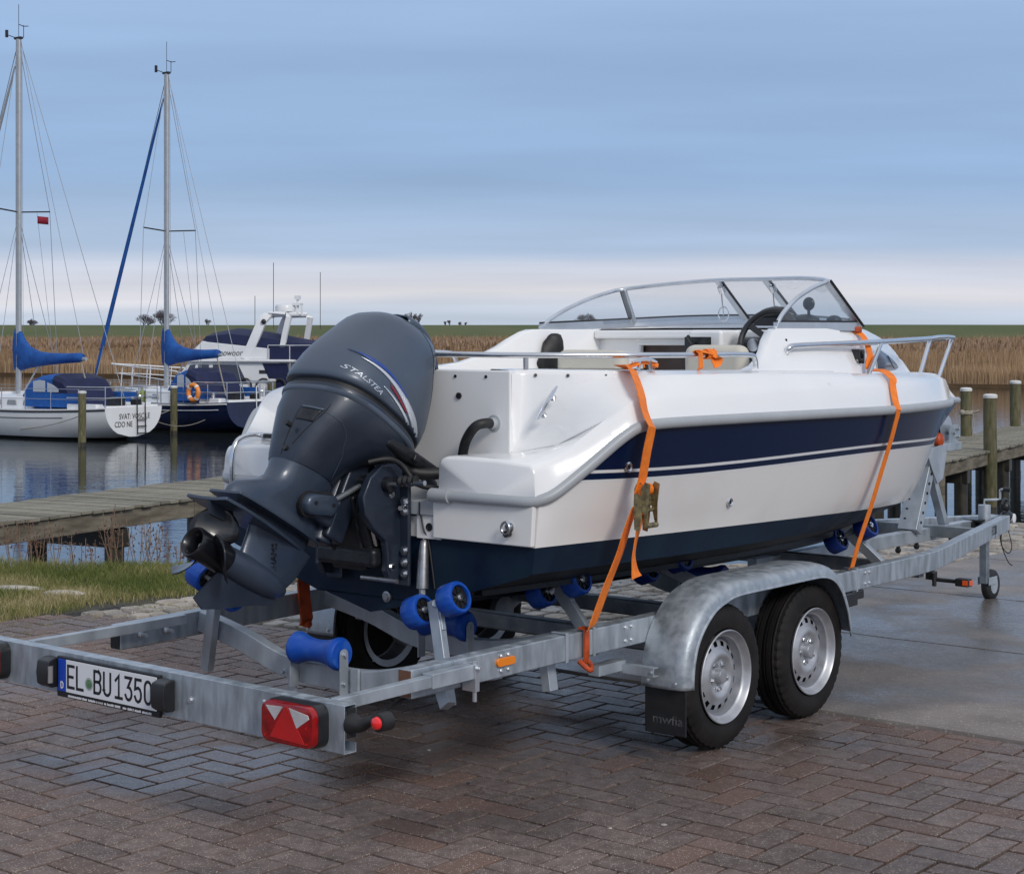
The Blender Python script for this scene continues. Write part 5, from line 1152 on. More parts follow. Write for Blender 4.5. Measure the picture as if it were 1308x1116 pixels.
# lower mount cover
rs = []
for y, s_ in ((-.070, 1), (-.100, 1), (-.112, .9), (-.115, .7)): rs.append([(.065 + (a * cos(.35) - b * sin(.35)) * s_, y, -.155 + (a * sin(.35) + b * cos(.35)) * s_) for a, b in rrect(.175, .082, .04, 5)])
MB().rings(rs).build('mount_cover', 'engine_leg', ob, smooth=50)
MB().rings([[(.065 + (a * cos(.35) - b * sin(.35)), y, -.155 + (a * sin(.35) + b * cos(.35))) for a, b in rrect(.195, .102, .05, 5)] for y in (-.062, -.082)]).build('mount_gasket', 'black_rubber', ob, smooth=40)
g = MB(); g.cyl((.02, -.112, -.165), (.02, -.1185, -.165), .008, 8); g.cyl((.11, -.112, -.135), (.11, -.1185, -.135), .008, 8); g.build('mount_bolt', 'dark_hole', ob)
# swivel bracket: rises along the front of the leg
g = MB(); g.beam((.215, 0, -.24), (.215, 0, .16), .15, .10, up=(1, 0, 0)); g.cyl((.20, 0, -.26), (.20, 0, .18), .055, 18); g.beam((.17, -.06, -.17), (.06, -.06, -.17), .05, .08); g.build('swivel_bracket', 'engine_dark', ob, bevel=.014, seg=3)
for v in (-.085, .085): MB().cyl((.12, v, -.12), (.33, v * 1.0, .10), .011, 12).build('tilt_rod', 'galvanised_dull', ob)
g = MB(); g.box((.16, -.22, .145), (.50, .22, .20)); g.build('powerhead_base', 'engine_black', ob, bevel=.02)
for k_ in range(7):
    a = R.uniform(-.16, .16); MB().tube(smooth_path([(.22 + .04 * R.random(), a, .17), (.32, a * .8, .11 - R.uniform(0, .05)), (.42, a * .6 - .05, .13), (.52, a * .5, .17)], 4), R.uniform(.006, .011), 8).build('engine_hose', 'black_rubber', ob, smooth=60)
g = MB(); g.tube(smooth_path([(.40, -.12, .175), (.50, -.13, .17), (.575, -.12, .155)], 4), [.028, .028, .028, .027, .026, .025, .024, .024, .024], 14); g.build('tiller_boot', 'engine_dark', ob, smooth=50)
# clamp bracket fixed on the transom, trailer coordinates
cb2 = empty('clamp_bracket', parent=boat)
out_ = [(1.126, 1.150), (1.085, 1.178), (1.01, 1.175), (.945, 1.13), (.905, 1.06), (.915, .99), (.965, .93), (1.03, .88), (1.04, .82), (1.035, .765), (1.06, .725), (1.126, .715)]
for v0, v1 in ((.80, .835), (1.165, 1.20)):
    g = MB(); g.prism(out_, v0, v1); g.build('side_plate', 'engine_dark', cb2, bevel=.008, seg=3)
    g = MB(); g.box((1.108, v0 - .045, .70), (1.127, v1 + .005, 1.13)); g.build('flange', 'engine_dark', cb2, bevel=.008, seg=3)
g = MB(); g.cyl((1.03, .77, 1.10), (1.03, 1.23, 1.10), .030, 18); g.build('tilt_tube', 'engine_black', cb2)
MB().cyl((1.03, .60, 1.115), (1.03, .77, 1.10), .010, 10).build('steering_rod', 'chrome', cb2)
g = MB(); g.beam((1.06, 1.0, .76), (.99, 1.0, 1.06), .18, .07, up=(1, 0, 0)); g.build('swivel_housing', 'engine_black', cb2, bevel=.015)
g = MB(); 
for v in (.90, 1.10): g.cyl((1.07, v, .78), (.99, v, 1.00), .026, 14)
g.build('trim_cylinder', 'engine_black', cb2)
MB().cyl((1.04, .86, .86), (.985, .86, 1.04), .011, 10).build('trim_rod', 'chrome', cb2)
MB().cyl((1.05, .76, .728), (1.05, .95, .728), .009, 8).build('lock_bar', 'bare_metal', cb2)
g = MB()
for v, z in ((.775, 1.03), (.775, .99), (.775, .84), (.775, .795), (.775, .75), (1.22, 1.0), (1.22, .80)): g.cyl((1.108, v, z), (1.103, v, z), .019, 14); bolt(g, (1.104, v, z), (-1, 0, 0), .010, .010)
for v, z in ((.80, 1.06), (.80, .78)): bolt(g, (1.06, v, z), (0, -1, 0), .010, .008)
g.tube([(1.10, .775, 1.01), (1.06, .755, 1.008)], .009, 8)
g.build('bracket_bolt', 'chrome', cb2)
g = MB(); g.box((1.0, .84, .775), (1.12, 1.16, .85)); g.build('pump_block', 'engine_black', cb2, bevel=.02, seg=3)
g = MB(); rb_ = random.Random(3)
for k_ in range(16): g.tube(smooth_path([(1.08, rb_.uniform(.85, 1.15), rb_.uniform(.76, .85)), (1.0 + rb_.uniform(-.04, .02), rb_.uniform(.84, 1.1), rb_.uniform(.85, 1.0)), (1.04, rb_.uniform(.85, 1.1), rb_.uniform(1.0, 1.15)), (1.12, rb_.uniform(.8, 1.1), 1.12)], 4), rb_.uniform(.004, .009), 6)
g.build('bracket_hose', 'black_rubber', cb2, smooth=50)
g = MB(); g.tube(smooth_path([(.93, .80, 1.19), (1.0, .76, 1.20), (1.06, .74, 1.17), (1.10, .70, 1.10), (1.20, .66, 1.08), (1.38, .64, 1.06)], 5), .010, 8); g.tube(smooth_path([(1.10, .86, 1.215), (1.17, .84, 1.16), (1.22, .80, 1.13), (1.32, .72, 1.13)], 5), .024, 10); g.build('control_cable', 'black_rubber', cb2, smooth=50)
g = MB(); g.lathe((1.03, .735, 1.112), (.1, -1, .1), [(q * .012, .022 if q % 2 else .016) for q in range(8)], 14); g.build('cable_boot', 'black_rubber', cb2)
# thin dark tubes along the panel joints, then the painted grip recess
def surf(tab, h, deg, off=.0):
    hh = h
    for it in range(3):
        for i in range(len(tab) - 1):
            a_, b_ = tab[i], tab[i + 1]
            if min(a_[0], b_[0]) <= hh <= max(a_[0], b_[0]): break
        t_ = (hh - a_[0]) / (b_[0] - a_[0]); t_ = max(0, min(1, t_)); c, A_, B2, f_, e = [lerp(a_[q], b_[q], t_) for q in range(1, 6)]
        t = radians(deg); x = math.copysign(abs(cos(t)) ** (2 / e), cos(t)) * (A_ + off); y = math.copysign(abs(sin(t)) ** (2 / e), sin(t)) * (B2 + off)
        if x > 0: y *= 1 - .10 * (x / A_) ** 2
        hh = h - dr(c + x, y) * f_
    return (c + x, y, h)
def groove(tab, pts, r=.0016, m='dark_hole'):
    P = smooth_path([(a, b, 0) for a, b in pts], 6); MB().tube([surf(tab, p[0], p[1]) for p in P], r, 6).build('panel_line', m, ob, smooth=60)
groove(Lc, [(.185, 186), (.10, 186), (.02, 186), (-.045, 186)]); groove(Lc, [(.185, 214), (.14, 214), (.10, 212), (.03, 205), (.0, 200)])
groove(Lc, [(.150, 214), (.145, 225), (.130, 240), (.100, 255), (.055, 268), (.0, 282), (-.045, 292)], .0013, 'engine_grey')  # paler line drawn along the ridge of the lower cowl
groove(C, [(.36, 320), (.44, 316), (.52, 306), (.60, 290), (.66, 270)], .0013)
groove(C, [(.30, 345), (.34, 322), (.36, 320)], .0013)
def patch(tab, h0, h1, d0, d1, name, m, off=.0012):
    o = MB().grid([[surf(tab, lerp(h0, h1, i / 6), lerp(d0, d1, j / 8), off) for j in range(9)] for i in range(7)]).build(name, m, ob, smooth=60); md = o.modifiers.new('s', 'SOLIDIFY'); md.thickness = .0012; md.offset = 0; return o
patch(Lc, .098, .150, 188, 211, 'grip_recess_shade', 'engine_black')  # flat dark patch gives the recess its shade by colour
patch(Lc, .150, .158, 187, 212, 'grip_edge', 'engine_grey', .003)
# decals on the near side of the cowling: curved sheets that sit 1.5 mm proud of the surface
def cowl_y(x, h):
    for i in range(len(C) - 1):
        h0, h1 = C[i][0], C[i + 1][0]
        hh = h - dr(x, 0) * C[i][4]
        if h0 <= hh <= h1 or i == len(C) - 2:
            t = max(0, min(1, (hh - h0) / (h1 - h0))); c, a, b, e = [lerp(C[i][q], C[i + 1][q], t) for q in (1, 2, 3, 5)]
            q = max(0, 1 - (abs(x - c) / a) ** e) ** (1 / e); y = q * b
            if x > c: y *= 1 - .10 * ((x - c) / a) ** 2
            return y
def decal(name, m, up, lo, off=.0018, n=24):
    rows = []
    for i in range(n + 1):
        t = i / n
        def samp(P):
            f = t * (len(P) - 1); k = min(int(f), len(P) - 2); return lerp(Vector(P[k]), Vector(P[k + 1]), f - k)
        a, b = samp(up), samp(lo); row = []
        for j in range(4): p = lerp(a, b, j / 3); row.append((p[0], -(cowl_y(p[0], p[1]) + off), p[1]))
        rows.append(row)
    o = MB().grid(rows).build(name, m, ob, smooth=60); md = o.modifiers.new('s', 'SOLIDIFY'); md.thickness = .0012; md.offset = 0; return o
sp = lambda P: [tuple(p[:2]) for p in smooth_path([(a, b, 0) for a, b in P], 6)]
UPc = sp([(-.07, .405), (-.02, .400), (.05, .385), (.15, .352), (.25, .302), (.335, .245)])
LOc = sp([(-.07, .403), (-.02, .390), (.05, .369), (.13, .334), (.215, .285), (.31, .232)])
decal('stripe_decal', 'decal_silver', UPc, LOc)
decal('stripe_decal', 'decal_blue', sp([(-.10, .422), (-.04, .418), (.05, .400), (.17, .350)]), sp([(-.09, .420), (-.03, .403), (.05, .387), (.165, .346)]), .0030)
decal('stripe_decal', 'decal_silver', sp([(.035, .334), (.10, .318), (.19, .285), (.295, .232)]), sp([(.035, .331), (.10, .309), (.185, .276), (.285, .226)]))
decal('stripe_decal', 'decal_red', sp([(.06, .358), (.12, .332), (.19, .298)]), sp([(.07, .343), (.12, .322), (.18, .294)]), .0022)
def wrap_text(txt, p0, p1, size, m):
    L0 = Vector((p1[0] - p0[0], p1[1] - p0[1])); o = text_mesh('cowl_lettering', txt, m, ob, size, Matrix.Identity(4), ext=.0, sx=1.0, shear=.35)
    xs = [v.co.x for v in o.data.vertices]; x0, x1 = min(xs), max(xs); d = L0.normalized(); nrm_ = Vector((-d.y, d.x))
    for v in o.data.vertices:
        f = (v.co.x - x0) / (x1 - x0); q = Vector(p0) + L0 * f + nrm_ * v.co.y; v.co = Vector((q.x, -(cowl_y(q.x, q.y) + .0025), q.y))
    o.data.update(); md = o.modifiers.new('s', 'SOLIDIFY'); md.thickness = .001; return o
wrap_text('STALSTEA', (-.118, .345), (.035, .302), .028, 'decal_silver')

# ================================================================ TIE-DOWN STRAPS (things of their own)
def place(t): t.location = t2w(0, 0, 0); t.rotation_euler = (0, 0, TA)
st1 = empty('ratchet_strap'); place(st1); tag(st1, 'orange ratchet strap with brass ratchet over the stern quarter of the speedboat', 'strap', 'orange straps lashing the boat')
ctp = lambda u, z, o=.004: (u, VC - hb(u, z) - o, z)
top = [(1.76, .22, 1.545), (1.72, .15, 1.545), (1.68, .105, 1.535), (1.62, .04, 1.495), (1.56, -.022, 1.445), (1.535, -.05, 1.40), (1.515, -.085, 1.352)]
MB().ribbon(smooth_path(top, 2) + [(1.510, -.105, 1.330), (1.508, -.100, 1.305), (1.506, -.085, 1.24), (1.508, -.062, 1.134), (1.506, -.045, 1.08)], .056, .003, (.9, .1, -.25)).build('webbing', 'strap_orange', st1, smooth=30)
MB().ribbon(smooth_path([(1.506, -.03, 1.03), (1.500, .0, .95), (1.49, .03, .85), (1.45, .06, .73), (1.40, .085, .60), (1.39, .10, .572)], 4), .066, .003, (.9, .1, .35)).build('webbing', 'strap_orange', st1, smooth=30)
MB().ribbon(smooth_path([(1.51, -.045, 1.0), (1.515, -.04, .95), (1.508, -.03, .89), (1.500, -.028, .84), (1.502, -.032, .79), (1.505, -.038, .765)], 4), .060, .003, [Vector((1, .5 * sin(q / 6.), .05)) for q in range(21)]).build('loose_tail', 'strap_orange', st1, smooth=30)
rt_ = empty('ratchet', (1.515, -.055, 1.045), parent=st1); rt_.scale = (.85, .8, .85)
for x in (-.032, .032):
    g = MB(); g.prism([(x - .0, .085), (x + .0, .085)] and [(-.024, .075), (-.010, .088), (.012, .084), (.024, .06), (.022, -.03), (.010, -.12), (-.018, -.125), (-.026, -.06)], x - .0015, x + .0015, 'x'); o = g.build('ratchet_plate', 'ratchet_brass', rt_, bevel=.001); o.rotation_euler = (0, radians(6), 0)
g = MB()
for x in (-.036, .036): g.prism([(-.075, .085), (-.045, .095), (-.02, .06), (-.03, -.02), (-.05, -.10), (-.062, -.10), (-.062, 0)], x - .0015, x + .0015, 'x')
g.cyl((-.04, -.055, -.095), (.04, -.055, -.095), .012, 12); g.build('ratchet_handle', 'ratchet_brass', rt_, bevel=.001)
g = MB(); g.cyl((-.030, -.02, .060), (.030, -.02, .060), .026, 18); g.build('strap_coil', 'strap_orange', rt_)
g = MB(); g.cyl((-.042, -.02, .0), (.042, -.02, .0), .014, 12); g.cyl((-.038, -.035, -.03), (.038, -.035, -.03), .009, 10); g.build('spindle', 'ratchet_brass', rt_)
g = MB().ribbon([(1.39, .14, .574), (1.39, .112, .572), (1.388, .108, .555), (1.388, .108, .47), (1.388, .12, .44)], .030, .006, (1, 0, .1)); g.tube(smooth_path([(1.37, .13, .452), (1.375, .10, .43), (1.39, .09, .420), (1.42, .11, .43), (1.42, .13, .45)], 4), .010, 8); g.build('hook', 'hook_orange', st1, smooth=40)
g = MB(); g.ribbon(smooth_path([(1.72, .17, 1.545), (1.75, .13, 1.56), (1.80, .15, 1.565), (1.86, .13, 1.555), (1.90, .16, 1.545)], 4), .022, .003, (.3, 1, .5)); g.ribbon(smooth_path([(1.78, .12, 1.55), (1.83, .15, 1.57), (1.88, .12, 1.55)], 4), .018, .003, (0, .5, 1)); g.build('strap_knot', 'strap_orange', st1, smooth=40)
wl = empty('strap_tail'); place(wl); tag(wl, 'short end of orange strap wrapped round the stainless side rail of the speedboat', 'strap')
g = MB(); g.ribbon([(2.155, .115, 1.607), (2.16, .102, 1.60), (2.16, .100, 1.54), (2.165, .11, 1.53)], .030, .003, (1, 0, 0)); g.ribbon(smooth_path([(2.155, .13, 1.60), (2.16, .12, 1.608), (2.21, .105, 1.603), (2.24, .10, 1.600)], 3), .030, .003, (1, 0, 0)); g.build('hanging_end', 'strap_orange', wl, smooth=40)
g = MB(); g.tube([(2.245 + .0, .118 + .020 * cos(t), 1.594 + .020 * sin(t)) for t in [2 * pi * q / 16 for q in range(16)]], 1, closed=True, prof=[(-.002, -.026), (.002, -.026), (.002, .026), (-.002, .026)], up=(1, 0, 0)); g.ribbon(smooth_path([(2.25, .098, 1.60), (2.27, .09, 1.585), (2.265, .09, 1.562), (2.24, .095, 1.556)], 3), .045, .003, (0, .5, 1)); g.build('wrapped_loop', 'strap_orange', wl, smooth=40)
st2 = empty('ratchet_strap'); place(st2); tag(st2, 'narrow orange strap running down over the bow side and rail of the speedboat', 'strap', 'orange straps lashing the boat')
P2 = smooth_path([(3.80, .34, 1.70), (3.82, .27, 1.690), (3.84, .235, 1.66), (3.81, .190, 1.585), (3.76, .165, 1.512), (3.70, .06, 1.502), (3.64, -.014, 1.470), (3.61, -.032, 1.438), (3.565, -.068, 1.37), (3.548, -.092, 1.325)], 3)
MB().ribbon(P2, .046, .003, (1, 0, .2)).build('webbing', 'strap_orange', st2, smooth=30)
P3 = [(3.548, -.092, 1.325), (3.552, -.085, 1.295), (3.572, -.045, 1.188), (3.555, -.005, 1.041), (3.535, .045, .856), (3.515, .10, .68), (3.508, .125, .58), (3.508, .135, .572)]
MB().ribbon(P3, .046, .003, (1, 0, .2)).build('webbing', 'strap_orange', st2, smooth=30)
g = MB(); g.box((3.79, .25, 1.685), (3.85, .30, 1.715)); g.build('strap_fold', 'hook_orange', st2, bevel=.006)
st3 = empty('ratchet_strap'); place(st3); tag(st3, 'orange strap with rusty brown hook on the far rear rail behind the outboard', 'strap', 'orange straps lashing the boat')
MB().ribbon(smooth_path([(1.60, 1.86, 1.05), (1.52, 1.80, .80), (1.50, 1.76, .64), (1.50, 1.752, .60)], 4), .05, .003, (1, 0, .2)).build('webbing', 'strap_orange', st3, smooth=30)
g = MB(); g.ribbon([(1.50, 1.748, .60), (1.50, 1.742, .52), (1.515, 1.74, .42), (1.52, 1.755, .40)], .07, .012, (1, 0, .1)); g.cyl((1.515, 1.72, .40), (1.515, 1.76, .40), .016, 10); g.build('hook', 'hook_orange', st3, bevel=.004)
# ================================================================ HARBOUR: boats, jetties, piles, trees, weeds
FP = 2164.0
def at(x, y, Y): return Vector(((x - 654) / FP * Y, Y, CAMZ - (y - 430) / FP * Y))       # a photo pixel (1308 wide) at depth Y
mat('weathered_wood', (.17, .155, .115), .8, col2=(.27, .25, .20), vscale=3.5, bump=.5, bscale=30, stretch=(1, 9, 1), detail=6, objvar=.22)
mat('beam_wood', (.10, .085, .060), .85, col2=(.23, .20, .15), vscale=2.5, bump=.6, bscale=26, stretch=(1, 1, 5), detail=7, objvar=.1)
mat('mossy_wood', (.075, .075, .028), .85, col2=(.16, .14, .08), vscale=5, bump=.6, bscale=26, stretch=(4, 4, 1), detail=6, objvar=.15)
mat('dark_wood', (.018, .015, .010), .4, col2=(.04, .035, .022), vscale=6)  # near-black wood for jetty undersides, posts and pile feet
mat('pile_cap', (.62, .62, .60), .6, var=.1)
mat('bark', (.14, .13, .155), .9)
mat('weed_stem', (.20, .13, .085), .8, var=.3, vscale=30)
mat('weed_head', (.11, .055, .045), .9, var=.4, vscale=30)
mat('kerb_stone', (.42, .39, .34), .8, var=.15, vscale=12, bump=.6)

def wire(name, pts, r, parent, m='wire', n=5): return MB().tube(pts, r, n).build(name, m, parent, smooth=60)
def hull_sections(LL, bt, bm, sh0, sh1, sh2, draft_t=.02):
    """half sections from the stern (x=0) to the bow; returns list of rows of (x, b, z)"""
    rows = []
    for i in range(25):
        t = i / 24; x = LL * t
        b = bm * (1 - max(0, (t - .42) / .58) ** 2.1) if t > .42 else bt + (bm - bt) * sin(pi / 2 * t / .42)
        sh = (sh0 * (1 - t) + sh2 * t) - 4 * (((sh0 + sh2) / 2) - sh1) * t * (1 - t)
        zb = .10 * (1 - t / .3) - .35 * min(1, t / .3) if t < .3 else -.35 + (.35 + .0) * max(0, (t - .7) / .3) ** 2
        row = []
        lv = [zb, lerp(zb, .0, .3) if zb < 0 else zb + .001, lerp(zb, 0, .65) if zb < 0 else zb + .002, max(0, zb + .003), max(.07, zb + .004)]; lv += [lerp(lv[-1], sh, q / 8) for q in range(1, 9)]
        for z in lv:
            f = max(0, (z - zb) / (sh - zb)); a = math.acos(max(-1, 1 - f)); row.append((x, max(.0, b) * (sin(a) ** .8), z))
        rows.append(row)
    return rows
def sailboat(name_kw, loc, yaw, LL, hullm, mast_h, sc):
    t = empty('sailboat', loc, yaw)
    rows = hull_sections(LL, *name_kw['hull'])
    full = lambda r: [(x, -b, z) for x, b, z in r[::-1]] + [(x, b, z) for x, b, z in r[1:]]
    g = MB(); fr = [full(r) for r in rows]
    nz_ = len(fr[0]); bands = []
    for i in range(len(fr) - 1):
        for q in range(nz_ - 1):
            lvl = min(abs(q - nz_ // 2), abs(q + 1 - nz_ // 2)); m_ = 1 if lvl < 4 else 0
            k = len(g.v); g.v += [fr[i][q], fr[i][q + 1], fr[i + 1][q + 1], fr[i + 1][q]]; g.f.append((k, k + 1, k + 2, k + 3)); g.mi.append(m_)
    h = g.build('hull', [hullm, 'black_plastic', 'boat_white'], t, smooth=50); weld(h, .002); h.data.set_sharp_from_angle(angle=radians(45))
    g = MB(); k = len(g.v); g.v += [(0, y, z) for _, y, z in fr[0]]; g.f.append(tuple(range(nz_))); g.mi.append(0)
    tr = g.build('transom', name_kw['transom'], t, smooth=0)
    g = MB(); g.grid([[(x * 1.0, y * .985, z) for x, y, z in (r[0], r[-1])] for r in fr]); g.build('deck', 'boat_white', t)
    for s_ in (1, -1):
        MB().tube([(r[-1][0], s_ * (r[-1][1] + .01), r[-1][2] - .05) for r in rows[:-1]], .025, 6).build('rubbing_strake', name_kw['strake'], t, smooth=60)
        if hullm == 'boat_navy': MB().tube([(r[-1][0], s_ * (interp([(p[2] + .0001 * i_, p[1]) for i_, p in enumerate(r)], r[-1][2] - .20)[0] + .006), r[-1][2] - .20) for r in rows[1:-2]], .012, 5).build('pinstripe', 'boat_white', t)
        else: MB().tube([(r[-1][0], s_ * (interp([(p[2] + .0001 * i_, p[1]) for i_, p in enumerate(r)], r[-1][2] - .22)[0] + .004), r[-1][2] - .22) for r in rows[4:-2]], .010, 5).build('pinstripe', 'dark_line', t)
    d0 = name_kw['hull'][3]
    # coachroof with windows
    c0, c1, cw, ch = name_kw['roof']
    g = MB(); g.rings([[(x, -w, d0 - .1), (x, w, d0 - .1), (x, w * .94, d0 + hh), (x, w * .5, d0 + hh + .05 * (hh > .1)), (x, -w * .5, d0 + hh + .05 * (hh > .1)), (x, -w * .94, d0 + hh)] for x, w, hh in ((c0, cw, ch), ((c0 + c1) / 2, cw * .92, ch * .95), (c1 - .4, cw * .62, ch * .75), (c1, cw * .45, .02))])
    g.build('coachroof', 'boat_white', t, bevel=.03)
    for s_ in (1, -1):
        for (x0, x1) in name_kw['windows']:
            wv = lambda x: lerp(cw, cw * .92, min(1, (x - c0) / ((c1 - c0) / 2))) * .985 + .012
            g = MB(); g.hexa([(x0, s_ * wv(x0), d0 + .08), (x1, s_ * wv(x1), d0 + .08), (x1, s_ * (wv(x1) - .05), d0 + .08), (x0, s_ * (wv(x0) - .05), d0 + .08), (x0 + .05, s_ * (wv(x0) - .008), d0 + .21), (x1 - .02, s_ * (wv(x1) - .008), d0 + .21), (x1 - .02, s_ * (wv(x1) - .06), d0 + .21), (x0 + .05, s_ * (wv(x0) - .06), d0 + .21)])
            g.build('window', 'pale_window', t, bevel=.01)
    # spray hood and cockpit cloths
    s0, s1, sh = name_kw['hood']; w = cw * .90
    pr = [(s0, .0), (s0 + .10, sh * .45), (s0 + .35, sh * .86), (s0 + .75, sh), (s1 - .65, sh * .97), (s1 - .25, sh * .82), (s1, sh * .45), (s1 + .02, .1)]
    rr_ = []
    for x, z in pr: rr_.append([(x, -w, d0), (x, -w, d0 + z * .84), (x, -w * .90, d0 + z * .95), (x, -w * .5, d0 + z), (x, w * .5, d0 + z), (x, w * .90, d0 + z * .95), (x, w, d0 + z * .84), (x, w, d0)])
    g = MB(); n = 8
    for i in range(len(rr_) - 1):
        for q in range(n - 1):
            k = len(g.v); g.v += [rr_[i][q], rr_[i][q + 1], rr_[i + 1][q + 1], rr_[i + 1][q]]; g.f.append((k, k + 1, k + 2, k + 3)); g.mi.append(1 if i >= 3 else 0)
    o = g.build('spray_hood', ['canvas_navy', 'canvas_blue'], t, smooth=0); weld(o, .002)
    for s_ in (1, -1):
        x0 = s0 + .50; x1 = s1 - .42
        for a, b, ha, hb_ in ((x0, (x0 + x1) / 2 - .06, .60, .82), ((x0 + x1) / 2 + .02, x1, .84, .84)):
            g = MB(); y = s_ * (w + .012); g.prism([(a, d0 + .44), (b, d0 + .44), (b, d0 + sh * hb_ * .92), (lerp(a, b, .5), d0 + sh * (ha + hb_) / 2 * .97), (a, d0 + sh * ha * .95)], y, y + .006 * s_); g.build('hood_window', 'vinyl_window', t)
        g = MB(); g.prism([(s0 - name_kw['cloth'], d0 + .06), (s1 - .3, d0 + .06), (s1 - .3, d0 + .42), (s0 - name_kw['cloth'], d0 + .42)], s_ * (cw + .06), s_ * (cw + .08)); g.build('cockpit_cloth', 'canvas_blue', t)
        for x in [s0 - name_kw['cloth'] + .9 * q for q in range(8)]:
            if x < LL - .8: b_ = interp([(r[-1][0], r[-1][1]) for r in rows], x)[0]; MB().cyl((x, s_ * (b_ - .08), d0), (x, s_ * (b_ - .08), d0 + .55), .013, 6).build('stanchion', 'chrome', t)
        for hh in (.28, .54): wire('guard_rail', [(x, s_ * (interp([(r[-1][0], r[-1][1]) for r in rows], x)[0] - .08), d0 + hh) for x in [.1 + (LL - .5) * q / 12 for q in range(13)]], .008, t)
    bt = name_kw['hull'][0]
    for hh in (.32, .60): MB().tube(smooth_path([(1.3, -bt - .1, d0 + hh), (.1, -bt + .06, d0 + hh), (.03, 0, d0 + hh), (.1, bt - .06, d0 + hh), (1.3, bt + .1, d0 + hh)], 5), .014, 6).build('pushpit', 'chrome', t)
    for y in (-bt + .08, -.35, .35, bt - .08): MB().cyl((.08, y, d0 - .05), (.08, y, d0 + .60), .013, 6).build('pushpit_post', 'chrome', t)
    # cockpit coaming, winches, wheel
    g = MB()
    for s_ in (1, -1): g.box((.35, s_ * (bt - .28), d0 - .05), (s0, s_ * (bt - .02), d0 + .16))
    g.box((.02, -bt + .1, d0 - .05), (.35, bt - .1, d0 + .12)); g.build('cockpit', 'boat_white', t, bevel=.03)
    g = MB(); 
    for s_ in (1, -1): g.cyl((s0 - .5, s_ * (bt - .12), d0 + .16), (s0 - .5, s_ * (bt - .12), d0 + .30), .07, 10, r2=.05)
    g.build('winch', 'chrome', t)
    g = MB(); g.box((.10, .18, d0 + .10), (.42, .52, d0 + .34)); g.box((.14, -.45, d0 + .10), (.36, -.2, d0 + .28)); g.build('stern_gear', 'black_plastic', t, bevel=.04)
    # stern ladder
    lad = name_kw['ladder']; g = MB()
    for y in (-.12, .16): g.tube([(-.02, y + lad, d0 + .5), (-.03, y + lad, d0 - .1), (-.07, y + lad + .02, d0 - .62)], .016, 6)
    for z in (-.25, -.42, -.60): g.tube([(-.06, -.13 + lad, d0 + z), (-.06, .18 + lad, d0 + z)], .016, 6)
    g.build('stern_ladder', name_kw.get('ladderm', 'dark_line'), t)
    # mast, boom, sail cover, rigging
    mx = name_kw['mast']; mr_ = .070
    g = MB().rings([[(mx + a * mr_ * 1.35 * f, b * mr_ * f, z) for a, b in [(cos(q * pi / 6), sin(q * pi / 6)) for q in range(12)]] for z, f in ((d0 + .1, 1), (mast_h - .5, 1), (mast_h, .92))]); g.build('mast', 'mast_metal', t, smooth=50)
    g = MB(); g.box((mx - .12, -.05, mast_h), (mx + .14, .05, mast_h + .06)); g.cyl((mx, 0, mast_h), (mx, 0, mast_h + .95), .008, 5); g.tube([(mx + .1, 0, mast_h + .04), (mx + .45, 0, mast_h + .16), (mx + .5, 0, mast_h + .22)], .012, 5); g.box((mx + .46, -.03, mast_h + .1), (mx + .52, .03, mast_h + .3)); g.cyl((mx - .2, 0, mast_h + .02), (mx - .2, 0, mast_h + .36), .010, 5); g.tube([(mx - .2, -.16, mast_h + .36), (mx - .2, 0, mast_h + .33), (mx - .2, .16, mast_h + .36)], .012, 5); g.build('mast_instruments', 'dark_line', t)
    sp = name_kw['spread']; sw = .95
    for s_ in (1, -1): MB().tube([(mx, 0, sp), (mx - .15, s_ * sw, sp + .06)], .022, 6).build('spreader', 'dark_line', t)
    bz = name_kw['boom']; bl = name_kw['boomlen']
    MB().cyl((mx, 0, bz), (mx - bl - .12, 0, bz + .10), .05, 10).build('boom', 'mast_metal', t)
    rs = []
    for x, zt, zb, w_ in ((.17, .86, -.22, .05), (.12, .92, -.24, .11), (-.08, .86, -.24, .13), (-.22, .62, -.22, .16), (-.45, .42, -.18, .17), (-.8, .28, -.14, .17), (-1.3, .22, -.10, .15), (-1.9 * bl / 2.6, .20, -.07, .14), (-bl + .1, .20, -.05, .12), (-bl, .17, .0, .08)):
        cz_ = bz + (zt + zb) / 2; hz = (zt - zb) / 2; n = 16
        rs.append([(mx + x + .01 * noise.noise(Vector((x * 3, q, 0))), w_ * cos(2 * pi * q / n) * (1 + .12 * noise.noise(Vector((x * 4, q * .7, 2)))), cz_ + hz * sin(2 * pi * q / n) + .10 * (-x) / bl * .6) for q in range(n)])
    MB().rings(rs).build('sail_cover', 'sail_blue', t, smooth=70)
    bb = interp([(r[-1][0], r[-1][1]) for r in rows], mx)[0]
    for s_ in (1, -1):
        wire('shroud', [(mx, 0, mast_h - .05), (mx - .15, s_ * sw, sp + .06), (mx - .2, s_ * (bb - .05), d0)], .009, t)
        for dx in (-.45, .35): wire('shroud', [(mx, 0, sp - .1), (mx + dx, s_ * (bb - .05), d0)], .008, t)
        wire('halyard', [(mx - .02, s_ * .10, mast_h - .3), (mx - .05, s_ * .12, d0 + .3)], .006, t)
        wire('backstay', [(mx - .05, 0, mast_h), (.9, 0, d0 + 2.9), (.15, s_ * (bt - .1), d0)], .009, t) if name_kw.get('split') else None
    if not name_kw.get('split'): wire('backstay', [(mx - .05, 0, mast_h), (.05, .2, d0 + .1)], .009, t)
    wire('topping_lift', [(mx - .1, 0, mast_h - .05), (mx - bl, 0, bz + .25)], .008, t)
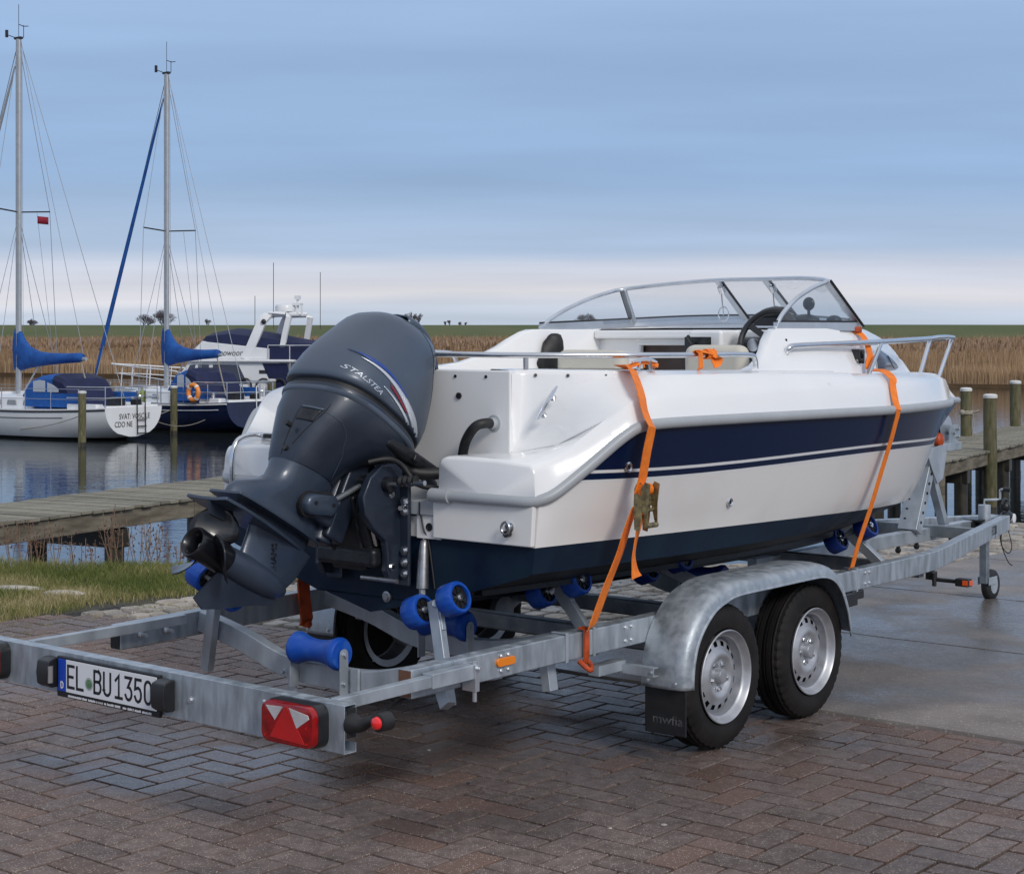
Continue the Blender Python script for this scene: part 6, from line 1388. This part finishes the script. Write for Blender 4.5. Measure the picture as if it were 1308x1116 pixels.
    wire('mainsheet', [(mx - bl + .1, 0, bz + .05), (mx - bl - .3, 0, d0 + .2)], .02, t, 'rope'); wire('flag_line', [(mx - .05, -sw * .62, sp), (mx - .22, -(bb - .1), d0)], .006, t)
    wire('kicker', [(mx - .9, 0, bz), (mx - .08, 0, d0 + .25)], .022, t, 'mast_metal')
    wire('forestay', [(mx, 0, mast_h - .03), (LL - .12, 0, d0 + .25)], .012, t)
    a = Vector((mx, 0, mast_h - .35)).lerp(Vector((LL - .12, 0, d0 + .45)), .04); b = Vector((LL - .12, 0, d0 + .45))
    MB().tube([a.lerp(b, q / 12) for q in range(13)], [.025, .035, .04, .045, .05, .053, .057, .06, .062, .064, .062, .05, .02], 8).build('furled_sail', name_kw['genoa'], t, smooth=60)
    g = MB(); g.box((mx + .4, -.35, d0 + ch), (mx + .9, .35, d0 + ch + .08)); g.box((mx - .45, -.12, d0 + ch), (mx - .2, .12, d0 + ch + .12)); g.build('hatch', 'boat_white', t, bevel=.02)
    return t
# white boat
lw = at(171, 562.0, 43.6); y1 = radians(180 - 34)
s1_ = sailboat(dict(hull=(.98, 1.35, .86, .78, .95), transom='boat_white', strake='dark_line', roof=(2.9, 6.2, .86, .30), windows=((3.55, 3.95), (4.2, 4.75), (3.02, 3.28)), hood=(1.45, 3.35, .92), cloth=.55, mast=4.45, spread=6.05 - .0, boom=1.98, boomlen=2.55, genoa='mast_metal', ladder=-.25, split=False), (lw.x, lw.y, WZ), y1, 8.2, 'boat_white', 10.75, 1)
tag(s1_, 'white sailboat moored at left with blue sail cover and name lettering on its transom', 'sailboat')
text_mesh('transom_lettering', 'SVAT: VOSCILE', 'dark_line', s1_, .20, frame_m((-.012, -.02, .62), (0, -1, 0), (0, 0, 1)), sx=.80); text_mesh('transom_lettering', 'CDO NE', 'dark_line', s1_, .20, frame_m((-.012, .36, .42), (0, -1, 0), (0, 0, 1)), sx=.80)
# navy boat
lw = at(322, 552.5, 47.2); y2 = radians(180 - 40)
s2_ = sailboat(dict(hull=(.92, 1.25, .86, .80, .98), transom='boat_navy', strake='boat_white', roof=(2.6, 5.3, .82, .32), windows=((3.1, 3.45), (3.7, 4.25)), hood=(1.2, 2.75, .98), cloth=.45, mast=3.75, spread=5.75, boom=2.05, boomlen=2.35, genoa='canvas_navy', ladder=-.3, ladderm='boat_white', band=.06), (lw.x, lw.y, WZ), y2, 7.4, 'boat_navy', 10.35, 1)
tag(s2_, 'dark blue hulled sailboat with blue sail cover moored between the white sailboat and the cruiser', 'sailboat')
for o in s2_.children:
    if o.name.startswith('furled_sail'): o.data.materials[0] = MATS['sail_blue']
def on_boat(b, p): 
    M = Matrix.Translation(b.location) @ Matrix.Rotation(b.rotation_euler.z, 4, 'Z'); return M @ Vector(p)
def ring_at(p, rot):
    g = MB().tube([(.21 * cos(t), 0, .21 * sin(t)) for t in [2 * pi * q / 28 for q in range(28)]], .065, 10, closed=True); o = g.build('life_ring', 'life_ring', smooth=60, loc=p); o.rotation_euler = (0, 0, rot)
    g = MB()
    for a in (45, 135, 225, 315):
        c = Vector((.21 * cos(radians(a)), 0, .21 * sin(radians(a)))); d = Vector((-sin(radians(a)), 0, cos(radians(a)))); g.cyl(c - d * .025, c + d * .025, .069, 10)
    g.build('grab_band', 'boat_white', o, smooth=60); return o
tag(ring_at(on_boat(s2_, (1.05, 1.22, 1.12)), y2), 'orange ring buoy hanging on the guard rail of the navy sailboat', 'life ring')
def fender(p, m, lab, tilt=0, r=.11, L_=.55):
    o = MB().lathe((0, 0, -L_ / 2), (0, 0, 1), [(0, .02), (.03, r * .6), (.10, r), (L_ - .10, r), (L_ - .03, r * .6), (L_, .03), (L_ + .05, .025)], 14).build('boat_fender', m, smooth=60, loc=p); o.rotation_euler = (tilt, tilt * .5, 0)
    MB().tube([(0, 0, L_ / 2 + .03), (0, 0, L_ / 2 + .45)], .008, 5).build('fender_line', 'rope', o)
    tag(o, lab, 'fender')
fender(at(2, 543, 45.2), 'fender_teal', 'dark teal boat fender hanging on the side of the white sailboat at the photo edge', r=.16, L_=.6)
fender(at(181, 509, 47.5), 'fender_green', 'yellow green fender hung high beside the stern of the white sailboat', .25, r=.10, L_=.5)
fp_ = at(55, 281, 45.2)
g = MB(); g.grid([[(x, .02 * sin(x * 14), z - .10 * x) for z in (-.10, 0, .10)] for x in [0, .06, .12, .18, .24, .3]]); o = g.build('flag', 'flag_red', smooth=60, loc=fp_ + Vector((-.15, 0, 0))); md = o.modifiers.new('s', 'SOLIDIFY'); md.thickness = .006
tag(o, 'small red courtesy flag under the spreader of the white sailboat mast', 'flag')
# mooring lines
def line(name_lab, pts, r=.014):
    o = MB().tube(pts, r, 5).build('mooring_line', 'rope', smooth=60); tag(o, name_lab, 'rope')
def sag(a, b, s_): return [Vector(a).lerp(Vector(b), q / 8) - Vector((0, 0, s_ * 4 * (q / 8) * (1 - q / 8))) for q in range(9)]
line('thin mooring line from the white sailboat side up to the nearer left mooring pile', sag(at(8, 548, 45), at(103, 531, 41.3), .1), .011)
line('pale mooring line from the white sailboat stern to the mooring pile by the navy hull', sag(at(186, 534, 44), at(219, 523, 46.4), .02))
line('slack rope from the white sailboat stern along the navy hull below the pale line', sag(at(186, 531, 44), at(262, 536, 46.6), .22), .009)

# --- motor cruiser
cr_l = at(398, 541, 51.8); ycr = radians(180 - 14)
cr = empty('motor_cruiser', (cr_l.x, cr_l.y, WZ), ycr); tag(cr, 'white motor cruiser with navy flybridge cover and radar arch moored behind the navy sailboat', 'motor cruiser')
LLc = 6.6; rows = []
for i in range(15):
    t = i / 14; x = LLc * t; b = 1.35 * (1 - max(0, (t - .5) / .5) ** 2); z1_ = .86 + .25 * t * t
    rows.append([(x, -b, z1_), (x, -b * .97, z1_ - .12), (x, -b * .88, .1), (x, -b * .6, -.3), (x, 0, -.4), (x, b * .6, -.3), (x, b * .88, .1), (x, b * .97, z1_ - .12), (x, b, z1_)])
g = MB().grid(rows); g.v += [p for p in rows[0]]; k = len(g.v); g.f.append(tuple(range(k - 9, k))); g.mi.append(0); g.build('hull', 'boat_white', cr, smooth=50)
MB().grid([[r[0], r[-1]] for r in rows]).build('deck', 'boat_white', cr)
g = MB(); g.prism([(-.0, .8), (4.35, .9), (3.55, 1.92), (.6, 1.92)][::1], -1.12, 1.12); g.build('wheelhouse', 'boat_white', cr, bevel=.05)
g = MB(); g.prism([(.1, 1.90), (3.75, 1.90), (3.70, 1.98), (.1, 1.98)], -1.25, 1.25); g.build('roof', 'boat_white', cr, bevel=.03)
for s_ in (1, -1):
    for P in ([(1.62, 1.24), (2.75, 1.24), (2.75, 1.82), (1.92, 1.82)], [(2.88, 1.24), (3.32, 1.24), (3.22, 1.82), (2.88, 1.82)], [(3.42, 1.24), (3.85, 1.24), (3.50, 1.80), (3.32, 1.82)]):
        g = MB(); g.prism(P, s_ * 1.115, s_ * 1.135); g.build('window', 'tinted_window', cr, bevel=.008)
    g = MB(); g.prism([(.15, 1.0), (.75, 1.0), (1.15, 1.86), (.35, 1.86)], s_ * 1.116, s_ * 1.13); g.build('side_opening', 'canvas_navy', cr)
    g = MB(); g.prism([(.2, 1.98), (3.75, 1.98), (3.15, 2.52), (.9, 2.30), (.2, 2.30)], s_ * .98, s_ * 1.02); g.build('flybridge_side', 'boat_white', cr, bevel=.02)
    g = MB(); g.prism([(-.9, 1.98), (.95, 1.98), (.95, 2.36), (-.9, 2.36)], s_ * 1.03, s_ * 1.045); g.build('weather_cloth', 'canvas_navy', cr)
    MB().tube([(-.9, s_ * 1.04, 2.40), (1.0, s_ * 1.04, 2.40)], .022, 6).build('hand_rail', 'chrome', cr)
    for x in (-.9, .3, 1.0): MB().cyl((x, s_ * 1.04, .9), (x, s_ * 1.04, 2.40), .018, 6).build('rail_post', 'chrome', cr)
    MB().tube(smooth_path([(3.6, s_ * 1.2, 1.0), (3.7, s_ * 1.22, 1.55), (5.4, s_ * .75, 1.72), (6.55, s_ * .15, 1.80), (6.65, 0, 1.82)], 5), .022, 6).build('bow_rail', 'boat_white', cr)
    MB().tube(smooth_path([(3.9, s_ * 1.2, 1.3), (5.4, s_ * .75, 1.45), (6.5, s_ * .12, 1.52)], 5), .015, 6).build('bow_rail', 'boat_white', cr)
    for x, y in ((4.4, 1.05), (5.1, .85), (5.7, .6), (6.2, .35)): MB().cyl((x, s_ * y, 1.0), (x - .05, s_ * y, 1.72), .016, 6).build('rail_post', 'boat_white', cr)
g = MB(); g.prism([(3.2, 2.0), (3.78, 1.98), (3.15, 2.53), (3.05, 2.52)], -1.0, 1.0); g.build('flybridge_front', 'boat_white', cr)
rs = []
for x, z0_, z1_, w_ in ((3.3, 2.45, 2.62, .7), (3.1, 2.42, 2.78, .95), (2.3, 2.36, 2.92, 1.0), (1.5, 2.30, 2.82, 1.0), (.2, 2.28, 2.58, 1.0), (-.6, 2.28, 2.50, .9)):
    rs.append([(x, -w_, z0_), (x, -w_ * .9, lerp(z0_, z1_, .7)), (x, -w_ * .3, z1_), (x, w_ * .3, z1_), (x, w_ * .9, lerp(z0_, z1_, .7)), (x, w_, z0_)])
MB().rings(rs).build('flybridge_cover', 'canvas_navy', cr, smooth=40)
for s_ in (1, -1):
    g = MB(); g.tube([(1.75, s_ * 1.0, 1.98), (1.55, s_ * .98, 2.4), (1.22, s_ * .95, 3.15), (1.10, s_ * .85, 3.30), (1.04, s_ * .4, 3.34), (1.0, 0, 3.34)], 1, prof=[(-.05, -.14), (.05, -.14), (.05, .14), (-.05, .14)], up=(1, 0, .2)); g.build('radar_arch', 'boat_white', cr, smooth=50)
    g = MB(); g.tube([(.62, s_ * .98, 2.0), (.50, s_ * .95, 2.7), (.38, s_ * .9, 3.26), (.48, s_ * .86, 3.34), (1.05, s_ * .8, 3.34)], 1, prof=[(-.05, -.08), (.05, -.08), (.05, .08), (-.05, .08)], up=(1, 0, .2)); g.build('arch_leg', 'boat_white', cr, smooth=50)
MB().lathe((.85, 0, 3.40), (0, 0, 1), [(0, .1), (.04, .30), (.18, .32), (.24, .28), (.26, .02)], 20).build('radar_dome', 'boat_white', cr, smooth=50)
g = MB(); g.cyl((.45, 0, 3.3), (.45, 0, 3.85), .04, 8); g.box((.32, -.12, 3.62), (.6, .12, 3.69)); g.box((.38, -.08, 3.80), (.53, .08, 3.92)); g.cyl((.2, .3, 3.3), (.2, .3, 3.6), .03, 8); g.box((.3, -.4, 3.30), (.8, .4, 3.36)); g.build('light_mast', 'boat_white', cr)
for x, h_a in ((1.5, 3.9), (.9, 4.9), (-.6, 4.6)): MB().cyl((x, .85, 2.9), (x, .85, h_a), .010, 5).build('aerial', 'dark_line', cr)
MB().ball((1.15, 1.02, 3.12), .08, 8, 6).build('nav_light', 'black_plastic', cr)
text_mesh('side_lettering', 'Ancoowoord', 'dark_line', cr, .27, frame_m((2.35, 1.03, 2.17), (-1, 0, .0), (0, 0, 1)), sx=.85, shear=.3)
g = MB(); g.box((1.0, 1.118, 1.55), (1.25, 1.13, 1.66)); g.build('side_vent', 'dark_line', cr)
for x, y in ((.8, 1.2), (1.3, 1.2), (1.9, 1.2)): MB().tube(smooth_path([(x, y, .9), (x, y, 1.25), (x - .2, y, 1.4), (x - .4, y, 1.3), (x - .45, y, .9)], 4), .03, 6).build('deck_hoop', 'dark_line', cr)

# --- jetties
def jetty(P0, d, t0, t1, width, lab, piles, zt=-.05, nmax=300, drop=0.0):
    d = Vector((d[0], d[1], 0)).normalized(); nrm_ = Vector((-d.y, d.x, 0)); yaw = atan2(d.y, d.x)
    j = empty('jetty', (P0[0], P0[1], 0), yaw); tag(j, lab, 'jetty')
    # local x along, y across (0..width, away from the camera side)
    x = t0; me = None; variants_ = []
    for q in range(4):
        g = MB(); w = .138; e = R.uniform(-.004, .004); g.box((0, -.06, zt - .028), (w, width + .06, zt + e)); o = g.build('plank', 'weathered_wood', bevel=0, smooth=0); variants_.append(o.data); bpy.data.objects.remove(o)
    n = 0
    while x < t1 and n < nmax:
        o = bpy.data.objects.new('plank', variants_[R.randrange(4)]); COL.objects.link(o); o.parent = j; o.location = (x, R.uniform(-.02, .02), R.uniform(-.003, .005)); o.rotation_euler = (R.uniform(-.004, .004), R.uniform(-.015, .015), R.uniform(-.006, .006)); x += .148; n += 1
    seg = 3.4; x = t0
    while x < t1:
        for y in (-.02, width - .06):
            MB().box((x + .004, y, zt - .03 - .19 + R.uniform(-.008, .008)), (min(x + seg, t1) - .004, y + .08, zt - .031)).build('side_beam', 'beam_wood', j, bevel=.008)
        x += seg
    x = t0 + .4
    while x < t1:
        MB().box((x, .0, zt - .42), (x + .18, width, zt - .225)).build('cross_beam', 'dark_wood', j, bevel=.01)
        for y in (.12, width - .14): MB().cyl((x + .09, y, WZ - .6), (x + .09, y, zt - .225), .10, 12).build('post', 'dark_wood', j, smooth=60)
        x += 2.6
    return j
A0 = Vector((-4.73, 15.67, 0)); dl = Vector((.47, .883, 0)).normalized()
jetty(A0, dl, -4.0, 8.6, 1.3, 'weathered plank jetty beyond the grass bank at the left', None)
B0 = Vector((5.97, 23.44, 0)); dr2 = Vector((.49, .872, 0)).normalized()
jetty(B0, dr2, -9.5, 17, 1.25, 'weathered plank jetty running out behind the trailer drawbar at the right', None)
def pile(p, top, r, lab, cap=True, m='mossy_wood', square=False, bot=-1.8):
    t = empty('mooring_pile', (p.x, p.y, WZ)); tag(t, lab, 'pile'); n = 20; rs = []
    for i in range(12):
        z = bot + .9 + (top - WZ - (bot + .9)) * i / 11; rs.append([((r * (1 + .05 * noise.noise(Vector((q * .8, z * 2, p.x))))) * cos(2 * pi * q / n) + .01 * noise.noise(Vector((z, p.x, 1))), (r * (1 + .05 * noise.noise(Vector((q * .8, z * 2, p.y))))) * sin(2 * pi * q / n), z) for q in range(n)])
    MB().rings(rs).build('post', m, t, smooth=50)
    if cap: MB().lathe((0, 0, top - WZ - .005), (0, 0, 1), [(-.03, r * 1.08), (.012, r * 1.1), (.03, r * .8), (.035, .01)], 20).build('cap', 'pile_cap', t, smooth=30)
    g = MB(); g.cyl((0, 0, -.4), (0, 0, .10), r * 1.015, 20); g.build('tide_band', 'dark_wood', t, smooth=50)
    return t
v3 = lambda x, Y: Vector(((x - 654) / FP * Y, Y, 0))
pile(v3(105, 41.2), .32, .095, 'mossy mooring pile in front of the white sailboat')
pile(v3(222, 46.3), .30, .095, 'mossy mooring pile in front of the navy sailboat')
pile(v3(347, 50.5), .38, .12, 'mooring pile beside the stern of the motor cruiser', m='mossy_wood')
pile(v3(138.5, 46.5), .35, .08, 'pale green pile seen behind the cockpit of the white sailboat', m='mossy_wood', cap=False)
p1 = pile(v3(1265, 25.6), .775, .098, 'thick capped pile on the near side of the right jetty', bot=-2.2)
p2 = pile(v3(1234, 29.3), .76, .095, 'capped pile with a rope knot at the far side of the right jetty')
p3 = pile(v3(1297, 32.5), .80, .10, 'capped pile on the right jetty nearest the photo edge')
pile(v3(1201, 23.2), .12, .070, 'thin grey jetty pile just behind the winch post', cap=False, m='beam_wood')
pile(v3(1118, 18.6), -.10, .10, 'short dark pile under the right jetty seen below the bow', cap=False, m='dark_wood')
g = MB(); p = v3(1234, 29.3); c = Vector((p.x, p.y, .36))
for k in range(3): g.tube([c + Vector((.108 * cos(t), .108 * sin(t), .02 * k - .02)) for t in [2 * pi * q / 18 for q in range(18)]], .014, 6, closed=True)
g.ball(c + Vector((-.09, -.09, 0)), .05, 10, 6); g.tube([c + Vector((.1, -.05, 0)), c + Vector((.2, -.08, .03))], .02, 6); g.tube(smooth_path([c + Vector((.09, -.06, 0)), c + Vector((.11, -.08, -.2)), c + Vector((.09, -.06, -.42))], 4), .012, 6)
o = g.build('rope_knot', 'rope', smooth=60); tag(o, 'pale rope tied round the far pile of the right jetty', 'rope')

# --- bare trees on the horizon behind the dike
def bare_tree(x, Y, H_, spread, lab, seed, grp=None, n0=3, narrow=False):
    rr = random.Random(seed); t = empty('bare_tree', (x, Y, -.5)); tag(t, lab, 'tree', grp)
    hz0 = 4.25
    tr = MB(); cr_ = MB(); base = hz0 - 0.3
    tr.tube([(0, 0, 0), (0, 0, base + .1)], [.32, .26], 7)
    tr.build('trunk', 'bark', t)
    def br(p, d, L_, r, dep):
        q = p + d * L_; cr_.tube([p, p + d * L_ * .5 + Vector((rr.uniform(-.1, .1), 0, .03)) * L_, q], [r, r * .85, r * .65], 4)
        if dep == 0: return
        for _ in range(3 if dep > 1 else 4):
            s_ = .28 if narrow else spread; nd = (d + Vector((rr.uniform(-s_, s_), rr.uniform(-s_, s_), rr.uniform(-.15, .25)))).normalized(); br(q - d * L_ * rr.uniform(0, .35), nd, L_ * rr.uniform(.62, .85), r * .62, dep - 1)
    for _ in range(n0):
        s_ = .2 if narrow else 1.1
        br(Vector((0, 0, base)), Vector((rr.uniform(-s_, s_), rr.uniform(-.3, .3), 1)).normalized(), H_ * .40, .10, 5)
    cr_.build('crown', 'bark', t, smooth=0)
Yt = 380
tx = lambda px_, Y=Yt: (px_ - 654) / FP * Y
bare_tree(tx(209), Yt, 3.9, .95, 'broad bare tree on the horizon just right of the navy sailboat mast', 11, n0=9)
bare_tree(tx(184), Yt, 3.0, .9, 'smaller bare tree on the horizon just left of the navy sailboat mast', 12, n0=7)
bare_tree(tx(40), Yt, 2.0, .9, 'low bare tree on the horizon beside the white sailboat mast', 13, n0=6)
bare_tree(tx(265), Yt, 1.8, .5, 'small lone bush on the horizon left of the radar arch', 14, narrow=True)
for i, (px_, h_t) in enumerate(((508, 1.6), (515, 2.5), (520, 2.7), (528, 2.9), (534, 2.6))):
    bare_tree(tx(px_), Yt, h_t, .4, ['lowest leftmost', 'second from left', 'middle', 'tallest', 'rightmost'][i] + ' of the slim bare trees in the row above the outboard', 20 + i, 'row of slim bare trees on the horizon', n0=3, narrow=True)
for i, (px_, h_t) in enumerate(((569, 1.3), (575, 1.7), (588, 1.4), (594, 1.2))):
    bare_tree(tx(px_), Yt, h_t, .4, ['far left', 'taller second', 'third', 'far right'][i] + ' of the four tiny bushes on the horizon above the side rail', 30 + i, 'tiny bushes on the horizon', n0=2, narrow=True)
bare_tree(tx(748), Yt, 3.3, .95, 'bare tree on the horizon seen through the port side of the windscreen', 15, n0=8)

# --- dry weeds at the bank, kerb stones in the grass
wi = 0
for i, (px_, top_) in enumerate(((72, 652), (98, 660), (140, 635), (143, 650), (158, 658), (178, 648), (188, 660), (197, 655), (205, 665), (30, 655), (40, 668), (14, 662), (52, 660), (120, 668), (228, 676), (330, 742))):
    Y = R.uniform(12.7, 13.6) if px_ < 300 else 12.3; p = at(px_, 708, Y); u_, v_ = w2t(p.x, p.y); z = -.06
    t = empty('dry_weed', (p.x, p.y, z - .1)); hgt = max(.12, (708 - top_) * Y / FP + .05)
    g = MB(); hd = MB()
    for s_ in range(4):
        a = R.uniform(-.25, .25); pts = smooth_path([(R.uniform(-.02, .02), 0, 0), (a * .25, 0, hgt * .4), (a * hgt, R.uniform(-.05, .05), hgt * R.uniform(.75, 1.1))], 4); g.tube(pts, .0028, 4)
        for k in range(5):
            f = R.uniform(.5, 1.0); p_ = pts[min(len(pts) - 1, int(f * (len(pts) - 1)))]; q_ = p_ + Vector((R.uniform(-.05, .05), R.uniform(-.03, .03), R.uniform(0, .05))); g.tube([p_, q_], .0016, 3); hd.ball(q_, R.uniform(.003, .006), 5, 4, (1, 1, 1.8))
    g.build('stem', 'weed_stem', t); tag(hd.build('seed_head', 'weed_head', t), kind='stuff')
    tag(t, None, 'dry plant', 'dry weeds along the bank edge'); rk = sorted((14, 30, 40, 52, 72, 98, 120, 140, 143, 158, 178, 188, 197, 205, 228)).index(px_) if px_ < 300 else -1; t['label'] = (['leftmost', 'second', 'third', 'fourth', 'fifth', 'sixth', 'seventh', 'eighth, tallest', 'ninth', 'tenth', 'eleventh', 'twelfth', 'thirteenth', 'fourteenth', 'rightmost'][rk] + ' dry weed from the left on the bank before the left jetty' if px_ < 300 else 'single dry weed at the bank below the outboard')
for i, (x0, y0_, w_) in enumerate(((20, 752, .42), (82, 758, .30))):
    p = at(x0, 430 + CAMZ * FP / 11.2, 11.2); p = at(x0, y0_, CAMZ * FP / (y0_ - 430)); g = MB().ball((0, 0, 0), .5, 14, 8, (w_, .10, .05)); o = g.build('pale_stone', 'kerb_stone', smooth=50, loc=(p.x, p.y, .0)); o.rotation_euler = (0, 0, -.15)
    tag(o, ['longer flat pale stone at the left edge of the grass verge', 'short flat pale stone in the grass further from the photo edge'][i], 'stone')
# dry leaves and crumbs on the paving
for i in range(12):
    u, v = R.uniform(-1.5, 2.8), R.uniform(-2.5, 4.2); g = MB(); n = 6; s_ = R.uniform(.006, .014); g.rings([[(s_ * cos(2 * pi * q / n) * R.uniform(.7, 1.2), s_ * .7 * sin(2 * pi * q / n) * R.uniform(.7, 1.2), z) for q in range(n)] for z in (0, .004)])
    o = g.build('pebble', R.choice(['kerb_stone', 'dark_line', 'kerb_stone']), smooth=0, loc=t2w(u, v, .002)); tag(o, 'tiny loose pebble lying on the brick paving', 'pebble', 'pebbles scattered on the brick paving')
# ---- pieces that can be told apart become parts of their own
def split_islands(o, gap=.0015):
    me = o.data; n = len(me.vertices); par = list(range(n))
    def find(i):
        while par[i] != i: par[i] = par[par[i]]; i = par[i]
        return i
    for e in me.edges: a, b = find(e.vertices[0]), find(e.vertices[1]); par[a] = b
    isl = {}
    for i in range(n): isl.setdefault(find(i), []).append(i)
    bx = []
    for ids in isl.values():
        P = [me.vertices[i].co for i in ids]; bx.append([[min(p[k] for p in P) - gap for k in range(3)], [max(p[k] for p in P) + gap for k in range(3)], set(ids)])
    ch = True
    while ch:
        ch = False
        for i in range(len(bx)):
            for j in range(i + 1, len(bx)):
                if all(bx[i][0][k] <= bx[j][1][k] and bx[j][0][k] <= bx[i][1][k] for k in range(3)):
                    bx[i] = [[min(bx[i][0][k], bx[j][0][k]) for k in range(3)], [max(bx[i][1][k], bx[j][1][k]) for k in range(3)], bx[i][2] | bx[j][2]]; bx.pop(j); ch = True; break
            if ch: break
    if len(bx) < 2: return
    for g_i, (_, _, ids) in enumerate(bx):
        bm = bmesh.new(); bm.from_mesh(me); bm.verts.ensure_lookup_table(); bmesh.ops.delete(bm, geom=[v for v in bm.verts if v.index not in ids], context='VERTS')
        m2 = bpy.data.meshes.new(o.name); bm.to_mesh(m2); bm.free()
        for m_ in me.materials:
            if g_i >= 0 and len(m2.materials) < len(me.materials): m2.materials.append(m_)
        c = o.copy(); c.data = m2; COL.objects.link(c); c.parent = o.parent
        for ch_ in ([] if g_i else list(o.children)): ch_.parent = c
    bpy.data.objects.remove(o)
NAMES = ('stern_pod', 'rail_clamp', 'rivet', 'rail_bolt', 'bracket_bolt', 'gauge', 'wheel_bolt', 'snap_stud', 'frame_bolt', 'lens_screw', 'flap_bolt', 'mount_bolt', 'cowl_bolt', 'post_hole', 'winch', 'cockpit', 'post_cheek', 'stern_gear', 'compass', 'trim_cylinder', 'side_trim', 'deck_cleat')
for o in list(COL.objects):
    if o.type == 'MESH' and o.name.split('.')[0] in NAMES: split_islands(o)
